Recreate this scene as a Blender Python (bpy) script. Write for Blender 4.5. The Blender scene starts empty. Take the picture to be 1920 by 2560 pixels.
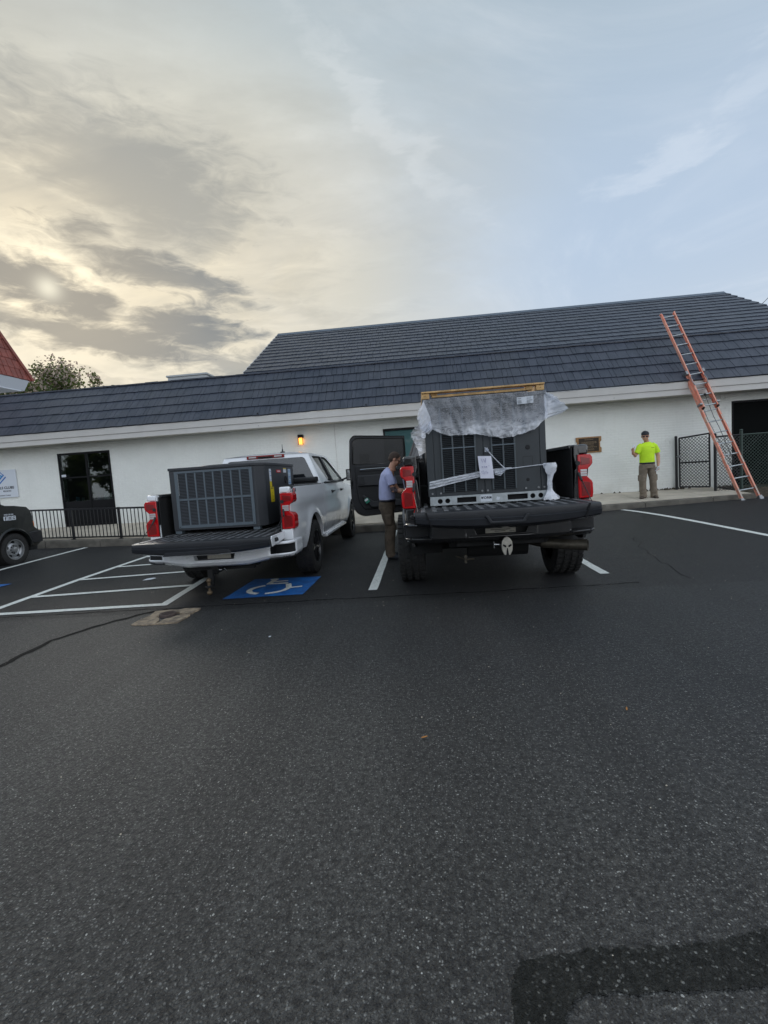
import bpy, bmesh, math, random
from mathutils import Vector, Matrix, noise
R = math.radians
random.seed(7)
S = bpy.context.scene
COL = S.collection

# ------------------------------------------------------------------ camera
cam_d = bpy.data.cameras.new('camera'); cam = bpy.data.objects.new('camera', cam_d); COL.objects.link(cam)
S.camera = cam
yaw, pitch, roll = -0.0818, 0.0792, 0.0677
cy, sy, cp, sp, cr, sr = math.cos(yaw), math.sin(yaw), math.cos(pitch), math.sin(pitch), math.cos(roll), math.sin(roll)
fw = Vector((sy, cy, 0)); rt = Vector((cy, -sy, 0)); up = Vector((0, 0, 1))
fw, up = fw*cp - up*sp, up*cp + fw*sp
rt, up = rt*cr - up*sr, up*cr + rt*sr
mw = Matrix((rt, up, -fw)).transposed().to_4x4(); mw.translation = Vector((0, 0, 1.4))
cam.matrix_world = mw
cam_d.sensor_fit = 'VERTICAL'; cam_d.sensor_height = 24; cam_d.lens = 24*1150/2560
cam_d.clip_start = 0.05; cam_d.clip_end = 1500

# ------------------------------------------------------------------ sky
SUN = Vector((-0.585, 0.7356, 0.3415)).normalized()
W = bpy.data.worlds.new('World'); S.world = W; W.use_nodes = True
nt = W.node_tree; nt.nodes.clear()
class NB:
    def __init__(s, nt): s.nt = nt
    def n(s, t, **kw):
        nd = s.nt.nodes.new(t)
        for k, v in kw.items():
            if k.startswith('i_'):
                key = k[2:]; key = int(key) if key.isdigit() else key.replace('_', ' ')
                if isinstance(v, bpy.types.NodeSocket): s.nt.links.new(v, nd.inputs[key])
                else: nd.inputs[key].default_value = v
            else: setattr(nd, k, v)
        return nd
    def m(s, op, a, b=None, c=None, clamp=False):
        nd = s.nt.nodes.new('ShaderNodeMath'); nd.operation = op; nd.use_clamp = clamp
        for i, v in enumerate((a, b, c)):
            if v is None: continue
            if isinstance(v, bpy.types.NodeSocket): s.nt.links.new(v, nd.inputs[i])
            else: nd.inputs[i].default_value = v
        return nd.outputs[0]
    def mix(s, f, a, b, mode='MIX'):
        nd = s.nt.nodes.new('ShaderNodeMix'); nd.data_type = 'RGBA'; nd.blend_type = mode
        for i, v in ((0, f), (6, a), (7, b)):
            if isinstance(v, bpy.types.NodeSocket): s.nt.links.new(v, nd.inputs[i])
            else: nd.inputs[i].default_value = v if i == 0 else (*v, 1)
        return nd.outputs[2]
    def ramp(s, v, lo, hi):
        nd = s.nt.nodes.new('ShaderNodeMapRange'); nd.interpolation_type = 'SMOOTHSTEP'
        s.nt.links.new(v, nd.inputs[0]); nd.inputs[1].default_value = lo; nd.inputs[2].default_value = hi
        return nd.outputs[0]
    def link(s, a, b): s.nt.links.new(a, b)
b = NB(nt)
tc = b.n('ShaderNodeTexCoord'); D = tc.outputs['Generated']
sky = b.n('ShaderNodeTexSky', sky_type='NISHITA', sun_disc=False, sun_elevation=math.asin(SUN.z),
          sun_rotation=math.atan2(SUN.x, SUN.y), air_density=1.2, dust_density=0.6, ozone_density=1.0)
bg1 = b.n('ShaderNodeBackground', i_0=sky.outputs[0], i_1=0.05)
dot = b.n('ShaderNodeVectorMath', operation='DOT_PRODUCT', i_0=D); dot.inputs[1].default_value = SUN
mu = dot.outputs['Value']
sep = b.n('ShaderNodeSeparateXYZ', i_0=D)
X, Y, Z = sep.outputs
zc = b.m('MAXIMUM', Z, 0.0)
# thin high veil: blue grey away from the sun, cream towards it
wide = b.ramp(mu, 0.56, 1.0)
near = b.ramp(mu, 0.78, 1.0)
core = b.ramp(mu, 0.965, 1.0)
col = b.mix(b.ramp(mu, -0.9, 0.35), (0.66, 0.71, 0.78), (0.245, 0.30, 0.375))  # unseen sky behind the camera brightened to light the white wall
col = b.mix(wide, col, (0.38, 0.375, 0.335))
col = b.mix(near, col, (0.56, 0.49, 0.355))
col = b.mix(b.m('MULTIPLY', b.ramp(zc, 0.36, 0.85), b.ramp(mu, -0.2, 0.6)), col, (0.19, 0.235, 0.265))
low = b.ramp(zc, 0.40, 0.10)
col = b.mix(b.m('MULTIPLY', low, b.m('ADD', b.m('MULTIPLY', wide, 0.34), 0.16)), col, (0.56, 0.53, 0.46))
# cloud plane coordinates
den = b.m('ADD', zc, 0.16)
px_ = b.m('DIVIDE', X, den); py_ = b.m('DIVIDE', Y, den)
cmb = b.n('ShaderNodeCombineXYZ', i_0=px_, i_1=py_)
mp = b.n('ShaderNodeMapping', i_0=cmb.outputs[0]); mp.inputs['Rotation'].default_value = (0, 0, R(-20)); mp.inputs['Scale'].default_value = (1.0, 1.9, 1); mp.inputs['Location'].default_value = (11, 5, 0)
n1 = b.n('ShaderNodeTexNoise', i_0=mp.outputs[0], i_Scale=1.15, i_Detail=9.0, i_Roughness=0.56, i_Distortion=0.4)
n2 = b.n('ShaderNodeTexNoise', i_0=mp.outputs[0], i_Scale=3.1, i_Detail=8.0, i_Roughness=0.6, i_Distortion=0.6)
n3 = b.n('ShaderNodeTexNoise', i_0=cmb.outputs[0], i_Scale=0.9, i_Detail=7.0, i_Roughness=0.62, i_Distortion=1.2)
# faint bright wisps over all of the veil
wis = b.ramp(n3.outputs[0], 0.42, 0.72)
col = b.mix(b.m('MULTIPLY', wis, 0.20), col, (0.60, 0.60, 0.60))
olive = b.ramp(n1.outputs[0], 0.62, 0.40)
col = b.mix(b.m('MULTIPLY', b.m('MULTIPLY', olive, wide), 0.55), col, (0.215, 0.215, 0.195))
# dark stratus streaks low towards the sun
cl = b.m('ADD', b.m('MULTIPLY', n1.outputs[0], 0.72), b.m('MULTIPLY', n2.outputs[0], 0.28))
msk = b.ramp(cl, 0.435, 0.545)
reg = b.m('MULTIPLY', b.ramp(mu, 0.70, 0.90), b.ramp(zc, 0.60, 0.40))
msk = b.m('MULTIPLY', b.m('MULTIPLY', msk, reg), 0.30)
# cloud banks near the sun, laid out by azimuth and elevation, edges torn by noise
az = b.m('MULTIPLY', b.m('ARCTAN2', X, Y), 57.2958); el = b.m('MULTIPLY', b.m('ARCSINE', Z), 57.2958)
ae = b.n('ShaderNodeCombineXYZ', i_0=b.m('MULTIPLY', az, 0.085), i_1=b.m('MULTIPLY', el, 0.26))
w1 = b.n('ShaderNodeTexNoise', i_0=ae.outputs[0], i_Scale=1.0, i_Detail=8.0, i_Roughness=0.58, i_Distortion=0.5)
w2 = b.n('ShaderNodeTexNoise', i_0=ae.outputs[0], i_Scale=3.2, i_Detail=8.0, i_Roughness=0.62, i_Distortion=0.8)
wc = b.n('ShaderNodeSeparateColor', i_0=w1.outputs['Color']).outputs
az = b.m('ADD', az, b.m('MULTIPLY', b.m('SUBTRACT', wc[1], 0.5), 14.0)); el = b.m('ADD', el, b.m('MULTIPLY', b.m('SUBTRACT', wc[0], 0.5), 7.5))
def bank(a0, e0, la, he, slope, st, soft=0.9):
    da = b.m('SUBTRACT', az, a0); de = b.m('SUBTRACT', b.m('SUBTRACT', el, e0), b.m('MULTIPLY', da, slope))
    d = b.m('SQRT', b.m('ADD', b.m('POWER', b.m('ABSOLUTE', b.m('DIVIDE', da, la)), 2.0), b.m('POWER', b.m('ABSOLUTE', b.m('DIVIDE', de, he)), 2.0)))
    d = b.m('ADD', d, b.m('MULTIPLY', b.m('SUBTRACT', w2.outputs[0], 0.5), soft*1.7))
    return b.m('MULTIPLY', b.ramp(d, 1.45, 0.35), st)
for q in ((-40.5, 19.9, 11, 2.2, -.20, .93), (-28.5, 22.6, 12, 2.3, -.20, .84), (-34, 15.7, 15, 2.2, -.10, .90), (-25.5, 17.3, 8, 2.5, -.12, .90), (-20, 14.2, 8, 1.6, -.05, .7),
          (-37, 11.6, 9, 1.0, -.05, .5), (-30, 30.0, 14, 5.5, -.15, .50), (-42, 27, 9, 3.0, -.1, .38), (-56, 24, 12, 3.0, .1, .6), (-66, 15, 14, 3.0, .05, .6)):
    msk = b.m('MAXIMUM', msk, bank(*q))
for q in ((-1, 35.5, 9, 1.9, -.85, .09), (27.5, 27.0, 6, 1.2, .12, .13), (36, 31, 5, 1.6, .3, .09)):
    col = b.mix(bank(*q), col, (0.62, 0.62, 0.62))
dark = b.mix(core, (0.080, 0.090, 0.100), (0.125, 0.120, 0.108))
# silver light where the sun stands behind the cloud
glow = b.m('POWER', b.m('MAXIMUM', mu, 0.0), 260.0)
glow2 = b.m('POWER', b.m('MAXIMUM', mu, 0.0), 7000.0)
col = b.mix(b.m('MULTIPLY', glow, 0.6), col, (0.85, 0.74, 0.52))
col = b.mix(msk, col, dark)
col = b.mix(b.m('MULTIPLY', glow2, 0.38), col, (0.80, 0.76, 0.60))
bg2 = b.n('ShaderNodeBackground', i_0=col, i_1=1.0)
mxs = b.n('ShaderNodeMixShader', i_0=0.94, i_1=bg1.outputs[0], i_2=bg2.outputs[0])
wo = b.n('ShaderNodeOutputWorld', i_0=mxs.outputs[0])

# ------------------------------------------------------------------ sun behind thin cloud
sl = bpy.data.lights.new('sun', 'SUN'); sl.energy = 0.5; sl.angle = R(18); sl.color = (1.0, 0.95, 0.88)
so = bpy.data.objects.new('sun', sl); COL.objects.link(so)
so.rotation_euler = (-SUN).to_track_quat('-Z', 'Y').to_euler()
S.view_settings.view_transform = 'Standard'; S.view_settings.look = 'None'
S.view_settings.gamma = 1; S.view_settings.use_curve_mapping = False
S.view_settings.exposure = 1.06

# ------------------------------------------------------------------ materials
def mat(name, c, rough=0.6, metal=0.0, coat=0.0, bump=0.0, bscale=60.0, var=0.0, vscale=6.0, c2=None, spec=0.5, trans=0.0, alpha=1.0, emit=0.0, dirt=0.0, aniso=None):
    m = bpy.data.materials.new(name); m.use_nodes = True
    k = NB(m.node_tree); p = m.node_tree.nodes['Principled BSDF']
    p.inputs['Base Color'].default_value = (*c, 1); p.inputs['Roughness'].default_value = rough
    p.inputs['Metallic'].default_value = metal; p.inputs['Coat Weight'].default_value = coat; p.inputs['Coat Roughness'].default_value = 0.06
    p.inputs['Specular IOR Level'].default_value = spec; p.inputs['Transmission Weight'].default_value = trans; p.inputs['Alpha'].default_value = alpha
    if emit: p.inputs['Emission Color'].default_value = (*c, 1); p.inputs['Emission Strength'].default_value = emit
    g = k.n('ShaderNodeNewGeometry'); pos = g.outputs['Position']
    cc = None
    if var > 0:
        nz = k.n('ShaderNodeTexNoise', i_0=pos, i_Scale=vscale, i_Detail=5.0, i_Roughness=0.6)
        f = k.ramp(nz.outputs[0], 0.35, 0.68)
        lo = c2 if c2 else tuple(v*(1-var) for v in c)
        cc = k.mix(f, lo, c)
    if dirt > 0:
        nz = k.n('ShaderNodeTexNoise', i_0=pos, i_Scale=2.3, i_Detail=8.0, i_Roughness=0.7)
        z = k.n('ShaderNodeSeparateXYZ', i_0=pos).outputs[2]
        f = k.m('MULTIPLY', k.m('MULTIPLY', k.ramp(z, 1.15, 0.25), k.ramp(nz.outputs[0], 0.3, 0.62)), dirt)
        cc = k.mix(f, cc if cc else c, (0.20, 0.175, 0.14))
        rr = k.m('ADD', k.m('MULTIPLY', f, 0.6), rough); k.link(rr, p.inputs['Roughness'])
    if cc: k.link(cc, p.inputs['Base Color'])
    if bump > 0:
        nb = k.n('ShaderNodeTexNoise', i_0=pos, i_Scale=bscale, i_Detail=4.0, i_Roughness=0.6)
        bp = k.n('ShaderNodeBump', i_Strength=bump, i_Distance=0.01, i_Height=nb.outputs[0])
        k.link(bp.outputs[0], p.inputs['Normal'])
    return m

def glassmat(name, tint, refl_rough=0.02, see=0.25, body=(0.01, 0.012, 0.014)):
    m = bpy.data.materials.new(name); m.use_nodes = True; t = m.node_tree; t.nodes.clear(); k = NB(t)
    tr = k.n('ShaderNodeBsdfTransparent', i_0=(*tint, 1)); df = k.n('ShaderNodeBsdfDiffuse', i_0=(*body, 1))
    gl = k.n('ShaderNodeBsdfGlossy', i_0=(1, 1, 1, 1), i_Roughness=refl_rough)
    a = k.n('ShaderNodeMixShader', i_0=see, i_1=df.outputs[0], i_2=tr.outputs[0])
    fr = k.n('ShaderNodeFresnel', i_0=1.52)
    fm = k.m('ADD', k.m('MULTIPLY', fr.outputs[0], 0.9), 0.05)
    c = k.n('ShaderNodeMixShader', i_0=fm, i_1=a.outputs[0], i_2=gl.outputs[0])
    k.n('ShaderNodeOutputMaterial', i_0=c.outputs[0]); return m

M = {}
M['white_paint'] = mat('white_paint', (0.90, 0.92, 0.95), 0.26, coat=1.0, dirt=0.05, spec=0.5)
M['black_paint'] = mat('black_paint', (0.006, 0.006, 0.008), 0.22, coat=1.0, dirt=0.12)
M['van_paint'] = mat('van_paint', (0.007, 0.009, 0.009), 0.36, coat=0.25, dirt=0.02, spec=0.35)
M['plastic'] = mat('black_plastic', (0.016, 0.017, 0.020), 0.50, bump=0.12, bscale=260, var=0.25, vscale=9)
M['gate_plastic'] = mat('tailgate_cap_plastic', (0.018, 0.020, 0.025), 0.42, bump=0.10, bscale=300, var=0.2, vscale=5)
M['liner'] = mat('bed_liner', (0.012, 0.012, 0.013), 0.75, bump=0.5, bscale=220, var=0.35, vscale=14)
M['dusty_liner'] = mat('dusty_bed_liner', (0.17, 0.175, 0.185), 0.50, bump=0.4, bscale=160, var=0.6, vscale=18)
M['rubber'] = mat('tyre_rubber', (0.014, 0.014, 0.015), 0.82, bump=0.3, bscale=90, var=0.35, vscale=20, c2=(0.026, 0.025, 0.023))
M['under'] = mat('underbody', (0.008, 0.008, 0.008), 0.8, bump=0.3, bscale=40, var=0.4)
M['rim_black'] = mat('black_rim', (0.012, 0.012, 0.013), 0.25, coat=0.6)
M['rim_steel'] = mat('silver_rim', (0.42, 0.43, 0.44), 0.38, metal=0.7, var=0.2, vscale=12)
M['chrome'] = mat('chrome', (0.75, 0.76, 0.78), 0.12, metal=1.0)
M['steel'] = mat('galvanised_steel', (0.52, 0.56, 0.58), 0.42, metal=0.55, var=0.22, vscale=14, bump=0.05, bscale=50)
M['alu'] = mat('aluminium', (0.33, 0.34, 0.35), 0.5, metal=0.8, var=0.15)
M['exhaust'] = mat('exhaust_steel', (0.13, 0.115, 0.09), 0.5, metal=0.7, var=0.4, vscale=10)
M['rust'] = mat('rusty_ball', (0.18, 0.13, 0.08), 0.6, metal=0.5, var=0.4, vscale=40)
M['red'] = mat('red_lens', (0.52, 0.003, 0.007), 0.12, coat=0.5, spec=0.4)
M['red_dark'] = mat('dark_red_lens', (0.22, 0.002, 0.004), 0.2, coat=0.5)
M['clear'] = mat('clear_lens', (0.62, 0.60, 0.60), 0.15, metal=0.35, coat=1.0)
M['amber'] = mat('amber_lens', (0.75, 0.20, 0.03), 0.25, coat=1.0)
M['tint'] = glassmat('tinted_car_glass', (0.10, 0.11, 0.12), see=0.25, body=(0.016, 0.018, 0.022))
M['door_glass'] = glassmat('door_tinted_glass', (0.06, 0.06, 0.07), refl_rough=0.25, see=0.2, body=(0.006, 0.006, 0.008))
M['tealrefl'] = glassmat('teal_reflection_glass', (0.45, 0.6, 0.6), see=0.1, body=(0.085, 0.17, 0.175))  # teal body colour paints in the reflected sky and blinds
M['carglass'] = glassmat('clear_car_glass', (0.55, 0.60, 0.58), see=0.85)
M['shopglass'] = glassmat('window_glass', (0.55, 0.62, 0.60), see=0.8)
M['black_frame'] = mat('black_aluminium', (0.006, 0.006, 0.007), 0.5, spec=0.2)
M['black_rail'] = mat('black_rail_paint', (0.010, 0.010, 0.012), 0.42)
M['white_brick'] = mat('white_painted_brick', (0.86, 0.87, 0.83), 0.62, bump=0.25, bscale=70, var=0.05, vscale=1.3)
M['trim'] = mat('painted_trim', (0.62, 0.60, 0.57), 0.5, var=0.06, vscale=2.0)
M['soffit'] = mat('soffit_board', (0.50, 0.49, 0.44), 0.7, var=0.1)
M['flash'] = mat('roof_flashing', (0.14, 0.17, 0.22), 0.38, metal=0.5, var=0.15, vscale=4)
M['flat_roof'] = mat('flat_roof', (0.25, 0.25, 0.25), 0.9)
M['dark'] = mat('dark_interior', (0.006, 0.006, 0.007), 0.9)
M['room'] = mat('room_wall', (0.10, 0.10, 0.10), 0.9)
M['ac_dark'] = mat('dark_grey_cabinet', (0.044, 0.048, 0.055), 0.45, var=0.10, vscale=5, bump=0.03, bscale=30)
M['ac_black'] = mat('coil_behind_louvre', (0.012, 0.012, 0.014), 0.7)
M['ac_bar'] = mat('louvre_bar', (0.115, 0.145, 0.170), 0.42, var=0.1, vscale=9)
M['ac_mid'] = mat('charcoal_louvre_bar', (0.075, 0.090, 0.100), 0.4)
M['ac_slat'] = mat('louvre_slat', (0.055, 0.062, 0.072), 0.45)
M['ac2'] = mat('charcoal_cabinet', (0.040, 0.047, 0.053), 0.42, var=0.12, vscale=4, bump=0.03, bscale=25)
M['wood'] = mat('pine_wood', (0.74, 0.46, 0.19), 0.6, var=0.35, vscale=9, bump=0.15, bscale=40)
M['paper'] = mat('white_paper', (0.76, 0.76, 0.86), 0.7, var=0.04, vscale=20)
M['label'] = mat('white_label', (0.68, 0.72, 0.78), 0.5, var=0.1, vscale=60)
M['blue_label'] = mat('pale_blue_label', (0.42, 0.55, 0.68), 0.5, var=0.25, vscale=50)
M['yellow'] = mat('yellow_tag', (0.80, 0.62, 0.02), 0.5, var=0.12, vscale=60)
M['ink'] = mat('dark_ink', (0.02, 0.02, 0.03), 0.6)
M['ink_blue'] = mat('ballpoint_blue', (0.10, 0.10, 0.30), 0.6)
M['logo_red'] = mat('red_print', (0.55, 0.03, 0.03), 0.4)
M['blue'] = mat('blue_print', (0.03, 0.16, 0.48), 0.4)
M['lightblue'] = mat('light_blue_print', (0.22, 0.52, 0.72), 0.4)
M['signwhite'] = mat('sign_panel', (0.66, 0.70, 0.76), 0.45)
M['line'] = mat('road_paint', (0.84, 0.86, 0.81), 0.7, bump=0.5, bscale=130, var=0.10, vscale=30, c2=(0.66, 0.68, 0.64))
M['bluepaint'] = mat('blue_road_paint', (0.015, 0.16, 0.50), 0.55, bump=0.5, bscale=130, var=0.35, vscale=7, c2=(0.012, 0.10, 0.34))
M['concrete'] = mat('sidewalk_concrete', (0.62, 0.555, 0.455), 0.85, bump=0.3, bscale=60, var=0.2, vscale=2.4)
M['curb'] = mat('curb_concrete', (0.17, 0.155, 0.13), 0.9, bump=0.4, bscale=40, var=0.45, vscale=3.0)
M['slab'] = mat('old_concrete', (0.38, 0.30, 0.21), 0.9, bump=0.8, bscale=45, var=0.55, vscale=11, c2=(0.15, 0.12, 0.09))
M['iron'] = mat('rusty_iron', (0.085, 0.060, 0.052), 0.7, bump=0.5, bscale=90, var=0.35, vscale=20)
M['tar'] = mat('crack_sealer', (0.013, 0.013, 0.012), 0.85, spec=0.15, bump=0.5, bscale=90, var=0.3, vscale=8)
M['redtile'] = mat('red_roof_tile', (0.27, 0.075, 0.055), 0.6, bump=0.3, bscale=60, var=0.35, vscale=3)
M['ladder'] = mat('orange_fibreglass', (0.80, 0.24, 0.155), 0.5, var=0.22, vscale=5, c2=(0.82, 0.40, 0.29), bump=0.06, bscale=60)
M['worn'] = mat('worn_label', (0.66, 0.60, 0.52), 0.6, var=0.4, vscale=40)
M['rope'] = mat('dark_rope', (0.03, 0.03, 0.035), 0.9)
M['chain'] = mat('black_chain_link', (0.018, 0.019, 0.020), 0.45)
M['chain_green'] = mat('green_chain_link', (0.035, 0.060, 0.050), 0.5)
M['mulch'] = mat('mulch', (0.095, 0.075, 0.050), 0.95, bump=1.0, bscale=30, var=0.6, vscale=14)
M['skin'] = mat('skin', (0.52, 0.27, 0.18), 0.5, spec=0.4, var=0.1, vscale=25)
M['skin2'] = mat('skin_tan', (0.62, 0.34, 0.23), 0.5, spec=0.4, var=0.1, vscale=25)
M['tattoo'] = mat('tattoo', (0.12, 0.09, 0.10), 0.6, var=0.5, vscale=40)
M['hair'] = mat('short_brown_hair', (0.055, 0.035, 0.025), 0.8, bump=0.6, bscale=200)
M['lavender'] = mat('lavender_cotton', (0.44, 0.47, 0.70), 0.85, bump=0.2, bscale=26, var=0.12, vscale=9)
M['hivis'] = mat('high_visibility_fabric', (0.66, 1.0, 0.03), 0.8, bump=0.2, bscale=26, var=0.10, vscale=8, emit=0.0)
M['trouser'] = mat('brown_trousers', (0.110, 0.083, 0.058), 0.9, bump=0.5, bscale=16, var=0.35, vscale=11)
M['trouser2'] = mat('khaki_work_trousers', (0.24, 0.195, 0.145), 0.9, bump=0.5, bscale=16, var=0.3, vscale=11)
M['boot'] = mat('brown_boot', (0.07, 0.052, 0.038), 0.7, bump=0.3, bscale=60)
M['cap'] = mat('dark_cap', (0.025, 0.028, 0.035), 0.85, bump=0.3, bscale=120)
M['belt'] = mat('belt', (0.012, 0.012, 0.02), 0.5)
M['white_cloth'] = mat('white_cloth', (0.75, 0.75, 0.76), 0.8)
M['bronze'] = mat('bronze_plaque', (0.035, 0.024, 0.016), 0.45, metal=0.5, var=0.2, vscale=20)
M['gold'] = mat('golden_oak_frame', (0.40, 0.21, 0.08), 0.5, var=0.3, vscale=20)
M['tan_ink'] = mat('raised_bronze_lettering', (0.22, 0.16, 0.10), 0.4, metal=0.6)
M['lampglow'] = mat('lit_lamp_glass', (1.0, 0.42, 0.08), 0.4, emit=0.75)
M['green_packet'] = mat('green_packet', (0.02, 0.22, 0.14), 0.4)
M['jug'] = mat('jug_plastic', (0.60, 0.68, 0.66), 0.4)
M['bottle'] = mat('blue_bottle', (0.02, 0.06, 0.40), 0.3)
M['bark'] = mat('bark', (0.11, 0.08, 0.055), 0.9, bump=0.6, bscale=30, var=0.4)
M['leaf'] = mat('foliage', (0.060, 0.085, 0.022), 0.6, var=0.45, vscale=1.4, c2=(0.030, 0.052, 0.014))
M['blossom'] = mat('pale_blossom', (0.50, 0.42, 0.36), 0.7, var=0.2)
for key in ('leaf', 'blossom'):
    m_ = M[key]; k_ = NB(m_.node_tree); pr_ = m_.node_tree.nodes['Principled BSDF']; ou_ = m_.node_tree.nodes['Material Output']
    tl_ = k_.n('ShaderNodeBsdfTranslucent', i_0=(0.16, 0.20, 0.04, 1) if key == 'leaf' else (0.55, 0.42, 0.34, 1))
    mx_ = k_.n('ShaderNodeMixShader', i_0=0.5, i_1=pr_.outputs[0], i_2=tl_.outputs[0]); k_.link(mx_.outputs[0], ou_.inputs[0])
M['yellowleaf'] = mat('dry_leaf', (0.50, 0.22, 0.06), 0.7)
M['interior'] = mat('door_trim', (0.012, 0.0125, 0.014), 0.6, bump=0.15, bscale=200)
M['interior2'] = mat('door_trim_soft', (0.028, 0.029, 0.032), 0.55)
M['plate'] = mat('number_plate', (0.50, 0.47, 0.40), 0.45, var=0.1, vscale=40)
M['helmet'] = mat('pewter_emblem', (0.60, 0.57, 0.50), 0.4, metal=0.5, var=0.2, vscale=25)
M['vent_grey'] = mat('rooftop_unit_paint', (0.40, 0.42, 0.43), 0.5)

def wear(m, lo, hi, amt, dark=(0.06, 0.06, 0.062)):
    """chips and scuffs that let the asphalt show through road paint"""
    k = NB(m.node_tree); p = m.node_tree.nodes['Principled BSDF']; pos = k.n('ShaderNodeNewGeometry').outputs['Position']
    a = k.n('ShaderNodeTexNoise', i_0=pos, i_Scale=75.0, i_Detail=4.0, i_Roughness=0.7).outputs[0]; c = k.n('ShaderNodeTexNoise', i_0=pos, i_Scale=2.6, i_Detail=4.0).outputs[0]
    f = k.m('MULTIPLY', k.ramp(k.m('ADD', k.m('MULTIPLY', a, 0.72), k.m('MULTIPLY', c, 0.28)), lo, hi), amt)
    src = p.inputs['Base Color'].links[0].from_socket; k.link(k.mix(f, src, dark), p.inputs['Base Color'])
wear(M['line'], 0.54, 0.66, 0.55); wear(M['bluepaint'], 0.50, 0.66, 0.6, (0.02, 0.03, 0.05))
def stain(m):
    """faint vertical runs and splash dirt on the white wall"""
    k = NB(m.node_tree); p = m.node_tree.nodes['Principled BSDF']; pos = k.n('ShaderNodeNewGeometry').outputs['Position']
    mp = k.n('ShaderNodeMapping', i_0=pos); mp.inputs['Scale'].default_value = (5, 5, .55); z = k.n('ShaderNodeSeparateXYZ', i_0=pos).outputs[2]
    a = k.n('ShaderNodeTexNoise', i_0=mp.outputs[0], i_Scale=1.0, i_Detail=6.0, i_Roughness=0.65).outputs[0]; c = k.n('ShaderNodeTexNoise', i_0=pos, i_Scale=3.0, i_Detail=6.0).outputs[0]
    f = k.m('ADD', k.m('MULTIPLY', k.ramp(a, 0.52, 0.75), 0.09), k.m('MULTIPLY', k.m('MULTIPLY', k.ramp(z, 0.95, 0.45), k.ramp(c, 0.35, 0.65)), 0.35), clamp=True)
    src = p.inputs['Base Color'].links[0].from_socket; k.link(k.mix(f, src, (0.50, 0.47, 0.40)), p.inputs['Base Color'])
stain(M['white_brick'])
def tilemat():
    m = mat('slate_blue_roof_tile', (0.035, 0.042, 0.062), 0.42, bump=0.35, bscale=120)
    k = NB(m.node_tree); p = m.node_tree.nodes['Principled BSDF']
    g = k.n('ShaderNodeNewGeometry')
    mp = k.n('ShaderNodeMapping', i_0=g.outputs['Position']); mp.inputs['Scale'].default_value = (5.5, 2.6, 2.6)
    v = k.n('ShaderNodeTexVoronoi', i_0=mp.outputs[0], i_Scale=1.0)
    s = k.n('ShaderNodeSeparateColor', i_0=v.outputs['Color'])
    nz = k.n('ShaderNodeTexNoise', i_0=g.outputs['Position'], i_Scale=0.8, i_Detail=4.0)
    mp2 = k.n('ShaderNodeMapping', i_0=g.outputs['Position']); mp2.inputs['Scale'].default_value = (60, 3, 3)
    gr = k.n('ShaderNodeTexNoise', i_0=mp2.outputs[0], i_Scale=1.0, i_Detail=3.0)
    c = k.mix(s.outputs[0], (0.030, 0.038, 0.058), (0.052, 0.060, 0.085))
    c = k.mix(k.m('MULTIPLY', k.ramp(nz.outputs[0], 0.4, 0.7), 0.4), c, (0.058, 0.062, 0.074))
    c = k.mix(k.m('MULTIPLY', k.ramp(gr.outputs[0], 0.5, 0.7), 0.3), c, (0.018, 0.022, 0.033))
    k.link(c, p.inputs['Base Color']); return m
M['tile'] = tilemat()

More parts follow.
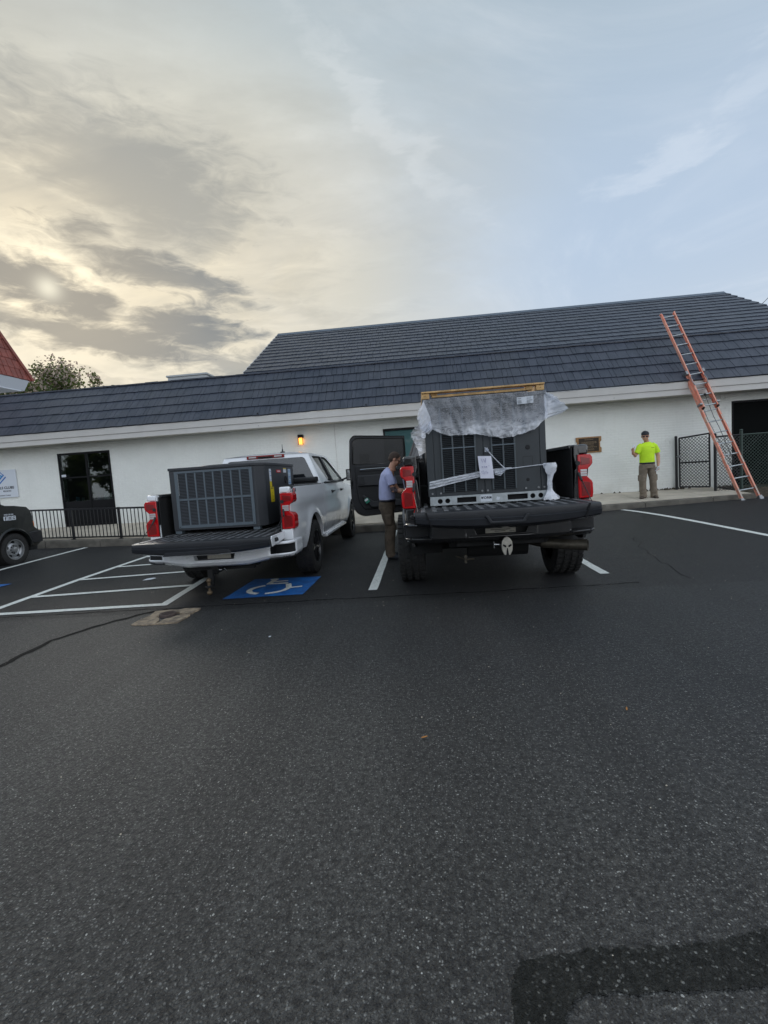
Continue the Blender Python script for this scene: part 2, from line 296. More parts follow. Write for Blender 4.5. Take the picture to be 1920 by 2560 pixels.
def asphalt(name, wet=False):
    m = bpy.data.materials.new(name); m.use_nodes = True; k = NB(m.node_tree); p = m.node_tree.nodes['Principled BSDF']
    g = k.n('ShaderNodeNewGeometry'); pos = g.outputs['Position']
    xyz = k.n('ShaderNodeSeparateXYZ', i_0=pos); x, y = xyz.outputs[0], xyz.outputs[1]
    big = k.n('ShaderNodeTexNoise', i_0=pos, i_Scale=0.45, i_Detail=6.0, i_Roughness=0.6).outputs[0]
    mid = k.n('ShaderNodeTexNoise', i_0=pos, i_Scale=3.2, i_Detail=7.0, i_Roughness=0.68).outputs[0]
    fine = k.n('ShaderNodeTexNoise', i_0=pos, i_Scale=170.0, i_Detail=3.0, i_Roughness=0.7).outputs[0]
    # distorted stones
    dn = k.n('ShaderNodeTexNoise', i_0=pos, i_Scale=55.0, i_Detail=2.0)
    dv = k.n('ShaderNodeVectorMath', operation='SCALE', i_0=dn.outputs[1]); dv.inputs[3].default_value = 0.010
    av = k.n('ShaderNodeVectorMath', operation='ADD', i_0=pos, i_1=dv.outputs[0])
    v1 = k.n('ShaderNodeTexVoronoi', i_0=av.outputs[0], i_Scale=92.0, i_Randomness=1.0)
    v2 = k.n('ShaderNodeTexVoronoi', i_0=av.outputs[0], i_Scale=190.0, i_Randomness=1.0)
    r1 = k.n('ShaderNodeSeparateColor', i_0=v1.outputs['Color']).outputs
    # old, grey brown lot and newer, dark sealcoated strip beyond the seam
    seam = k.m('ADD', y, k.m('MULTIPLY', k.m('SUBTRACT', mid, 0.5), 0.16))
    new = k.ramp(k.m('ADD', seam, k.m('MULTIPLY', x, -0.03)), 5.02, 5.10)
    soft = k.m('ADD', k.m('ADD', y, k.m('MULTIPLY', x, 0.85)), k.m('MULTIPLY', k.m('SUBTRACT', big, 0.5), 3.5))
    darken = k.ramp(soft, 1.6, 4.2)  # old lot darkens gradually towards the right and back
    old = k.mix(darken, (0.092, 0.091, 0.086), (0.046, 0.0485, 0.053))
    c = k.mix(new, old, (0.017, 0.0175, 0.021))
    c = k.mix(k.m('MULTIPLY', k.ramp(mid, 0.45, 0.75), 0.40), c, (0.062, 0.060, 0.056))
    c = k.mix(k.m('MULTIPLY', k.ramp(big, 0.55, 0.75), 0.25), c, (0.058, 0.057, 0.054))
    sc_ = k.n('ShaderNodeMapping', i_0=pos); sc_.inputs['Scale'].default_value = (0.5, 1.5, 1); sc_.inputs['Rotation'].default_value = (0, 0, R(12)); sc_.inputs['Location'].default_value = (3.0, 7.0, 0)
    scf = k.n('ShaderNodeTexNoise', i_0=sc_.outputs[0], i_Scale=1.0, i_Detail=8.0, i_Roughness=0.7).outputs[0]
    c = k.mix(k.m('MULTIPLY', k.ramp(scf, 0.56, 0.70), 0.42), c, (0.088, 0.078, 0.062))
    tk = k.n('ShaderNodeMapping', i_0=pos); tk.inputs['Scale'].default_value = (2.6, 0.16, 1); tk.inputs['Rotation'].default_value = (0, 0, R(-14))
    tkn = k.n('ShaderNodeTexNoise', i_0=tk.outputs[0], i_Scale=1.0, i_Detail=5.0, i_Roughness=0.6).outputs[0]
    c = k.mix(k.m('MULTIPLY', k.ramp(tkn, 0.60, 0.42), 0.30), c, (0.012, 0.012, 0.013))
    # aggregate: worn surface towards the camera shows more bare stone
    worn = k.m('ADD', k.m('MULTIPLY', k.ramp(y, 6.5, 1.4), 0.85), 0.12)
    stone = k.m('MULTIPLY', k.m('MULTIPLY', k.ramp(v1.outputs['Distance'], 0.50, 0.28), k.ramp(r1[0], 0.12, 0.75)), worn)
    stc = k.mix(r1[1], (0.11, 0.11, 0.105), (0.40, 0.40, 0.38))
    c = k.mix(stone, c, stc)
    hi = k.m('MULTIPLY', k.m('GREATER_THAN', r1[2], 0.875), k.m('MULTIPLY', k.ramp(v1.outputs['Distance'], 0.50, 0.38), k.m('MULTIPLY', worn, 1.15)))
    c = k.mix(hi, c, (0.72, 0.72, 0.68))
    c = k.mix(k.m('MULTIPLY', k.ramp(fine, 0.56, 0.34), 0.75), c, (0.012, 0.012, 0.012))
    clump = k.n('ShaderNodeTexNoise', i_0=pos, i_Scale=42.0, i_Detail=5.0, i_Roughness=0.7).outputs[0]
    v3 = k.n('ShaderNodeTexVoronoi', i_0=av.outputs[0], i_Scale=62.0, i_Randomness=1.0)
    r3 = k.n('ShaderNodeSeparateColor', i_0=v3.outputs['Color']).outputs
    c = k.mix(k.m('MULTIPLY', k.m('MULTIPLY', k.ramp(v3.outputs['Distance'], 0.5, 0.2), k.ramp(r3[0], 0.55, 1.0)), 0.55), c, (0.15, 0.148, 0.138))
    c = k.mix(k.m('MULTIPLY', k.ramp(r3[1], 0.55, 1.0), 0.45), c, (0.010, 0.010, 0.011))
    c = k.mix(k.m('MULTIPLY', k.ramp(clump, 0.57, 0.40), 0.70), c, (0.008, 0.008, 0.009))
    if wet: c = k.mix(0.66, c, (0.004, 0.006, 0.004))
    k.link(c, p.inputs['Base Color'])
    p.inputs['Roughness'].default_value = 0.50 if not wet else 0.42
    k.link(k.m('ADD', k.m('MULTIPLY', fine, 0.25), 0.40 if not wet else 0.34), p.inputs['Roughness'])
    p.inputs['Specular IOR Level'].default_value = 0.42 if not wet else 0.2
    h = k.m('ADD', k.m('MULTIPLY', k.ramp(v1.outputs['Distance'], 0.6, 0.1), 0.6), k.m('ADD', k.m('MULTIPLY', k.ramp(v2.outputs['Distance'], 0.6, 0.1), 0.3), k.m('ADD', k.m('MULTIPLY', fine, 0.35), k.m('MULTIPLY', clump, 1.3))))
    bp = k.n('ShaderNodeBump', i_Strength=1.0, i_Distance=0.011, i_Height=h)
    bp2 = k.n('ShaderNodeBump', i_Strength=0.25, i_Distance=0.04, i_Height=mid); k.link(bp2.outputs[0], bp.inputs['Normal'])
    k.link(bp.outputs[0], p.inputs['Normal']); return m
M['asphalt'] = asphalt('asphalt'); M['wet'] = asphalt('wet_asphalt', True)

def filmmat(name, op=0.5, var=0.5):
    m = bpy.data.materials.new(name); m.use_nodes = True; t = m.node_tree; t.nodes.clear(); k = NB(t)
    g = k.n('ShaderNodeNewGeometry')
    z = k.n('ShaderNodeSeparateXYZ', i_0=g.outputs['Position']).outputs[2]
    mp = k.n('ShaderNodeMapping', i_0=g.outputs['Position']); mp.inputs['Scale'].default_value = (3.2, 3.2, 6.5); mp.inputs['Rotation'].default_value = (0, R(18), 0)
    nz = k.n('ShaderNodeTexNoise', i_0=mp.outputs[0], i_Scale=1.0, i_Detail=5.0, i_Roughness=0.5, i_Distortion=0.9).outputs[0]
    cr = k.n('ShaderNodeTexNoise', i_0=mp.outputs[0], i_Scale=2.3, i_Detail=5.0, i_Roughness=0.6, i_Distortion=1.6).outputs[0]
    ridge = k.m('SUBTRACT', 1.0, k.m('MULTIPLY', k.m('ABSOLUTE', k.m('SUBTRACT', cr, 0.5)), 9.0), clamp=True)
    tr = k.n('ShaderNodeBsdfTransparent', i_0=(0.90, 0.93, 1.0, 1))
    df = k.n('ShaderNodeBsdfDiffuse', i_0=(0.92, 0.94, 0.98, 1)); tl = k.n('ShaderNodeBsdfTranslucent', i_0=(0.90, 0.92, 0.96, 1))
    gl = k.n('ShaderNodeBsdfGlossy', i_0=(0.9, 0.92, 1, 1), i_Roughness=0.22)
    ds = k.n('ShaderNodeMixShader', i_0=0.40, i_1=df.outputs[0], i_2=tl.outputs[0])
    d2 = k.n('ShaderNodeMixShader', i_0=0.14, i_1=ds.outputs[0], i_2=gl.outputs[0])
    lowz = k.m('MULTIPLY', k.ramp(z, 1.98, 1.78), var)
    f = k.m('ADD', k.m('ADD', k.m('MULTIPLY', k.ramp(nz, 0.36, 0.72), k.m('ADD', lowz, 0.05)), k.m('MULTIPLY', ridge, k.m('ADD', k.m('MULTIPLY', lowz, 0.5), 0.05))), op, clamp=True)
    mx = k.n('ShaderNodeMixShader', i_0=f, i_1=tr.outputs[0], i_2=d2.outputs[0])
    bp = k.n('ShaderNodeBump', i_Strength=0.25, i_Distance=0.012, i_Height=nz)
    for q in (df, tl, gl): k.link(bp.outputs[0], q.inputs['Normal'])
    k.n('ShaderNodeOutputMaterial', i_0=mx.outputs[0]); return m
M['film'] = filmmat('plastic_film', 0.24, 0.50); M['film_thick'] = filmmat('gathered_plastic_film', 0.62, 0.3)

# ------------------------------------------------------------------ mesh helpers
class MB:
    def __init__(s): s.v = []; s.f = []; s.m = []
    def add(s, vs, fs, m=0):
        o = len(s.v); s.v += [tuple(v) for v in vs]
        for f in fs: s.f.append([i+o for i in f]); s.m.append(m)
        return s
    def box(s, x0, x1, y0, y1, z0, z1, m=0):
        return s.add([(x0,y0,z0),(x1,y0,z0),(x1,y1,z0),(x0,y1,z0),(x0,y0,z1),(x1,y0,z1),(x1,y1,z1),(x0,y1,z1)],
                     [(0,3,2,1),(4,5,6,7),(0,1,5,4),(1,2,6,5),(2,3,7,6),(3,0,4,7)], m)
    def prism(s, poly, ax, a, c, m=0):
        n = len(poly)
        def P(p, t): return {'x': (t, p[0], p[1]), 'y': (p[0], t, p[1]), 'z': (p[0], p[1], t)}[ax]
        vs = [P(p, a) for p in poly]+[P(p, c) for p in poly]
        return s.add(vs, [list(range(n))[::-1], list(range(n, 2*n))]+[(i, (i+1) % n, n+(i+1) % n, n+i) for i in range(n)], m)
    def tube(s, p, q, r, n=8, m=0, r2=None):
        p, q = Vector(p), Vector(q); d = (q-p).normalized(); a = d.orthogonal().normalized(); c = d.cross(a)
        r2 = r if r2 is None else r2
        vs = [p+(a*math.cos(t)+c*math.sin(t))*r for t in [2*math.pi*i/n for i in range(n)]]+[q+(a*math.cos(t)+c*math.sin(t))*r2 for t in [2*math.pi*i/n for i in range(n)]]
        return s.add(vs, [list(range(n))[::-1], list(range(n, 2*n))]+[(i, (i+1) % n, n+(i+1) % n, n+i) for i in range(n)], m)
    def path(s, pts, r, n=6, m=0):
        pts = [Vector(p) for p in pts]; rs = r if isinstance(r, (list, tuple)) else [r]*len(pts)
        vs = []; ref = None
        for i, p in enumerate(pts):
            d = (pts[min(i+1, len(pts)-1)]-pts[max(i-1, 0)]).normalized()
            a = d.orthogonal().normalized() if ref is None else (ref-d*ref.dot(d)).normalized(); ref = a; c = d.cross(a)
            vs += [p+(a*math.cos(2*math.pi*j/n)+c*math.sin(2*math.pi*j/n))*rs[i] for j in range(n)]
        fs = [list(range(n))[::-1], [len(vs)-n+j for j in range(n)]]
        for i in range(len(pts)-1):
            for j in range(n): fs.append((i*n+j, i*n+(j+1) % n, (i+1)*n+(j+1) % n, (i+1)*n+j))
        return s.add(vs, fs, m)
    def lathe(s, prof, n=32, c=(0,0,0), ax='x', m=0, close=False):
        vs = []
        for (t, r) in prof:
            for j in range(n):
                a = 2*math.pi*j/n; u, w = r*math.cos(a), r*math.sin(a)
                q = {'x': (t, u, w), 'y': (u, t, w), 'z': (u, w, t)}[ax]
                vs.append((q[0]+c[0], q[1]+c[1], q[2]+c[2]))
        fs = []
        for i in range(len(prof)-1):
            for j in range(n): fs.append((i*n+j, i*n+(j+1) % n, (i+1)*n+(j+1) % n, (i+1)*n+j))
        if close: fs += [list(range(n))[::-1], [len(vs)-n+j for j in range(n)]]
        return s.add(vs, fs, m)
    def grid(s, P, m=0):
        r, c = len(P), len(P[0]); vs = [q for row in P for q in row]
        return s.add(vs, [(i*c+j, i*c+j+1, (i+1)*c+j+1, (i+1)*c+j) for i in range(r-1) for j in range(c-1)], m)
    def ell(s, c, rx, ry, rz, m=0, nu=16, nv=10, rot=None):
        vs = []; fs = []
        for i in range(nv+1):
            t = math.pi*i/nv
            for j in range(nu):
                a = 2*math.pi*j/nu; q = Vector((rx*math.sin(t)*math.cos(a), ry*math.sin(t)*math.sin(a), rz*math.cos(t)))
                if rot: q = rot @ q
                vs.append(q+Vector(c))
        for i in range(nv):
            for j in range(nu): fs.append((i*nu+j, i*nu+(j+1) % nu, (i+1)*nu+(j+1) % nu, (i+1)*nu+j))
        return s.add(vs, fs, m)
    def limb(s, secs, n=14, m=0):
        """secs: (x, y, z, rx, ry) rings lying across the path"""
        pts = [Vector(q[:3]) for q in secs]; vs = []; ref = Vector((1, 0.001, 0))
        L = len(pts)
        for i, p in enumerate(pts):
            d = (pts[min(i+1, L-1)]-pts[max(i-1, 0)]).normalized()
            a = (ref-d*ref.dot(d))
            if a.length < .2: a = Vector((0, 1, 0))-d*d.y
            a.normalize(); c = d.cross(a)
            vs += [p+a*math.cos(2*math.pi*j/n)*secs[i][3]+c*math.sin(2*math.pi*j/n)*secs[i][4] for j in range(n)]
        fs = [list(range(n))[::-1], [len(vs)-n+j for j in range(n)]]
        for i in range(L-1):
            for j in range(n): fs.append((i*n+j, i*n+(j+1) % n, (i+1)*n+(j+1) % n, (i+1)*n+j))
        return s.add(vs, fs, m)
    def mesh(s, name, mats, smooth=True, ang=32, recalc=True):
        me = bpy.data.meshes.new(name); me.from_pydata(s.v, [], s.f)
        mats = mats if isinstance(mats, (list, tuple)) else [mats]
        for q in mats: me.materials.append(q)
        me.polygons.foreach_set('material_index', s.m)
        if recalc:
            bm = bmesh.new(); bm.from_mesh(me); bmesh.ops.recalc_face_normals(bm, faces=bm.faces); bm.to_mesh(me); bm.free()
        if smooth:
            me.polygons.foreach_set('use_smooth', [True]*len(me.polygons)); me.set_sharp_from_angle(angle=R(ang))
        me.update(); return me
    def build(s, name, mats, parent=None, smooth=True, ang=32, bevel=0, solid=0, recalc=True, remesh=0, sm=0, label=None):
        o = bpy.data.objects.new(name, s.mesh(name, mats, smooth, ang, recalc)); COL.objects.link(o)
        if parent: o.parent = parent
        if remesh:
            md = o.modifiers.new('remesh', 'REMESH'); md.mode = 'VOXEL'; md.voxel_size = remesh; md.use_smooth_shade = True
        if sm:
            md = o.modifiers.new('smooth', 'SMOOTH'); md.iterations = sm; md.factor = 0.6
        if solid:
            md = o.modifiers.new('thick', 'SOLIDIFY'); md.thickness = solid; md.offset = 0
        if bevel:
            md = o.modifiers.new('bevel', 'BEVEL'); md.width = bevel; md.segments = 2; md.limit_method = 'ANGLE'; md.angle_limit = R(40)
        if label: o['label'] = label
        return o

def thing(name, label, cat, loc=(0,0,0), rz=0, group=None):
    o = bpy.data.objects.new(name, None); COL.objects.link(o); o.empty_display_size = 0.1
    o.location = loc; o.rotation_euler = (0, 0, rz); o['label'] = label; o['category'] = cat
    if group: o['group'] = group
    return o
def tag(o, label=None, cat=None, group=None, kind=None):
    if label: o['label'] = label
    if cat: o['category'] = cat
    if group: o['group'] = group
    if kind: o['kind'] = kind
    return o
def struct(o): o['kind'] = 'structure'; return o
def copy(o, parent, loc=None, rot=None, scale=None):
    c = o.copy(); COL.objects.link(c); c.parent = parent
    if loc is not None: c.location = loc
    if rot is not None: c.rotation_euler = rot
    if scale is not None: c.scale = scale
    return c
def text(name, s, size, loc, rot, m, parent, ext=0.0015, align='LEFT', sx=1.0, bold=0.0):
    cu = bpy.data.curves.new(name, 'FONT'); cu.body = s; cu.size = size; cu.extrude = ext; cu.align_x = align; cu.offset = bold; cu.resolution_u = 3
    t = bpy.data.objects.new(name, cu); COL.objects.link(t)
    me = bpy.data.meshes.new_from_object(t); bpy.data.objects.remove(t)
    me.materials.clear(); me.materials.append(m)
    o = bpy.data.objects.new(name, me); COL.objects.link(o); o.location = loc; o.rotation_euler = rot; o.scale = (sx, 1, 1)
    if parent: o.parent = parent
    return o
FRONT = (R(90), 0, 0)      # text that faces -Y
def lerp(tab, x):
    if x <= tab[0][0]: return tab[0][1]
    for (a, p), (c, q) in zip(tab, tab[1:]):
        if x <= c: return p+(q-p)*(x-a)/(c-a)
    return tab[-1][1]
def sstep(t): t = max(0, min(1, t)); return t*t*(3-2*t)
def holed(outer, holes, fn, name, m, parent, solid=0.0, bevel=0):
    """flat sheet with openings: outer/holes are 2D loops, fn lifts a 2D point into space"""
    bm = bmesh.new(); es = []
    for loop in [outer]+holes:
        vs = [bm.verts.new((p[0], p[1], 0)) for p in loop]
        es += [bm.edges.new((vs[i], vs[(i+1) % len(vs)])) for i in range(len(vs))]
    bmesh.ops.triangle_fill(bm, use_beauty=True, use_dissolve=False, edges=es)
    bmesh.ops.recalc_face_normals(bm, faces=bm.faces)
    for v in bm.verts: v.co = Vector(fn(v.co.x, v.co.y))
    me = bpy.data.meshes.new(name); bm.to_mesh(me); bm.free(); me.materials.append(m)
    o = bpy.data.objects.new(name, me); COL.objects.link(o)
    if parent: o.parent = parent
    if solid:
        md = o.modifiers.new('thick', 'SOLIDIFY'); md.thickness = solid; md.offset = 0
    if bevel:
        md = o.modifiers.new('bevel', 'BEVEL'); md.width = bevel; md.segments = 2; md.limit_method = 'ANGLE'; md.angle_limit = R(40)
    return o
def rounded(pts, r, n=5):
    out = []; L = len(pts)
    for i in range(L):
        p = Vector(pts[i]); a = Vector(pts[i-1]); c = Vector(pts[(i+1) % L])
        rr = r[i] if isinstance(r, (list, tuple)) else r
        if rr <= 0: out.append(tuple(p)); continue
        d1 = (a-p); d2 = (c-p); q = min(rr, d1.length*.48, d2.length*.48)
        s0 = p+d1.normalized()*q; s1 = p+d2.normalized()*q
        for t in range(n+1):
            u = t/n; w = s0*(1-u)**2+p*2*u*(1-u)+s1*u*u; out.append((w.x, w.y))
    return out
# ================================================================== GROUND
GT = [(-14, .14), (-10, .09), (-6.5, 0), (-1, .03), (4.3, .2), (7, .28), (12, .36)]
ET = [(-14, .40), (-9.95, .29), (-6.8, .18), (-.95, .20), (4.36, .34), (6.95, .385), (7.7, .395), (12, .42)]
def gz(x, y): return lerp(GT, x)*sstep((y-5.8)/5.5)
def ez(x): return lerp(ET, x)
xs = [-400, -120, -50, -25]+[-16+.5*i for i in range(65)]+[25, 50, 120, 400]
ys = [-200, -60, -20, -8]+[-4+.5*i for i in range(37)]+[20, 50, 120, 500]
mb = MB(); mb.grid([[(x, y, gz(x, y)) for x in xs] for y in ys])
struct(mb.build('ground', M['asphalt'], recalc=False))

def strip(name, pts, w, m, dz=.004, jit=.0, step=.12, endw=None):
    """painted band draped on the ground along a polyline"""
    rnd = random.Random(int(abs(pts[0][0]*100))+3); P = [Vector((p[0], p[1], 0)) for p in pts]; rows = []
    for i in range(len(P)-1):
        a, c = P[i], P[i+1]; n = max(1, int((c-a).length/step))
        for t in range(n+(1 if i == len(P)-2 else 0)):
            q = a.lerp(c, t/n)
            d0 = (P[i]-P[i-1]).normalized() if i > 0 else (c-a).normalized(); d1 = (c-a).normalized()
            d = ((d0+d1).normalized() if t == 0 else d1); nn = Vector((-d.y, d.x, 0)); k = 1/max(.5, nn.dot(Vector((-d1.y, d1.x, 0))))
            hw = w/2*k
            l = q+nn*(hw+rnd.uniform(-jit, jit)); r = q-nn*(hw+rnd.uniform(-jit, jit))
            rows.append([(l.x, l.y, gz(l.x, l.y)+dz), (r.x, r.y, gz(r.x, r.y)+dz)])
    mb = MB(); mb.grid(rows); return struct(mb.build(name, m, recalc=False))
LW = .112
strip('parking_line', [(-.66, 5.55), (-.66, 8.6), (-.66, 11.2)], LW, M['line'], jit=.003)
strip('parking_line', [(2.22, 5.82), (2.22, 11.2)], LW, M['line'], jit=.003)
strip('parking_line', [(5.42, 7.4), (5.15, 8.9), (4.72, 11.22)], LW, M['line'], jit=.003)
strip('parking_line', [(-8.42, 7.2), (-8.55, 9.0), (-8.72, 11.2)], LW, M['line'], jit=.003)
strip('parking_line', [(-5.50, 4.6), (-5.62, 5.6), (-5.80, 7.2), (-5.95, 9.3), (-6.02, 11.1)], LW, M['line'], jit=.003)
strip('hatched_aisle_marking', [(-6.6, 5.13), (-5.3, 5.22), (-3.22, 5.32), (-3.32, 6.3), (-3.45, 7.5), (-3.6, 11.1)], LW, M['line'], jit=.003, dz=.006)
for (a, c) in (((-5.62, 6.065), (-3.37, 6.31)), ((-5.76, 7.16), (-3.47, 7.46)), ((-5.87, 8.23), (-3.5, 8.5)), ((-5.95, 9.3), (-3.55, 9.6)), ((-5.98, 10.3), (-3.6, 10.5))):
    strip('hatched_aisle_marking', [a, c], LW*.95, M['line'], jit=.003, dz=.008)
# blue accessible bay symbol
BX, BY, BW, BH = -2.53, 5.44, 1.0, 1.08
rnd = random.Random(4)
mb = MB(); n = 10
mb.grid([[(BX+BW*i/n+.02*(j/n)+(rnd.uniform(-.004, .004) if i in (0, n) else 0), BY+BH*j/n+.10*i/n*(0 if j else 1)-(.03*i/n)+(rnd.uniform(-.004, .004) if j in (0, n) else 0), .004+gz(BX, BY)) for i in range(n+1)] for j in range(n+1)])
mb2 = MB(); mb2.grid([[(-7.95+1.02*i/8, 6.16+.95*j/8, .010) for i in range(9)] for j in range(9)]); struct(mb2.build('accessible_parking_symbol', M['bluepaint'], recalc=False))
sym = struct(mb.build('accessible_parking_symbol', M['bluepaint'], recalc=False))
def flatpoly(name, poly, z, m, parent):
    mb = MB(); mb.add([(p[0], p[1], z) for p in poly], [list(range(len(poly)))]); return mb.build(name, m, parent, smooth=False, recalc=False)
def thick(pts, w):
    P = [Vector((*p, 0)) for p in pts]; l = []; r = []
    for i, p in enumerate(P):
        d = (P[min(i+1, len(P)-1)]-P[max(i-1, 0)]).normalized(); nn = Vector((-d.y, d.x, 0))*w/2; l.append((p+nn)); r.append((p-nn))
    return l, r
def bandmesh(name, pts, w, z, m, parent):
    l, r = thick(pts, w); mb = MB(); mb.grid([[(a.x, a.y, z), (c.x, c.y, z)] for a, c in zip(l, r)]); return mb.build(name, m, parent, recalc=False)
cx_, cy_ = -2.05, 5.86
arc = [(cx_-.02+.235*math.cos(R(t))*1.08, cy_-.02+.235*math.sin(R(t))) for t in range(118, 262, 9)]
bandmesh('wheel_stroke', arc, .075, .010, M['line'], sym)
arc = [(cx_-.02+.235*math.cos(R(t))*1.08, cy_-.02+.235*math.sin(R(t))) for t in range(276, 368, 8)]
bandmesh('wheel_stroke', arc, .070, .010, M['line'], sym)
bandmesh('figure_stroke', [(-2.23, 6.40), (-2.14, 6.44)], .08, .010, M['line'], sym)
bandmesh('figure_stroke', [(-2.15, 6.44), (-2.17, 6.14)], .075, .011, M['line'], sym)
bandmesh('figure_stroke', [(-2.20, 6.14), (-1.90, 6.15)], .065, .010, M['line'], sym)
bandmesh('figure_stroke', [(-2.13, 6.27), (-1.94, 6.29)], .055, .010, M['line'], sym)
bandmesh('figure_stroke', [(-1.88, 6.10), (-1.80, 5.84)], .075, .010, M['line'], sym)
bandmesh('figure_stroke', [(-1.83, 5.86), (-1.64, 5.91)], .060, .0105, M['line'], sym)

# tar filled crack, seam of the two pavings, wet patch
def wob(pts, a, n=6):
    out = []; rr = random.Random(9)
    for p, q in zip(pts, pts[1:]):
        for t in range(n): u = t/n; out.append((p[0]+(q[0]-p[0])*u+rr.uniform(-a, a), p[1]+(q[1]-p[1])*u+rr.uniform(-a, a)))
    return out+[pts[-1]]
strip('sealed_crack', wob([(-3.9, 2.6), (-3.66, 3.55), (-3.70, 4.15), (-3.50, 4.63), (-3.27, 4.95), (-3.05, 5.10)], .014), .062, M['tar'], dz=.003, jit=.010, step=.05)
strip('paving_seam', wob([(-7.5, 4.92), (-5.3, 5.06), (-3.2, 5.14), (-1.2, 5.20), (.6, 5.23), (2.4, 5.33)], .016, 14), .018, M['tar'], dz=.003, jit=.007, step=.06)
strip('hairline_crack', wob([(3.6, 8.1), (3.3, 7.2), (3.15, 6.3), (3.0, 5.4)], .05, 6), .007, M['tar'], dz=.003, jit=.002, step=.06)
rr = random.Random(3)
up_ = [(.165, 1.14), (.175, 1.19), (.21, 1.225), (.30, 1.235), (.44, 1.262), (.56, 1.262), (.66, 1.272), (.80, 1.290), (.93, 1.325), (1.15, 1.40), (1.5, 1.45)]
dn_ = [(1.5, 1.27), (1.15, 1.21), (.93, 1.185), (.81, 1.168), (.70, 1.158), (.60, 1.150), (.47, 1.146), (.36, 1.140), (.315, 1.125), (.29, 1.09), (.26, 1.00), (.22, .90), (.12, .88), (.14, .98), (.155, 1.07)]
def fuzz(p, n=9, a=.0065):
    out = []
    for i in range(len(p)-1):
        for t in range(n): u = t/n; out.append((p[i][0]*(1-u)+p[i+1][0]*u+rr.uniform(-a, a), p[i][1]*(1-u)+p[i+1][1]*u+rr.uniform(-a, a)))
    return out+[p[-1]]
pl = fuzz(up_+dn_)
ws = holed(pl, [], lambda x, y: (x, y, .003), 'wet_patch', M['wet'], None); struct(ws)

# manhole in a broken concrete pad
mh = thing('manhole', 'rusty round manhole cover set in a cracked tan concrete pad in the asphalt', 'manhole', (-2.87, 4.78, 0))
mh_out = [(-.27, -.25), (-.12, -.28), (.08, -.26), (.24, -.24), (.26, -.08), (.24, .10), (.26, .25), (.08, .27), (-.10, .26), (-.28, .24), (-.24, .08), (-.27, -.08)]
def jag(poly, a, n=5, seed=1):
    q = random.Random(seed); out = []
    for i in range(len(poly)):
        p, c = poly[i], poly[(i+1) % len(poly)]
        for t in range(n): u = t/n; out.append((p[0]*(1-u)+c[0]*u+q.uniform(-a, a), p[1]*(1-u)+c[1]*u+q.uniform(-a, a)))
    return out
# pad in three broken pieces
pcs = [[(-.27, -.25), (-.12, -.28), (.0, -.27), (-.02, -.12), (-.13, .0), (-.04, .13), (.03, .26), (-.10, .26), (-.28, .24), (-.24, .08), (-.27, -.08)],
       [(.02, -.27), (.24, -.24), (.26, -.08), (.25, .03), (.13, .02), (.03, -.10)],
       [(.05, .26), (-.02, .13), (.08, .11), (.15, .05), (.25, .06), (.24, .12), (.26, .25)]]
for i, pc in enumerate(pcs):
    mb = MB(); mb.prism(jag(pc, .008, 4, i), 'z', -.03, .012+.004*i); mb.build('concrete_piece', M['slab'], mh, smooth=False)
mb = MB(); mb.lathe([(0, .002), (.014, .002), (.016, .075), (.018, .086), (.006, .090), (-.02, .090)], 28, (-.03, .06, .012), 'z')
for a in range(-3, 4):
    for c in range(-3, 4):
        if a*a+c*c < 8: mb.box(-.03+a*.026-.007, -.03+a*.026+.007, .06+c*.026-.007, .06+c*.026+.007, .028, .033)
mb.build('cover', M['iron'], mh)

# sidewalk with slabs, kerb face
sx0, sx1, WY, CY = -16, 7.75, 13.0, 11.3
mb = MB()
xx = [sx0+(sx1-sx0)*i/60 for i in range(61)]
mb.grid([[(x, CY+.03, ez(x)-.02) for x in xx], [(x, WY+.1, .48) for x in xx]])
walk = struct(mb.build('sidewalk', M['concrete'], recalc=False))
def swz(x, y): return ez(x)+(.5-ez(x))*(y-CY)/(WY-CY)
x = sx0; i = 0
while x < sx1-.05:
    x2 = min(x+1.52, sx1)
    mb = MB(); g = .006
    a, c = x+g, x2-g; y0, y1 = CY+.155, WY-.003
    mb.add([(a, y0, swz(a, y0)-.05), (c, y0, swz(c, y0)-.05), (c, y1, swz(c, y1)-.05), (a, y1, swz(a, y1)-.05),
            (a, y0, swz(a, y0)), (c, y0, swz(c, y0)), (c, y1, swz(c, y1)), (a, y1, swz(a, y1))],
           [(0,3,2,1),(4,5,6,7),(0,1,5,4),(1,2,6,5),(2,3,7,6),(3,0,4,7)])
    mb.build('slab', M['concrete'], walk, smooth=False)
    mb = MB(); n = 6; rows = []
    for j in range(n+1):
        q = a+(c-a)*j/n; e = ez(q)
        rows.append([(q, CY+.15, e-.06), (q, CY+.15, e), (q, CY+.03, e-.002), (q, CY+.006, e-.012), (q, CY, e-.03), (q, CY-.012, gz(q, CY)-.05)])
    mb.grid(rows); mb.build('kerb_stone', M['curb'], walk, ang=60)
    x = x2; i += 1
# ramp end of the walk
mb = MB(); mb.box(sx1, sx1+.08, CY+.05, WY, .1, .40); mb.build('kerb_end', M['curb'], walk, bevel=.01)
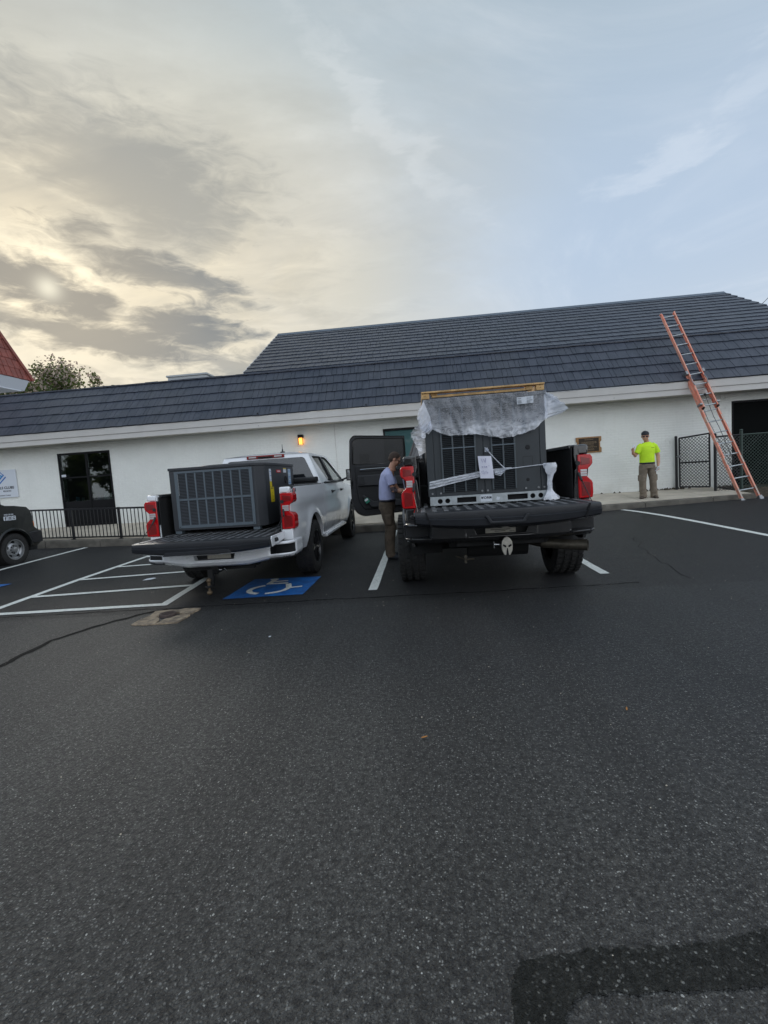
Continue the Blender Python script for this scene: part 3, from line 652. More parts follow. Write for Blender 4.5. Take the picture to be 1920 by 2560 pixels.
# planting bed right of the walk
mb = MB(); rr = random.Random(8); gx = [7.84+.28*i for i in range(24)]; gy_ = [11.25+.25*i for i in range(14)]
mb.grid([[(x, y, .24+.25*sstep((y-11.2)/1.3)+(rr.uniform(-.02, .03) if 0 < j < 13 else -.12)) for x in gx] for j, y in enumerate(gy_)])
bed = struct(mb.build('planting_bed', M['mulch'], recalc=False))
mb = MB()
for i in range(2600):
    x, y = rr.uniform(7.86, 13.5), rr.uniform(11.3, 12.95); z = .24+.25*sstep((y-11.2)/1.3)+.01
    a = rr.uniform(0, 6.28); l = rr.uniform(.02, .05); h = rr.uniform(0, .035); dx, dy = math.cos(a)*l, math.sin(a)*l
    mb.add([(x-dx*.5, y-dy*.5, z), (x+dy*.2, y-dx*.2, z), (x+dx*.6, y+dy*.6, z+h)], [(0, 1, 2)])
tag(mb.build('dry_litter', M['mulch'], None, smooth=False, recalc=False), 'brown dry leaf litter covering the planting bed behind the ladder', 'leaf litter', kind='stuff')
# small leaves and weeds along the wall
mb = MB()
for i in range(60):
    x = rr.uniform(5.9, 7.0) if i < 40 else rr.uniform(2, 8); y = WY-.02-abs(rr.gauss(0, .05)); z = swz(x, y)+.005
    a = rr.uniform(0, 6.28); l = rr.uniform(.02, .05)
    mb.add([(x-l, y, z), (x+l, y-.02, z), (x+.2*l, y, z+rr.uniform(.02, .07))], [(0, 1, 2)])
tag(mb.build('wall_foot_litter', M['mulch'], None, smooth=False, recalc=False), 'thin line of brown leaves blown against the white wall', 'leaf litter', kind='stuff')

# ================================================================== MAIN BUILDING
bld = thing('commercial_building', 'long low white painted brick building with a slate blue tiled roof behind the pickup trucks', 'building', (0, 0, 0))
BX0, BX1 = -17.5, 11.3
wins = [(-10.68, -9.05, .505, 2.69), (-.94, .95, .505, 2.69), (8.31, 11.05, .36, 2.73)]
wt = 3.0
mb = MB(); wy0, wy1 = WY+.0065, WY+.25
cuts = [BX0]+[v for w in wins for v in w[:2]]+[BX1]
for i in range(0, len(cuts), 2): mb.box(cuts[i], cuts[i+1], wy0, wy1, .0, wt)
for (a, c, lo, hi) in wins: mb.box(a, c, wy0, wy1, hi, wt); mb.box(a, c, wy0, wy1, .0, lo)
wall = mb.build('wall', M['white_brick'], bld, smooth=False)
# bricks: real courses, a few millimetres proud of the joint
mb = MB(); bh, bw, jt = .0677, .203, .007; rr = random.Random(5); row = 0; z = .36
def brick(x0, x1, z0, z1):
    for (a, c, lo, hi) in wins:
        if x1 > a+.001 and x0 < c-.001 and z1 > lo+.001 and z0 < hi-.001:
            if x0 < a-.03: x1 = min(x1, a)
            elif x1 > c+.03: x0 = max(x0, c)
            else: return
    d = WY+rr.uniform(-.0015, .0015); e = .0035
    x0 += jt/2; x1 -= jt/2; z0 += jt/2; z1 -= jt/2
    if x1-x0 < .02: return
    mb.add([(x0, wy0+.001, z0), (x1, wy0+.001, z0), (x1, wy0+.001, z1), (x0, wy0+.001, z1), (x0+e, d, z0+e), (x1-e, d, z0+e), (x1-e, d, z1-e), (x0+e, d, z1-e)],
           [(4, 5, 6, 7), (0, 1, 5, 4), (1, 2, 6, 5), (2, 3, 7, 6), (3, 0, 4, 7)])
while z < 2.93:
    x = -15.0-(bw/2 if row % 2 else 0)
    while x < BX1: brick(x, min(x+bw, BX1), z, min(z+bh, 2.945)); x += bw
    z += bh; row += 1
o = mb.build('brick', M['white_brick'], wall, smooth=False, recalc=False); o['kind'] = 'stuff'

EY = 12.45
mb = MB(); mb.box(BX0, BX1+.5, EY+.02, WY+.02, 2.945, 2.965); mb.build('soffit', M['soffit'], bld, smooth=False)
mb = MB(); mb.box(BX0, BX1+.5, EY, EY+.03, 2.925, 3.065); mb.build('fascia_board', M['trim'], bld, bevel=.004)
mb = MB(); mb.prism([(EY-.022, 3.069), (EY+.03, 3.069), (EY+.03, 3.245), (EY-.030, 3.245)], 'x', BX0, BX1+.5); mb.build('upper_fascia_board', M['trim'], bld, bevel=.004)
# small fixings on the fascia
sc = MB(); sc.ell((0, 0, 0), .012, .006, .012, 0, 8, 4); proto = sc.build('fixing', M['alu'], bld); proto.location = (-5.35, EY-.004, 2.98)
for fx in (-4.3, -2.6, -.9, 3.0, 5.1, 7.0): copy(proto, bld, (fx, EY-.004, 2.98))

# --- roof slopes covered with shingle pattern tiles
def tilebox(w, e, th, rnd=None):
    """tile in its own frame: x across, y up the slope, z out of it"""
    m2 = MB(); d = (lambda: rnd.uniform(-.012, .012)) if rnd else (lambda: 0)
    l, r = .004, w-.004
    m2.add([(l, d(), 0), (r, d(), 0), (r, e+.03, -.004), (l, e+.03, -.004), (l, .0, th), (r, .0, th), (r, e+.03, .006), (l, e+.03, .006)],
           [(4, 5, 6, 7), (0, 1, 5, 4), (1, 2, 6, 5), (2, 3, 7, 6), (3, 0, 4, 7)])
    a = d(); m2.v[0] = (l, a, 0); m2.v[4] = (l, a, th); c = a+d()*.4; m2.v[1] = (r, c, 0); m2.v[5] = (r, c, th)
    return m2
TW = [.11, .14, .17, .20, .24, .28]
tmesh = []
trnd = random.Random(12)
for w in TW:
    for k in range(2): tmesh.append((w, tilebox(w, .382, .030, trnd).mesh('tile', M['tile'], smooth=False)))
def tiles(parent, O, U, V, x0, x1, nc, e, m, key, budget, jitter=.004, meshes=tmesh):
    """returns list of (distance key, builder) pieces; the first `budget` by key become objects, the rest one mesh"""
    O, U, V = Vector(O), Vector(U).normalized(), Vector(V).normalized(); N = U.cross(V)
    if N.z < 0 and N.y > 0: N = -N
    F = Matrix((U, V, N)).transposed().to_4x4(); ps = []
    rr = random.Random(int(abs(O.x)*10)+nc)
    for j in range(nc):
        a, c = (x0(j), x1(j)) if callable(x0) else (x0, x1)
        x = a+rr.uniform(-.1, 0)*0
        while x < c-.03:
            w, me = meshes[rr.randrange(len(meshes))]
            k = 1.0
            if x+w > c: k = (c-x)/w
            T = F.copy(); T.translation = O+U*x+V*(j*e)+N*(rr.uniform(0, jitter)+.002); T = T @ Matrix.Diagonal((k, e/.382, 1, 1))
            ps.append((key(T.translation), T, me)); x += w*k
    ps.sort(key=lambda p: p[0]); big = MB()
    for i, (d, T, me) in enumerate(ps):
        if i < budget:
            o = bpy.data.objects.new('tile', me); COL.objects.link(o); o.parent = parent; o.matrix_basis = T
        else:
            big.add([T @ v.co for v in me.vertices], [list(p.vertices) for p in me.polygons])
    if big.v:
        o = big.build('tile', m, parent, smooth=False, recalc=False); o['kind'] = 'stuff'
camd = lambda p: (p-Vector((0, 0, 1.4))).length
A0, A1 = Vector((0, 12.41, 3.25)), Vector((0, 13.70, 4.65)); VL = (A1-A0); e = VL.length/5
mb = MB(); mb.add([(BX0, A0.y+.02, A0.z-.0), (BX1+.5, A0.y+.02, A0.z), (BX1+.5, A1.y+.02, A1.z-.02), (BX0, A1.y+.02, A1.z-.02)], [(0, 1, 2, 3)])
low_r = mb.build('lower_roof', M['tile'], bld, recalc=False)
tiles(low_r, A0, (1, 0, 0), VL, -14.6, BX1+.45, 5, e, M['tile'], camd, 298)
# eave clips that stick out below the first course
mbc = MB(); mbc.box(-.02, .02, -.01, .01, -.02, .02)
for fx in (-4.28, -1.3, 2.55, 3.15, 4.5): 
    c = mbc.build('eave_clip', M['plastic'], low_r, bevel=.003); c.location = (fx, A0.y-.02, 3.262+.05); c.rotation_euler = (R(-45), 0, 0)
# cap course on the top of the lower slope
mb = MB(); rr = random.Random(2); x = -14.6
while x < BX1+.4:
    mb.box(x+.003, x+.40, A1.y-.045, A1.y+.10, A1.z+.002+rr.uniform(0, .01), A1.z+.045+rr.uniform(-.006, .006)); x += .405
mb.build('cap_tiles', M['tile'], low_r, smooth=False)['kind'] = 'stuff'
mb = MB(); mb.prism([(A1.y+.105, A1.z-.1), (A1.y+.13, A1.z+.075), (A1.y+.30, A1.z+.155), (A1.y+.30, A1.z-.1)], 'x', -5.12, BX1+.4); mb.build('roof_flashing', M['flash'], bld, smooth=False)
mb = MB(); mb.box(BX0, -5.13, A1.y+.105, A1.y+.14, A1.z-.3, A1.z+.07); mb.build('parapet_flashing', M['trim'], bld, smooth=False)
# flat roof behind the left part
mb = MB(); mb.box(BX0, -5.2, A1.y+.14, 24, 4.1, 4.3); mb.build('flat_roof', M['flat_roof'], bld, smooth=False)
# upper slope
U0, U1 = Vector((0, A1.y+.26, 4.78)), Vector((0, 18.0, 7.08)); VU = U1-U0; eu = VU.length/12
mb = MB(); L, Rr_ = -5.08, 11.22
mb.add([(L, U0.y, U0.z-.01), (Rr_, U0.y, U0.z-.01), (Rr_, U1.y, U1.z-.01), (L, U1.y, U1.z-.01), (L, 22.2, 4.75), (Rr_, 22.2, 4.75)], [(0, 1, 2, 3), (3, 2, 5, 4)])
up_r = mb.build('upper_roof', M['tile'], bld, recalc=False)
rj = random.Random(6)
ends = [rj.uniform(.0, .03) for _ in range(12)]
tiles(up_r, U0, (1, 0, 0), VU, lambda j: L-.04-ends[j], lambda j: Rr_+.05+ends[j], 12, eu, M['tile'], camd, 0)
mb = MB(); mb.prism([(U1.y-.16, U1.z-.055), (U1.y, U1.z+.07), (U1.y+.16, U1.z-.055), (U1.y, U1.z+.02)], 'x', L-.05, Rr_+.05); mb.build('ridge_cap', M['flash'], up_r, smooth=False)
# gable ends with metal edging
for xg in (L, Rr_):
    mb = MB(); mb.prism([(U0.y, 4.2), (U0.y, U0.z-.03), (U1.y, U1.z-.03), (22.2, 4.7), (22.2, 4.2)], 'x', xg-.03 if xg > 0 else xg, xg if xg > 0 else xg+.03); mb.build('gable_wall', M['trim'], bld, smooth=False)
    mb = MB(); s_ = -1 if xg < 0 else 1
    for j in range(12):
        p = U0+VU.normalized()*(j*eu); q = U0+VU.normalized()*((j+1)*eu+.02)
        x_ = xg+s_*.06
        mb.add([(x_, p.y, p.z+.05), (x_, q.y, q.z+.015), (x_, q.y, q.z-.09), (x_, p.y, p.z-.06), (x_+s_*.025, p.y, p.z+.05), (x_+s_*.025, q.y, q.z+.015), (x_+s_*.025, q.y, q.z-.09), (x_+s_*.025, p.y, p.z-.06)],
               [(0,1,2,3),(4,7,6,5),(0,4,5,1),(1,5,6,2),(2,6,7,3),(3,7,4,0)])
    mb.build('rake_trim', M['flash'] if xg > 0 else M['trim'], bld, smooth=False)
# back and end walls
mb = MB(); mb.box(BX0, BX1, 24, 24.2, 0, 4.3); mb.box(BX0, BX0+.2, WY+.26, 24, 0, 4.1); mb.box(BX1-.2, BX1, WY+.26, 24, 0, 4.75); mb.build('rear_wall', M['white_brick'], bld, smooth=False)

# --- windows
def storefront(x0, x1, z0, z1, muls, bars, panel_z, name='window', glass='shopglass'):
    fr = .045; mb = MB(); y0, y1 = WY-.02, WY+.07
    mb.box(x0, x0+fr, y0, y1, z0, z1); mb.box(x1-fr, x1, y0, y1, z0, z1); mb.box(x0+fr+.001, x1-fr-.001, y0, y1, z1-.06, z1)
    mb.box(x0+fr+.001, x1-fr-.001, y0, y1, z0, z0+.05)
    w = mb.build(name, M['black_frame'], bld, bevel=.004)
    for mx in muls:
        mb = MB(); mb.box(mx-.032, mx+.032, y0+.012, y1, z0+.051, z1-.061); mb.build('mullion', M['black_frame'], w, bevel=.003)
    edges = [x0+fr+.001]+[v for mx in muls for v in (mx-.033, mx+.033)]+[x1-fr-.001]
    for i in range(0, len(edges), 2):
        a, c = edges[i], edges[i+1]
        for zb in bars: mb = MB(); mb.box(a, c, y0+.018, y1, zb-.022, zb+.022); mb.build('glazing_bar', M['black_frame'], w, bevel=.003)
        if panel_z: mb = MB(); mb.box(a, c, y0+.02, y1, z0+.051, panel_z); mb.build('lower_panel', M['black_frame'], w, bevel=.003)
        lv = sorted([panel_z if panel_z else z0+.051]+[v for zb in bars for v in (zb-.023, zb+.023)]+[z1-.061])
        for j in range(0, len(lv), 2):
            mb = MB(); mb.box(a, c, WY+.03, WY+.036, lv[j], lv[j+1]); mb.build('pane', M[glass], w, smooth=False)
    return w
w1 = storefront(-10.68, -9.05, .505, 2.69, [-9.80], [1.96], 1.25)
mb = MB(); mb.box(-10.6, -10.46, WY-.04, WY-.022, 1.99, 2.06); mb.build('alarm_keypad', M['label'], w1, bevel=.01)
w2 = storefront(-.94, .95, .505, 2.69, [.0], [], None, glass='tealrefl')
# rooms behind the glass
for (a, c, nm) in ((-11.6, -8.2, 0), (-1.6, 1.6, 1)):
    mb = MB(); mb.box(a, c, WY+2.6, WY+2.65, .3, 2.9); mb.box(a, a+.05, WY+.26, WY+2.6, .3, 2.9); mb.box(c-.05, c, WY+.26, WY+2.6, .3, 2.9); mb.box(a, c, WY+.26, WY+2.6, .3, .34); mb.box(a, c, WY+.26, WY+2.6, 2.86, 2.9)
    mb.build('room', M['room'] if nm == 0 else M['room'], bld, smooth=False)
mb = MB(); mb.box(-10.63, -9.1, WY+.08, WY+.42, 1.22, 1.25); mb.build('window_shelf', M['dark'], bld, smooth=False)
def jug(x, label):
    mb = MB(); mb.lathe([(0, .01), (0, .085), (.12, .088), (.17, .06), (.20, .025), (.23, .022), (.235, .002)], 14, (x, WY+.19, 1.25), 'z')
    tag(mb.build('plastic_jug', M['jug']), label, 'jug')
jug(-9.40, 'pale plastic jug on the shelf behind the left window, next to the blue bottle'); jug(-9.21, 'pale plastic jug at the right end of the shelf behind the left window')
mb = MB(); mb.lathe([(0, .01), (0, .05), (.13, .05), (.14, .075), (.17, .075), (.172, .002)], 14, (-9.66, WY+.19, 1.25), 'z'); tag(mb.build('blue_bottle', M['bottle']), 'dark blue container standing behind the left window glass', 'container')
mb = MB(); mb.box(-10.38, -10.3, WY+.15, WY+.23, 1.25, 1.38); tag(mb.build('small_box', M['lightblue'], bevel=.01), 'small pale blue box behind the left window, beside the mullion', 'box')
mb = MB(); mb.lathe([(0, .01), (0, .04), (.10, .042), (.102, .002)], 12, (-10.18, WY+.19, 1.25), 'z'); tag(mb.build('white_cup', M['jug']), 'small white cup on the shelf behind the left window', 'cup')
# dark screened recess at the right end
mb = MB(); a, c = 8.31, 11.05
mb.box(a, c, WY+.9, WY+.95, .3, 2.9); mb.box(a, a+.03, WY+.26, WY+.9, .3, 2.9); mb.box(c-.03, c, WY+.26, WY+.9, .3, 2.9); mb.build('recess', M['dark'], bld, smooth=False)
mb = MB(); mb.box(a+.002, a+.05, WY+.01, WY+.07, .36, 2.728); mb.box(a+.051, c, WY+.01, WY+.07, 2.68, 2.728); mb.box(9.4, 9.44, WY+.01, WY+.07, .36, 2.679); mb.build('screen_frame', M['black_frame'], bld, bevel=.003)
mb = MB(); mb.box(a+.05, c, WY+.05, WY+.055, .36, 2.68); mb.build('insect_screen', mat('dark_screen', (.003, .004, .004), .8, spec=.1), bld, smooth=False)
# thin cable on the wall
mb = MB(); mb.path([(-2.31, WY-.012, 2.93), (-2.30, WY-.012, 1.7), (-2.28, WY-.012, .52)], .006, 5); mb.build('wall_cable', M['trim'], bld)

# wall lamp
lp = thing('wall_lamp', 'small square wall lamp with lit amber glass above the white pickup', 'wall lamp', (-3.28, WY-.004, 2.50))
mb = MB(); mb.box(-.075, .075, -.12, 0, .12, .205); mb.build('lamp_hood', M['black_frame'], lp, bevel=.008)
mb = MB(); mb.box(-.06, .06, -.10, -.004, -.07, .118); mb.build('lamp_glass', M['lampglow'], lp, bevel=.02)
for sx in (-.073, .059): mb = MB(); mb.box(sx, sx+.014, -.112, -.092, -.08, .12); mb.build('lamp_bar', M['black_frame'], lp)
ld = bpy.data.lights.new('wall_lamp_light', 'POINT'); ld.energy = .3; ld.color = (1, .5, .15); ld.shadow_soft_size = .05
lo = bpy.data.objects.new('wall_lamp_light', ld); COL.objects.link(lo); lo.parent = lp; lo.location = (0, -.17, .02)

# plaque
pq = thing('plaque', 'dark bronze plaque in a wooden frame left of the man in yellow', 'plaque', (4.62, WY-.004, 1.85))
mb = MB(); o_ = [(-.345, -.14), (-.285, -.14), (-.285, -.215), (.285, -.215), (.345, -.215), (.345, -.10), (.30, -.10), (.30, .10), (.345, .10), (.345, .215), (-.345, .215), (-.345, .10), (-.30, .10), (-.30, -.14)]
o_ = [(-.30, -.215), (.335, -.215), (.335, -.10), (.30, -.06), (.30, .06), (.335, .10), (.335, .215), (-.335, .215), (-.335, .10), (-.30, .08)]
mb.prism(o_, 'y', -.028, 0); mb.build('frame', M['gold'], pq, bevel=.006)
mb = MB(); mb.box(-.262, .262, -.042, -.029, -.178, .178); mb.build('plate', M['bronze'], pq, bevel=.004)
rr = random.Random(1)
for i, z in enumerate((.14, .075, .045, .015, -.035, -.065, -.115, -.14)):
    w = rr.uniform(.10, .22); mb = MB(); x = -w
    while x < w: q = rr.uniform(.015, .05); mb.box(x, min(x+q, w), -.0445, -.0425, z-.006, z+.006); x += q+.01
    mb.build('text_row', M['tan_ink'], pq, smooth=False)

# club sign at the left edge
sg = thing('sign', 'white wall sign with blue logo and the word CLUBS at the left edge', 'sign', (-12.05, WY-.01, 1.5))
mb = MB(); mb.prism(rounded([(-1.9, 0), (.0, 0), (.0, .83), (-1.9, .83)], .03, 4), 'y', -.03, 0); mb.build('panel', M['signwhite'], sg, bevel=.004)
text('lettering', 'GIRLS CLUBS', .103, (-.10, -.032, .262), FRONT, M['ink'], sg, align='RIGHT', bold=.0025, sx=1.06)
text('lettering', 'REGION', .066, (-.205, -.032, .172), FRONT, M['ink'], sg, align='RIGHT', bold=.0008, sx=1.05)
text('lettering', 'Education Center', .060, (-.23, -.032, .052), FRONT, M['ink'], sg, align='RIGHT')
def quadpart(name, pts, y, m, par): mb = MB(); mb.prism(pts, 'y', y-.002, y); return mb.build(name, m, par, smooth=False)
quadpart('logo_stroke', [(-.62, .34), (-.315, .605), (-.335, .635), (-.64, .37)], -.032, M['blue'], sg)
quadpart('logo_diamond', [(-.60, .90-.22), (-.39, .675), (-.58, .48), (-.79, .675)], -.032, M['lightblue'], sg)
for i in range(4):
    t = .045*i; quadpart('logo_stripe', [(-.40-t, .665-t), (-.385-t, .68-t), (-.50-t, .79-t), (-.515-t, .775-t)], -.0345, M['blue'], sg)
quadpart('logo_stroke', [(-.60, .46), (-.365, .675), (-.385, .695), (-.60, .50)], -.0365, M['blue'], sg)

# rooftop unit on the flat roof
ru = thing('rooftop_unit', 'low pale grey equipment box showing over the roof edge left of the high gable', 'rooftop unit', (-8.0, 16.4, 4.3))
mb = MB(); mb.box(-.66, .76, -.4, .6, 0, 1.06); mb.build('cabinet', M['vent_grey'], ru, bevel=.01)
mb = MB(); mb.box(-.70, .80, -.44, .64, 1.06, 1.12); mb.build('lid', M['vent_grey'], ru, bevel=.006)
mb = MB(); mb.prism([(.80, 0), (1.38, 0), (1.38, .88), (1.18, .99), (.80, .82)], 'y', -.3, .3); mb.build('intake_hood', M['vent_grey'], ru, bevel=.006)
mb = MB(); mb.box(.86, 1.18, -.315, -.305, .80, .86); mb.build('rust_band', M['redtile'], ru, smooth=False)

# red roofed building at the far left
rb = thing('red_roofed_building', 'corner of a white building with a steep red tiled roof at the left edge', 'building', (-15.5, 18, 0))
mb = MB(); mb.box(-6, -.95, -5.2, -.9, 0, 5.78); mb.build('wall', M['white_brick'], rb, smooth=False)
mb = MB(); mb.box(-6.5, -.27, -5.6, -.27, 5.76, 5.80); mb.build('soffit', M['signwhite'], rb, smooth=False)
mb = MB(); mb.prism([(-6.4, 5.80), (-.28, 5.80), (-.02, 6.18), (-6.4, 6.18)], 'y', -5.7, -.10); mb.build('fascia_board', M['signwhite'], rb, bevel=.01)
rs = 2.95
mb = MB(); h = 2.6
mb.add([(0, 0, 6.2), (0, -5.7, 6.2), (-h/rs, -5.7, 6.2+h), (-h/rs, -h/rs, 6.2+h), (-6.4, 0, 6.2), (-6.4, -h/rs, 6.2+h), (-6.4, -5.7, 6.2+h), (-6.4, -5.7, 6.2)], [(0, 3, 2, 1), (0, 4, 5, 3), (2, 3, 5, 6), (0, 1, 7, 4)])
rrf = mb.build('roof', M['redtile'], rb, recalc=False)
rtm = []
trnd = random.Random(22)
for w in (.20, .24, .28): rtm.append((w, tilebox(w, .382, .045, trnd).mesh('tile', M['redtile'], smooth=False)))
sv = Vector((-1, 0, rs)).normalized()
ee = .40; dz = ee*sv.z
tiles(rrf, Vector((.02, 0, 6.2)), (0, -1, 0), sv, lambda j: j*ee/math.sqrt(1+rs*rs)-.03, lambda j: 4.2, 6, ee, M['redtile'], lambda p: j_ if False else (p-Vector((15.5, -18, 1.4))).length, 140, .01, rtm)
mb = MB(); mb.path([(0.04, .04, 6.2), (-h/rs+.02, -h/rs+.02, 6.2+h)], .06, 6); mb.build('hip_cap', M['redtile'], rrf)

# ================================================================== RAILING
rl = thing('railing', 'black metal railing along the raised kerb left of the white pickup', 'railing', (0, 11.45, 0))
ra, rb_ = -13.9, -3.95
def rz(x): return ez(x)+.0
for (dz, r, nm) in ((.80, .022, 'top_rail'), (.055, .016, 'bottom_rail')):
    mb = MB(); n = 24; pts = [(ra+(rb_-ra)*i/n, 0, rz(ra+(rb_-ra)*i/n)+dz) for i in range(n+1)]
    for p, q in zip(pts, pts[1:]): mb.box(p[0], q[0], -r, r, 0, 0)
    mb = MB()
    vs = []
    for p in pts: vs += [(p[0], -r, p[2]-r), (p[0], r, p[2]-r), (p[0], r, p[2]+r), (p[0], -r, p[2]+r)]
    fs = [(4*i+j, 4*i+(j+1) % 4, 4*i+4+(j+1) % 4, 4*i+4+j) for i in range(n) for j in range(4)]+[(0, 1, 2, 3), (4*n, 4*n+3, 4*n+2, 4*n+1)]
    mb.add(vs, fs); mb.build(nm, M['black_rail'], rl, ang=40)
mb = MB(); mb.box(-.025, .025, -.025, .025, -.02, .83); mb.box(-.05, .05, -.05, .05, -.01, .012); pm = mb.mesh('post', M['black_rail'], smooth=False)
mb = MB(); mb.box(-.008, .008, -.008, .008, .07, .785); bm_ = mb.mesh('baluster', M['black_rail'], smooth=False)
posts = [-9.22+1.32*i for i in range(-3, 5)]
for x in posts: o = bpy.data.objects.new('post', pm); COL.objects.link(o); o.parent = rl; o.location = (x, 0, rz(x))
for k, x in enumerate([posts[0]+.102*i for i in range(int((posts[-1]-posts[0])/.102))]):
    if min(abs(x-p) for p in posts) < .04: continue
    o = bpy.data.objects.new('baluster', bm_); COL.objects.link(o); o.parent = rl; o.location = (x, 0, rz(x))

# ================================================================== CHAIN LINK GATE AND FENCE
def mesh_wire(mb, A, U, Vz, w, h, pitch=.082, r=.0062):
    """diamond wire netting clipped to w x h"""
    A, U, Vz = Vector(A), Vector(U), Vector(Vz)
    n = int((w+h)/pitch)+1
    for i in range(n):
        for sgn in (1, -1):
            c0 = i*pitch
            # line x - sgn*y = c
            pts = []
            if sgn == 1: x0 = c0-h; a0, a1 = (x0, 0), (c0, h)
            else: a0, a1 = (c0, 0), (c0-h, h)
            t0, t1 = 0.0, 1.0; dx = a1[0]-a0[0]
            for lim, s_ in ((0, 1), (w, -1)):
                f0 = s_*(a0[0]-lim); f1 = s_*(a1[0]-lim)
                if f0 < 0 and f1 < 0: t0, t1 = 1, 0; break
                if f0 < 0: t0 = max(t0, f0/(f0-f1))
                if f1 < 0: t1 = min(t1, f0/(f0-f1))
            if t1-t0 < .02: continue
            P = lambda t: A+U*(a0[0]+dx*t)+Vz*(a0[1]+(a1[1]-a0[1])*t)
            mb.tube(P(t0), P(t1), r, 4)
# gate from the wall post to the free post
g0, g1 = Vector((6.87, 12.93, .50)), Vector((7.34, 12.2, .45)); gu = (g1-g0); gu.z = 0; gw = gu.length; gu.normalize()
gt = thing('chain_link_gate', 'black framed chain link gate standing beside the man in the yellow shirt', 'gate', g0+gu*.07)
UU = gu; ww = gw-.14; zz0, zz1 = .06, 1.35
def bar(mb, a, c, r=.021, n=8): mb.tube(UU*a[0]+Vector((0, 0, a[1])), UU*c[0]+Vector((0, 0, c[1])), r, n)
for (a, c, nm) in (((0, zz0), (0, zz1), 'stile'), ((ww, zz0), (ww, zz1+.06), 'stile'), ((0, zz0), (ww, zz0), 'frame_rail'), ((0, .70), (ww, .70), 'frame_rail'), ((0, zz1), (ww, zz1+.05), 'frame_rail')):
    mb = MB(); bar(mb, a, c); mb.build(nm, M['black_rail'], gt)
mb = MB(); mesh_wire(mb, UU*.02+Vector((0, 0, zz0)), UU, (0, 0, 1), ww-.04, zz1-zz0); tag(mb.build('chain_link', M['chain'], gt, smooth=False, recalc=False), kind='stuff')
mb = MB(); mb.box(-.075, .03, -.02, .02, .86, .885); mb.box(-.03, .0, -.03, .03, .84, .905); mb.build('latch', M['alu'], gt, bevel=.003)
def fpost(x, y, z, h, m, label, r=.032):
    t = thing('fence_post', label, 'fence post', (x, y, z)); mb = MB(); mb.tube((0, 0, -.05), (0, 0, h), r, 14); mb.build('tube', m, t)
    mb = MB(); mb.ell((0, 0, h), r*1.15, r*1.15, r*.9); mb.build('cap', m, t)
fpost(6.84, 12.90, .49, 1.40, M['black_rail'], 'black fence post standing against the white wall, left of the chain link gate')
fn = thing('chain_link_fence', 'dark chain link fence running right from the gate behind the ladder', 'fence', (7.40, 12.2, .42))
def fp(x, m, h=1.44, r=.032):
    mb = MB(); mb.tube((x, 0, -.1), (x, 0, h), r, 14); mb.ell((x, 0, h), r*1.15, r*1.15, r*.9); mb.build('post', m, fn)
fp(0, M['black_rail']); fp(.62, M['chain_green'], 1.50); fp(3.1, M['chain_green'], 1.5)
mb = MB(); mb.tube((0, 0, 1.38), (.62, 0, 1.39), .02, 8); mb.build('top_rail', M['black_rail'], fn)
mb = MB(); mb.tube((.62, 0, 1.39), (4.6, 0, 1.40), .018, 8); mb.build('top_rail', M['chain_green'], fn)
mb = MB(); mb.tube((0, 0, .02), (4.6, 0, .0), .006, 6); mb.build('tension_wire', M['chain_green'], fn)
mb = MB(); mesh_wire(mb, (.03, 0, -.02), (1, 0, 0), (0, 0, 1), .57, 1.40); tag(mb.build('chain_link', M['chain'], fn, smooth=False, recalc=False), kind='stuff')
mb = MB(); mesh_wire(mb, (.65, 0, -.02), (1, 0, 0), (0, 0, 1), 3.9, 1.41); tag(mb.build('chain_link', M['chain_green'], fn, smooth=False, recalc=False), kind='stuff')

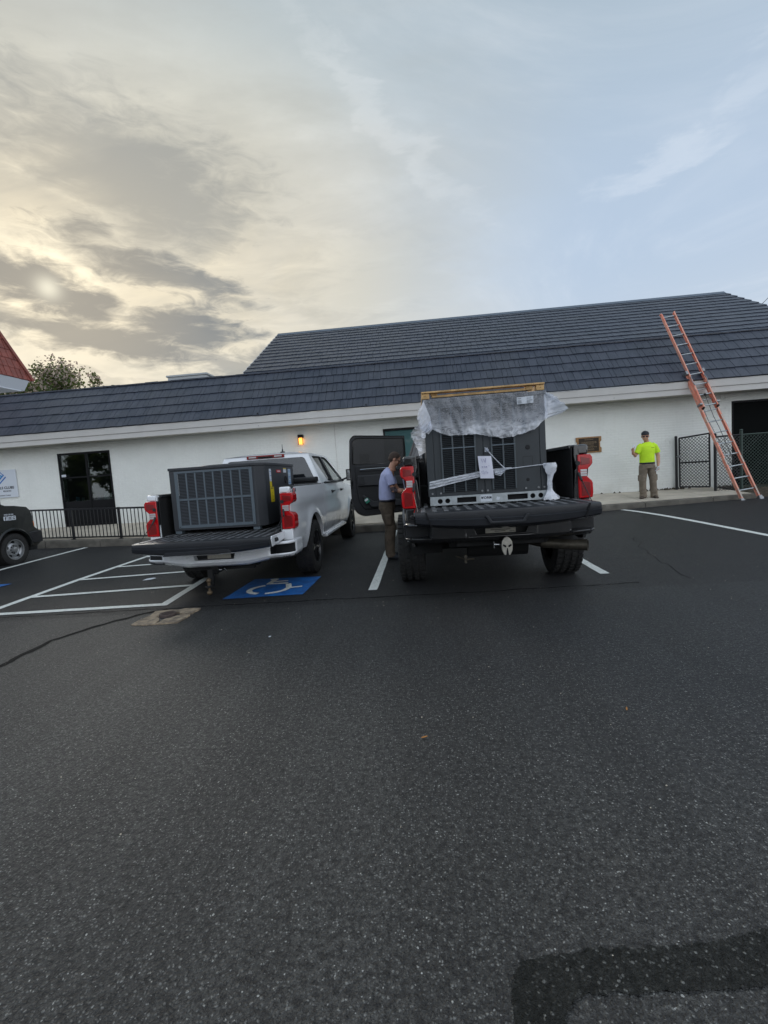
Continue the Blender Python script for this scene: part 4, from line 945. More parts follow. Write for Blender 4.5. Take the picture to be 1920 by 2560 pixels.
# ================================================================== EXTENSION LADDER
def ladder():
    t = thing('extension_ladder', 'tall orange fibreglass extension ladder leaning on the roof eave', 'ladder', (0, 0, 0))
    B = Vector((7.52, 11.10, .25)); T = Vector((6.84, 13.27, 5.14)); d = (T-B); Lt = d.length; d.normalize()
    u = Vector((1, 0, 0)); u = (u-d*u.dot(d)).normalized(); n = d.cross(u)
    if n.y > 0: n = -n                                   # n points to the camera side
    F = Matrix((u, d, n)).transposed().to_4x4(); F.translation = B; t.matrix_world = F
    hw = .205; Lb = 3.55
    def rail(mb, x, a, c, z0, z1, w=.030, s=1):
        # C-section rail
        mb.box(x-.003, x+.003, a, c, z0, z1); mb.box(min(x, x-s*w), max(x, x-s*w), a, c, z0, z0+.006); mb.box(min(x, x-s*w), max(x, x-s*w), a, c, z1-.006, z1)
    for s in (-1, 1):
        mb = MB(); rail(mb, s*hw, .05, Lb, -.045, .035, s=s); mb.build('base_rail', M['ladder'], t, smooth=False)
        mb = MB(); rail(mb, s*(hw-.028), Lb-1.05, Lt, .038, .110, w=.026, s=s); mb.build('fly_rail', M['ladder'], t, smooth=False)
        mb = MB(); mb.box(s*(hw-.028)-.016, s*(hw-.028)+.016, Lt-.01, Lt+.03, .036, .112); mb.build('rail_cap', M['ladder'], t, bevel=.012)
        mb = MB(); mb.box(s*(hw-.028)-.016, s*(hw-.028)+.016, Lb-1.09, Lb-1.045, .036, .112); mb.build('rail_end_cap', M['black_frame'], t, bevel=.006)
        mb = MB(); mb.box(s*hw-.03, s*hw+.03, Lb-.08, Lb+.02, -.03, .12); mb.build('guide_bracket', M['alu'], t, bevel=.008)
        mb = MB(); mb.box(s*hw-.034, s*hw+.034, Lb-.98, Lb-.93, -.02, .118); mb.build('guide_bracket', M['alu'], t, bevel=.006)
        # worn stickers on the outer faces of rails and front flange
        for (q, l) in ((.12, .22), (.95, .18), (1.55, .12), (2.1, .16)):
            mb = MB(); mb.box(s*hw-(.028 if s > 0 else -.002), s*hw+(-.002 if s > 0 else .028), q, q+l, .0355, .037); mb.build('worn_sticker', M['worn'], t, smooth=False)
        # foot
        mb = MB(); mb.box(s*hw-.035, s*hw+.035, .0, .10, -.05, .045); mb.build('foot_bracket', M['alu'], t, bevel=.008)
        ft = MB(); 
        fw_ = Matrix.Rotation(0, 4, 'X')
        ft.prism([(-.10, -.012), (.10, -.012), (.10, .004), (.03, .02), (.02, .07), (-.02, .07), (-.03, .02), (-.10, .004)], 'x', -.045, .045)
        fo = ft.build('foot', M['alu'], t, bevel=.004); fo.matrix_basis = F.inverted() @ Matrix.Translation(B+u*(s*hw)+Vector((0, 0, -.0)))
        for k in range(11):
            pass
        rv = MB()
        for k in range(int(Lb/.305)): rv.tube((s*(hw+.002), .30+.305*k, 0), (s*(hw+.012), .30+.305*k, 0), .011, 8)
        rv.build('rivets', M['alu'], t)['kind'] = 'stuff'
    for k in range(11):
        mb = MB(); mb.tube((-hw, .30+.305*k, -.005), (hw, .30+.305*k, -.005), .0155, 10); mb.build('rung', M['steel'], t)
    k = 0; y = Lb-1.0
    while y < Lt-.08: mb = MB(); mb.tube((-hw+.03, y, .074), (hw-.03, y, .074), .0155, 10); mb.build('rung', M['steel'], t); y += .305
    for s in (-1, 1):
        mb = MB(); mb.path([(s*.16, Lb-.42, .12), (s*.185, Lb-.30, .125), (s*.165, Lb-.16, .12)], .009, 6); mb.build('rung_lock', M['alu'], t)
    mb = MB(); mb.path([(-.02, Lb-.72, .10), (.0, Lb-1.3, .03), (.02, 1.9, .02), (.0, 1.0, .01), (-.01, .6, -.03)], .006, 5); mb.build('rope', M['rope'], t)
    mb = MB(); mb.path([(-.07, Lb-.38, -.06), (-.08, 2.2, -.08), (-.03, 1.2, -.07), (.03, .6, -.06)], .006, 5); mb.build('rope', M['rope'], t)
    mb = MB(); mb.lathe([(-.012, .004), (-.012, .03), (0, .022), (.012, .03), (.012, .004)], 12, (-.02, Lb-.72, .10), 'x'); mb.build('pulley', M['plastic'], t)
ladder()

# ================================================================== TREES
def tree(name, label, cat, loc, h, rx, rz_, nleaf, seed, group=None, blossom=.0, trunks=3, lsz=.11, gap=.35, spread=.75):
    rnd = random.Random(seed); t = thing(name, label, cat, loc, group=group)
    mb = MB(); tips = []
    for k in range(trunks):
        a = 6.28*k/trunks+rnd.uniform(-.3, .3); p = Vector((math.cos(a)*.12, math.sin(a)*.12, -.1)); pts = [p]; d = Vector((math.cos(a)*.18, math.sin(a)*.18, 1)).normalized()
        for q in range(6): p = p+d*h*.105; d = (d+Vector((rnd.uniform(-.15, .15), rnd.uniform(-.15, .15), .1))).normalized(); pts.append(p.copy())
        mb.path(pts, [.16*(1-i/8) for i in range(len(pts))], 7)
        for q in range(9):
            s_ = pts[rnd.randrange(3, len(pts))]; a2 = rnd.uniform(0, 6.28); l = rnd.uniform(.5, 1)
            e_ = s_+Vector((math.cos(a2)*rx*spread*l, math.sin(a2)*rx*spread*l, rnd.uniform(.05, .26)*h)); mid = s_.lerp(e_, .5)+Vector((0, 0, .08*h))
            mb.path([s_, mid, e_], [.05, .035, .015], 5); tips.append(e_); tips.append(mid)
    mb.build('trunk', M['bark'], t)
    cz = h-rz_; lf = MB()
    clumps = []
    for q in range(int(26+rx*6)):
        a2 = rnd.uniform(0, 6.28); z = rnd.uniform(-.85, 1); rr_ = math.sqrt(max(0, 1-z*z))*rnd.uniform(.45, 1.0)
        clumps.append((Vector((math.cos(a2)*rr_*rx, math.sin(a2)*rr_*rx, cz+z*rz_)), rnd.uniform(.16, .34)*rx))
    for q in range(nleaf):
        c, r = clumps[rnd.randrange(len(clumps))]
        v = Vector((rnd.gauss(0, 1), rnd.gauss(0, 1), rnd.gauss(0, .8))); v = v.normalized()*r*rnd.random()**.45; p = c+v
        if p.z < .8: continue
        if noise.noise(p*.9) < -gap: continue
        a = Vector((rnd.gauss(0, 1), rnd.gauss(0, 1), rnd.gauss(0, 1))).normalized(); bb = a.orthogonal().normalized(); s_ = lsz*rnd.uniform(.6, 1.3)
        isb = 1 if rnd.random() < blossom*(.3+.9*max(0, (p.z-cz)/rz_)) else 0
        lf.add([p-a*s_, p+bb*s_*.55, p+a*s_, p-bb*s_*.55], [(0, 1, 2, 3)], isb)
    lf.build('crown', [M['leaf'], M['blossom']], t, smooth=False, recalc=False)
    return t
tree('flowering_tree', 'loose green tree with pale blossom showing over the roof edge beside the red roof', 'tree', (-20.9, 26.3, 0), 8.75, 3.6, 2.7, 26000, 5, blossom=.42, gap=.22, lsz=.10, spread=.55)
# trees across the lot behind the viewer: they stand in the reflections of glass and paint
for i, (x, y, h, s_, lb) in enumerate([(-44, -27, 9, 31, 'broad green tree across the car park, farthest left of the row'), (-35, -29, 8, 35, 'rounded green tree across the car park, second from the left'), (-14, -29, 9, 36, 'broad green tree across the car park, middle of the row'), (-5, -31, 11, 32, 'tallest broad green tree across the car park'), (5, -29, 8.5, 33, 'broad green tree across the car park, right end of the row')]):
    tree('broad_tree', lb, 'tree', (x, y, 0), h, 4.6, h*.46, 4200, s_, group='trees across the car park', trunks=1, lsz=.45, gap=.9)
# power lines
mb = MB()
for nm, a, c, lb in (('power_line', (14.6, 25, 6.3), (20.5, 25, 11.6), 'upper thin power line crossing the sky right of the roof'), ('power_line', (14.6, 25, 6.0), (20.5, 25, 10.9), 'lower thin power line crossing the sky right of the roof')):
    mb = MB(); pts = [Vector(a).lerp(Vector(c), t/8)+Vector((0, 0, -.25*math.sin(math.pi*t/8))) for t in range(9)]
    mb.path(pts, .014, 5); tag(mb.build(nm, M['rope']), lb, 'power line')
# ================================================================== PICKUP TRUCKS
def wheel(parent, x, y, tr, tw, side, rimm, lug, rimr, name='wheel', spokes=6, steel=False):
    w = MB(); h = tw/2; s = side
    pr = [(-h*.80, rimr), (-h*.98, rimr+.02), (-h, (rimr+tr)/2), (-h*.95, tr-.030), (-h*.84, tr-.008), (-h*.5, tr), (h*.5, tr), (h*.84, tr-.008), (h*.95, tr-.030), (h, (rimr+tr)/2), (h*.98, rimr+.02), (h*.80, rimr)]
    w.lathe(pr, 44, (0, 0, 0), 'x')
    n = 40
    for i in range(n):                         # tread blocks
        a = 2*math.pi*i/n
        for k, (c, bw_, ph) in enumerate(((-.74, .40, 0), (-.25, .36, .5), (.25, .36, 0), (.74, .40, .5))):
            aa = a+ph*2*math.pi/n; rr_ = tr+lug; da = math.pi/n*(.62 if k in (1, 2) else .66)
            x0, x1 = c*h-bw_*h/2*.86, c*h+bw_*h/2*.86; sk = .25*da*(1 if k % 2 else -1)
            vs = []
            for (r_, ex) in ((tr-.012, 0), (rr_-(.006 if k in (0, 3) else 0), .003)):
                for (xx_, a_) in ((x0+ex, aa-da+sk), (x1-ex, aa-da-sk), (x1-ex, aa+da-sk), (x0+ex, aa+da+sk)): vs.append((xx_, r_*math.cos(a_), r_*math.sin(a_)))
            w.add(vs, [(4, 5, 6, 7), (0, 1, 5, 4), (1, 2, 6, 5), (2, 3, 7, 6), (3, 0, 4, 7)])
    wo_ = w.build(name, M['rubber'], parent, ang=30); wo_.location = (x, y, tr+lug-.004); 
    rm = MB(); f = s*h
    rm.lathe([(f*.80, rimr+.004), (f*.92, rimr+.006), (f*.90, rimr-.014), (f*.55, rimr-.022), (-f*.3, rimr-.03), (-f*.3, .02)], 36)
    if steel:
        rm.lathe([(f*.55, rimr-.02), (f*.35, rimr-.05), (f*.62, rimr*.62), (f*.70, rimr*.50), (f*.55, rimr*.42), (f*.55, rimr*.30), (f*.95, rimr*.26), (f*1.0, rimr*.2), (f*1.0, .004)], 36)
    else:
        rm.lathe([(f*.52, .085), (f*.66, .075), (f*.70, .045), (f*.70, .004)], 24)
        for i in range(spokes):
            for dlt in (-.14, .14):
                a = 2*math.pi*i/spokes+dlt; a2 = 2*math.pi*i/spokes+dlt*1.5
                p = (f*.62, .05*math.cos(a), .05*math.sin(a)); q = (f*.74, (rimr-.012)*math.cos(a2), (rimr-.012)*math.sin(a2))
                rm.tube(p, q, .020, 6, r2=.016)
    ro = rm.build('rim', rimm, wo_, ang=35)
    if steel:
        hl = MB()
        for i in range(5):
            a = 2*math.pi*i/5+.3; c = Vector((f*.52, rimr*.74*math.cos(a), rimr*.74*math.sin(a))); hl.lathe([(f*.60, .001), (f*.60, .030), (f*.45, .034)], 14, (0, c.y, c.z), 'x')
        for i in range(8):
            a = 2*math.pi*i/8; hl.lathe([(f*.60, .001), (f*.64, .012), (f*.50, .014)], 8, (0, rimr*.36*math.cos(a), rimr*.36*math.sin(a)), 'x')
        hl.build('rim_hole', M['dark'], wo_)
    else:
        bd = MB(); bd.lathe([(-f*.1, rimr-.03), (-f*.1, .01)], 24); bd.build('brake_disc', M['under'], wo_)
    return wo_

def pickup(Q):
    t = thing('pickup_truck', Q['label'], 'pickup truck', Q['loc'], Q.get('rz', 0))
    be, cb, wb, zr, zf, zk, tr, Ra, hw, roof, belt = (Q[k] for k in ('be', 'cb', 'wb', 'zr', 'zf', 'zk', 'tr', 'Ra', 'hw', 'roof', 'belt'))
    zc = tr+.012; paint = Q['paint']; dy = cb-.80; fd = 3.05+dy; ye = wb+.95; zh = belt-.06
    def xf(y, z):
        tt = (z-zk)/(zr-zk); x = hw
        if tt < .3: x -= .055*((.3-tt)/.3)**2
        if tt > .80: x -= .030*((tt-.80)/.2)
        x -= .018*math.exp(-((tt-.62)/.10)**2)                       # waist crease
        if y < be+.35: x -= .028*((be+.35-y)/.35)**2
        if y > wb+.3: x -= .14*((y-wb-.3)/.65)**2
        for yc in (0, wb):
            d = math.hypot(y-yc, z-zc)
            x += Q['flare']*math.exp(-((d-Ra-.01)/.075)**2)*(1 if z < zc+Ra+.14 else .6)
        return x
    dth = math.asin(min(.99, (zk-zc)/Ra)) if zk > zc else 0.0
    def cols(y0, y1):
        ys = {round(y0, 4), round(y1, 4)}; out = []
        n = max(2, int((y1-y0)/.09)); base = [y0+(y1-y0)*i/n for i in range(n+1)]
        for y in base:
            if all(abs(y-yc) > Ra*math.cos(dth)+.02 for yc in (0, wb)): out.append((y, zk))
        for yc in (0, wb):
            e_ = Ra*math.cos(dth)
            if yc-e_ > y0-.001 and yc+e_ < y1+.001:
                out.append((yc-e_-.0005, zk)); out.append((yc+e_+.0005, zk))
                for i in range(19):
                    a = math.pi-dth-(math.pi-2*dth)*i/18; out.append((yc+Ra*math.cos(a), zc+Ra*math.sin(a)))
        return sorted(out)
    def sheet(name, y0, y1, s, ztf, m, mirror_lip=True):
        cs = cols(y0, y1); mb = MB(); rows = []
        nz = 14
        for (y, zb) in cs:
            zt = ztf(y)
            lip = [(s*(xf(y, zb)-.07), y, zb+.0), (s*(xf(y, zb)-.012), y, zb)]
            rows.append(lip+[(s*xf(y, zb+(zt-zb)*i/nz), y, zb+(zt-zb)*i/nz) for i in range(nz+1)]+[(s*(xf(y, zt)-.010), y, zt+.006), (s*(xf(y, zt)-.05), y, zt+.006)])
        # folded edges at both ends
        first = [(v[0]-s*.03, v[1]+.002, v[2]) for v in rows[0]]; last = [(v[0]-s*.03, v[1]-.002, v[2]) for v in rows[-1]]
        mb.grid([first]+rows+[last]); return mb.build(name, m, t, ang=38, recalc=False)
    gap = .004
    hood = lambda y: zh-.10*sstep((y-fd)/(ye-fd))
    for s in (-1, 1):
        sheet('bed_side', be, cb+.055-gap, s, lambda y: zr-.004, paint)
        dz_ = lambda y: belt
        if True: sheet('rear_door', cb+.063, cb+1.055, s, dz_, paint) if not (s < 0 and Q.get('open') == 'rear') else None
        if not (s < 0 and Q.get('open')): sheet('front_door', cb+1.063, fd-.06, s, dz_, paint)
        sheet('front_wing', fd-.052, ye, s, hood, paint)
    # ---- bed
    ix = Q['ix']
    fl = MB(); fl.box(-ix, ix, be+.005, cb+.02, zf-.05, zf); bedf = fl.build('bed_floor', M['liner'], t, smooth=False)
    rb = MB(); n = 15
    for i in range(n):
        x = -ix+.05+(2*ix-.10)*i/(n-1); rb.box(x-.022, x+.022, be+.01, cb, zf+.0005, zf+.012)
    rb.build('floor_rib', M['dusty_liner'], bedf, bevel=.004)['kind'] = 'stuff'
    for s in (-1, 1):
        mb = MB(); a, c = sorted((s*ix, s*(ix+.012))); mb.box(a, c, be+.01, cb+.02, zf, zr-.02)
        # wheel housing inside the bed
        pts = [(-.52, zf), (-.46, zf+.12), (-.34, zf+.21), (.34, zf+.21), (.46, zf+.12), (.52, zf)]
        a, c = sorted((s*(ix-.17), s*ix)); mb.prism(pts, 'x', a, c)
        mb.build('bed_liner', M['liner'], t, bevel=.01)
        mb = MB(); a, c = sorted((s*(ix-.012), s*(hw-.035))); mb.prism([(a, zr-.03), (c, zr-.03), (c, zr+.012), (a, zr+.012)], 'y', be+.06, cb+.03)
        mb.build('bed_rail_cap', M['plastic'] if not Q['hd'] else M['black_paint'], t, bevel=.010)
        # rear pillar between lamp and bed opening
        lx = Q['lx0']
        prof = [(lx+.02, zr+.004), (ix+.025, zr+.004), (ix+.02, zr-.12), (ix+.045, zr-.24), (ix+.03, (zr+zf)/2+.02), (ix+.012, zf+.10), (ix+.010, zf-.06), (lx+.02, zf-.06)]
        mb = MB(); mb.prism([(s*p[0], p[1]) for p in prof], 'y', be-.004, be+.09); pil = mb.build('bed_pillar', paint, t, bevel=.008, smooth=False)
        mb = MB(); mb.tube((s*(ix+.055), be-.03, zf+.37), (s*(ix+.055), be-.003, zf+.37), .016, 10); mb.tube((s*(ix+.055), be-.034, zf+.37), (s*(ix+.055), be-.03, zf+.37), .024, 10)
        mb.build('striker', M['plastic'], pil)
        mb = MB(); mb.tube((s*(ix+.06), be-.014, zf+.27), (s*(ix+.075), be-.07, zf+.19), .013, 8); mb.tube((s*(ix+.075), be-.07, zf+.19), (s*(ix+.035), be-.45, zf-.005), .0045, 6); mb.build('gate_cable', M['plastic'], t)
        # rear corner panel under and over the lamp, stake cap
        mb = MB(); a, c = sorted((s*(lx-.005), s*(hw-.030))); mb.box(a, c, be-.006, be+.08, Q['lz1']+.002, zr+.006); mb.build('corner_cap', paint if not Q['hd'] else M['black_paint'], t, bevel=.018)
        mb = MB(); mb.box(a, c, be-.006, be+.08, zk+.10, Q['lz0']-.002); mb.build('corner_panel', paint, t, bevel=.012)
    fw2 = MB(); fw2.box(-ix, ix, cb+.0, cb+.03, zf, zr-.01); fw2.build('bed_front_wall', M['liner'], t, bevel=.008)
    # ---- tail lights
    l0, l1 = Q['lz0'], Q['lz1']; H = l1-l0; xo = hw+.008; xi = Q['lx0']
    lp_ = [(xi, l0), (xo-.008, l0+.004), (xo, l0+.05), (xo, l0+.34*H), (xo-.012, l0+.40*H), (xo-.058, l0+.50*H), (xo-.056, l0+.66*H), (xo-.010, l0+.755*H), (xo, l0+.80*H), (xo, l1-.03), (xo-.02, l1), (xi, l1)]
    for s in (-1, 1):
        mb = MB(); mb.prism([(s*p[0], p[1]) for p in lp_], 'y', be-.018, be+.17); lamp = mb.build('tail_light', M['red'], t, bevel=.009)
        for (zz_, hh) in ((.585, .072), (.0, 0)):
            if hh == 0: continue
            for q in range(3):
                mb = MB(); z0 = l0+(.505+.055*q)*H; a, c = sorted((s*(xi+.022), s*(xo-.062-.0))); mb.box(a, c, be-.024, be-.016, z0, z0+.047*H); mb.build('reverse_lens', M['clear'], lamp, bevel=.002)
        for (z0, z1) in ((l0+.05*H, l0+.40*H), (l0+.76*H, l0+.95*H)):
            mb = MB(); a, c = sorted((s*(xi+.03), s*(xo-.030))); 
            mb.prism([(a, z0), (c, z0+.01), (c, z1-.02), (a, z1)], 'y', be-.0215, be-.0175)
            mb.build('inner_lens', M['red_dark'], lamp, bevel=.002)
        mb = MB(); a, c = sorted((s*(xi-.012), s*(xi-.001))); mb.box(a, c, be-.010, be+.03, l0-.005, l1+.003); mb.build('lamp_gasket', M['plastic'], lamp)
    # ---- tailgate, lowered
    tg0, tg1, gw = be-.02, Q['tg'], Q['gw']; zt = zf-.006; xn = 24
    def low(x): u = min(1, abs(x)/gw); return Q['gh']-Q['gh2']*u**2.4
    mb = MB(); rows = []
    for i in range(xn+1):
        x = -gw+2*gw*i/xn; h_ = low(x)
        rows.append([(x, tg0, zt), (x, tg1+.03, zt+.004), (x, tg1+.006, zt-.004), (x, tg1, zt-.022), (x, tg1+.004, zt-h_*.45), (x, tg1-.008, zt-h_*.50), (x, tg1+.0, zt-h_*.86), (x, tg1+.035, zt-h_), (x, tg1+.10, zt-h_+.004), (x, tg0, zt-.085), (x, tg0, zt)])
    mb.grid(rows[:]); n_ = len(rows[0])
    o_ = len(mb.v)-n_; mb.f.append(list(range(n_))); mb.m.append(0); mb.f.append([o_+k for k in range(n_)]); mb.m.append(0)
    tgp = mb.build('tailgate', M['gate_plastic'], t, ang=28)
    mb = MB(); rows = []
    for i in range(xn+1):
        x = -gw+.01+2*(gw-.01)*i/xn; h_ = low(x)
        rows.append([(x, tg1+.055, zt-h_-.003), (x, tg1+.10, zt-h_-.020), (x, tg0-.1, zt-.105), (x, tg0+.0, zt-.088)])
    mb.grid(rows); mb.build('outer_skin', paint, tgp, recalc=False)
    for s in (-1, 1):
        mb = MB(); a, c = sorted((s*gw, s*(gw+.014))); mb.prism([(tg0, zt+.003), (tg1+.07, zt+.004), (tg1+.05, zt-.03), (tg1+.08, zt-low(gw)-.01), (tg0-.12, zt-.10), (tg0, zt-.09)], 'x', a, c); ec = mb.build('gate_end_plate', paint, tgp, bevel=.004)
        mb = MB(); a, c = sorted((s*(gw+.013), s*(gw+.04))); mb.box(a, c, tg1+.16, tg1+.22, zt-.075, zt-.03); mb.tube((s*(gw+.02), tg1+.19, zt-.05), (s*(gw+.05), tg1+.19, zt-.05), .018, 8); mb.build('gate_latch', M['plastic'], tgp, bevel=.004)
        if Q['hd']:
            mb = MB(); x = s*(gw-.15); k = s*.045
            mb.prism([(x-.006+k, zt+.002), (x+.006+k, zt+.002), (x+.006-k*.0, zt-.13), (x-.006-k*.0, zt-.13)], 'y', tg1-.013, tg1+.30); mb.build('cap_joint', M['dark'], tgp, smooth=False)
    mb = MB(); n = 15
    for i in range(n):
        x = -gw+.08+(2*gw-.16)*i/(n-1); mb.box(x-.022, x+.022, tg1+.06, tg0-.01, zt+.001, zt+.010)
    mb.build('gate_rib', M['dusty_liner'], tgp, bevel=.003)['kind'] = 'stuff'
    mb = MB(); hz = zt-Q['gh']*.62
    if Q['hd']:
        mb.prism([(-.205, hz+.05), (-.165, hz-.028), (.165, hz-.028), (.205, hz+.05), (.175, hz+.05), (.14, hz-.006), (-.14, hz-.006), (-.175, hz+.05)], 'y', tg1-.022, tg1+.006)
        mb.box(-.13, .13, tg1-.016, tg1+.004, hz-.036, hz-.026)
    else: mb.prism([(-.47, zt-Q['gh']*.98), (-.42, zt-Q['gh']*.70), (.34, zt-Q['gh']*.66), (.38, zt-Q['gh']*.92)], 'y', tg1-.006, tg1+.03)
    mb.build('gate_handle_moulding', M['gate_plastic'], tgp, bevel=.005)
    # ---- rear bumper with step pockets
    bz0, bz1, bd = Q['bz0'], Q['bz1'], Q['bd']; Wb = hw+.0
    outl = [(-Wb, be+.32), (-Wb, be+.02), (-Wb+.012, be-.06), (-Wb+.06, be-.13), (-Wb+.14, be-.165), (-.60, be-bd+.02), (-.3, be-bd-.004), (0, be-bd-.012), (.3, be-bd-.004), (.60, be-bd+.02), (Wb-.14, be-.165), (Wb-.06, be-.13), (Wb-.012, be-.06), (Wb, be+.02), (Wb, be+.32)]
    # resample
    dense = [];
    for p, q in zip(outl, outl[1:]):
        n = max(1, int(math.hypot(q[0]-p[0], q[1]-p[1])/.035))
        dense += [(p[0]+(q[0]-p[0])*i/n, p[1]+(q[1]-p[1])*i/n) for i in range(n)]
    dense.append(outl[-1])
    pw0, pw1 = Q['pock']                                             # pocket from |x| = pw0 outwards round the corner
    tw_ = .335
    def inpock(p): return abs(p[0]) > pw0 and p[1] < be-.015
    def inplate(p): return abs(p[0]-.0) < tw_
    Hb = bz1-bz0
    zl = [0, .10, .22, .30, .74, .84, .93, 1.0]
    def off(v, p):                                                    # profile: tucks in below, rolls over on top
        k = (.05*(1-v/.22) if v < .22 else 0)+(.020*((v-.84)/.16)**2 if v > .84 else 0)
        return k
    grid_ = []
    for p in dense:
        rise = Q['rise']*sstep((abs(p[0])-.35)/.4)
        col_ = []
        for v in zl:
            k = off(v, p); nx = -p[0]/Wb if abs(p[0]) > Wb-.1 else 0
            z = bz0+rise*(1-v)+Hb*v
            col_.append((p[0]+nx*k*.6, p[1]+k*(1 if abs(p[0]) < Wb-.05 else .3), z))
        grid_.append(col_)
    mb = MB(); vs = [q for c in grid_ for q in c]; nr = len(zl); fs = []; 
    for i in range(len(dense)-1):
        for j in range(nr-1):
            mid = ((dense[i][0]+dense[i+1][0])/2, (dense[i][1]+dense[i+1][1])/2)
            if inpock(mid) and (2 if Q['hd'] else 3) <= j < 5: continue
            if inplate(mid) and 3 <= j < 7: continue
            fs.append((i*nr+j, i*nr+j+1, i*nr+nr+j+1, i*nr+nr+j))
    mb.add(vs, fs); bum = mb.build('rear_bumper', Q['bump'], t, ang=35, solid=.008, recalc=False)
    # step tops and the shelf tying the bar to the body
    mb = MB()
    tp = [(p[0]*.985, p[1]+.010) for p in outl[1:-1]]
    mb.prism(tp+[(Wb-.06, be+.02), (-Wb+.06, be+.02)], 'z', bz1-.03, bz1-.002); mb.build('bumper_step_pad', M['plastic'], bum, bevel=.006, smooth=False)
    for s in (-1, 1):                                                  # pockets
        mb = MB(); zz0, zz1 = bz0+Hb*.24, bz0+Hb*.88
        pk = [(pw0-.01, be-.12), (pw0-.01, be-bd+.03), (Wb-.14, be-.150), (Wb-.06, be-.115), (Wb-.018, be-.05), (Wb-.012, be+.04), (pw0+.05, be+.04)]
        pk = [(s*p[0], p[1]) for p in pk]
        mb.prism(pk, 'z', zz0-.012, zz0+.003); mb.prism([(s*(pw0-.012), be-.172), (s*(pw0+.004), be-.172), (s*(pw0+.03), be+.03), (s*(pw0+.01), be+.03)], 'z', zz0, zz1)
        mb.prism([(s*(pw0+.0), be-.035), (s*(Wb-.012), be-.035), (s*(Wb-.012), be-.012), (s*(pw0+.0), be-.012)], 'z', zz0, zz1+.03)
        pp = mb.build('step_pocket', M['plastic'], bum, bevel=.004, smooth=False)
        mb = MB()
        for i in range(7):
            for j in range(4):
                x = pw0+.035+i*.030; y = be-.135+j*.036
                if x < Wb-.04: a = s*x; mb.box(a-.009, a+.009, y-.010, y+.010, zz0+.003, zz0+.010)
        mb.build('step_tread', M['plastic'], pp, bevel=.002)['kind'] = 'stuff'
        if Q['hd']:
            mb = MB(); q_ = [(s*p[0], p[1]) for p in [(pw0-.0, be-bd+.022), (Wb-.14, be-.172), (Wb-.06, be-.136), (Wb-.006, be-.06), (Wb-.022, be-.055), (Wb-.07, be-.118), (Wb-.14, be-.150), (pw0-.0, be-bd+.04)]]
            mb.prism(q_, 'z', bz0+Hb*.16, bz0+Hb*.245); mb.build('step_lip', M['black_paint'], bum, bevel=.005)
    # plate recess
    mb = MB(); zz0, zz1 = bz0+Hb*.30, bz1-.005; y0 = be-bd
    mb.box(-tw_-.005, tw_+.005, y0+.075, y0+.085, zz0-.01, zz1); mb.build('plate_recess', M['plastic'], bum, smooth=False); mb = MB()
    mb.prism([(-tw_-.02, zz1), (-tw_-.02, zz0-.012), (tw_+.02, zz0-.012), (tw_+.02, zz1), (tw_-.035, zz1), (tw_-.085, zz0+.012), (-tw_+.085, zz0+.012), (-tw_+.035, zz1)], 'y', y0-.006, y0+.075, 0)
    mb.build('recess_surround', Q['bump'], bum, smooth=False, bevel=.003)
    pxo = Q['plate_x']; mb = MB(); mb.box(pxo-.152, pxo+.152, y0+.030-Q['pq'], y0+.035-Q['pq'], zz0+.020, zz0+.020+min(.15, zz1-zz0)); pl_ = mb.build('number_plate', M['plate'], t, bevel=.003)
    rr = random.Random(3); mb = MB(); zc_ = zz0+.020+.095
    if Q['hd']:
        x = pxo-.105
        for wdt in (.028, .026, .030, .026, .030): mb.box(x, x+wdt, y0+.0275-Q['pq'], y0+.0295-Q['pq'], zc_-.012, zc_+.03); x += wdt+.012
        mb.build('plate_print', M['ink'], pl_, smooth=False)
        mb = MB(); mb.box(pxo-.10, pxo+.10, y0+.0275-Q['pq'], y0+.0295-Q['pq'], zz0+.050, zz0+.056); mb.box(pxo-.06, pxo+.05, y0+.0275-Q['pq'], y0+.0295-Q['pq'], zz0+.034, zz0+.040); mb.box(pxo+.09, pxo+.14, y0+.0275-Q['pq'], y0+.0295-Q['pq'], zz0+.030, zz0+.034); mb.build('plate_print', M['under'], pl_, smooth=False)
    # ---- chassis
    mb = MB()
    for s in (-1, 1):
        a, c = sorted((s*.42, s*.52)); mb.box(a, c, be-.05, ye-.2, zk-.02, zk+.12)
    mb.box(-.80, .80, be+.12, cb, zf-.16, zf-.055); mb.box(-.78, .78, cb+.1, ye-.2, zk+.02, zk+.14)
    mb.box(-.50, .50, be-.10, be-.02, Q['bz0']-.03, Q['bz0']+.06)
    mb.build('chassis', M['under'], t, smooth=False)
    mb = MB(); mb.tube((-.72, 0, zc), (.72, 0, zc), .055, 12); mb.ell((-.02 if not Q['hd'] else -.08, -.02, zc), .17, .17, .165)
    mb.tube((-.02, .1, zc), (0, wb-.9, zc+.05), .045, 10); mb.build('rear_axle', M['under'], t)
    for yc in (0, wb):
        for s in (-1, 1):                                              # dark wheel housings
            mb = MB(); a = s*(hw-.055); c = s*(hw-.42); n = 14; R_ = Ra+.035
            ring = [(yc+R_*math.cos(math.pi*i/n), zc+R_*math.sin(math.pi*i/n)) for i in range(n+1)]
            mb.grid([[(a, p[0], p[1]), (c, p[0], p[1])] for p in ring]); mb.add([(c, p[0], p[1]) for p in ring], [list(range(n+1))])
            mb.build('wheel_housing', M['under'], t, recalc=False)
            wheel(t, s*Q['wx'], yc, tr, Q['tw'], s, M['rim_black'], Q['lug'], Q['rimr'])
    # ---- hitch
    mb = MB(); hx = Q['hx']; z0 = Q['bz0']-.045
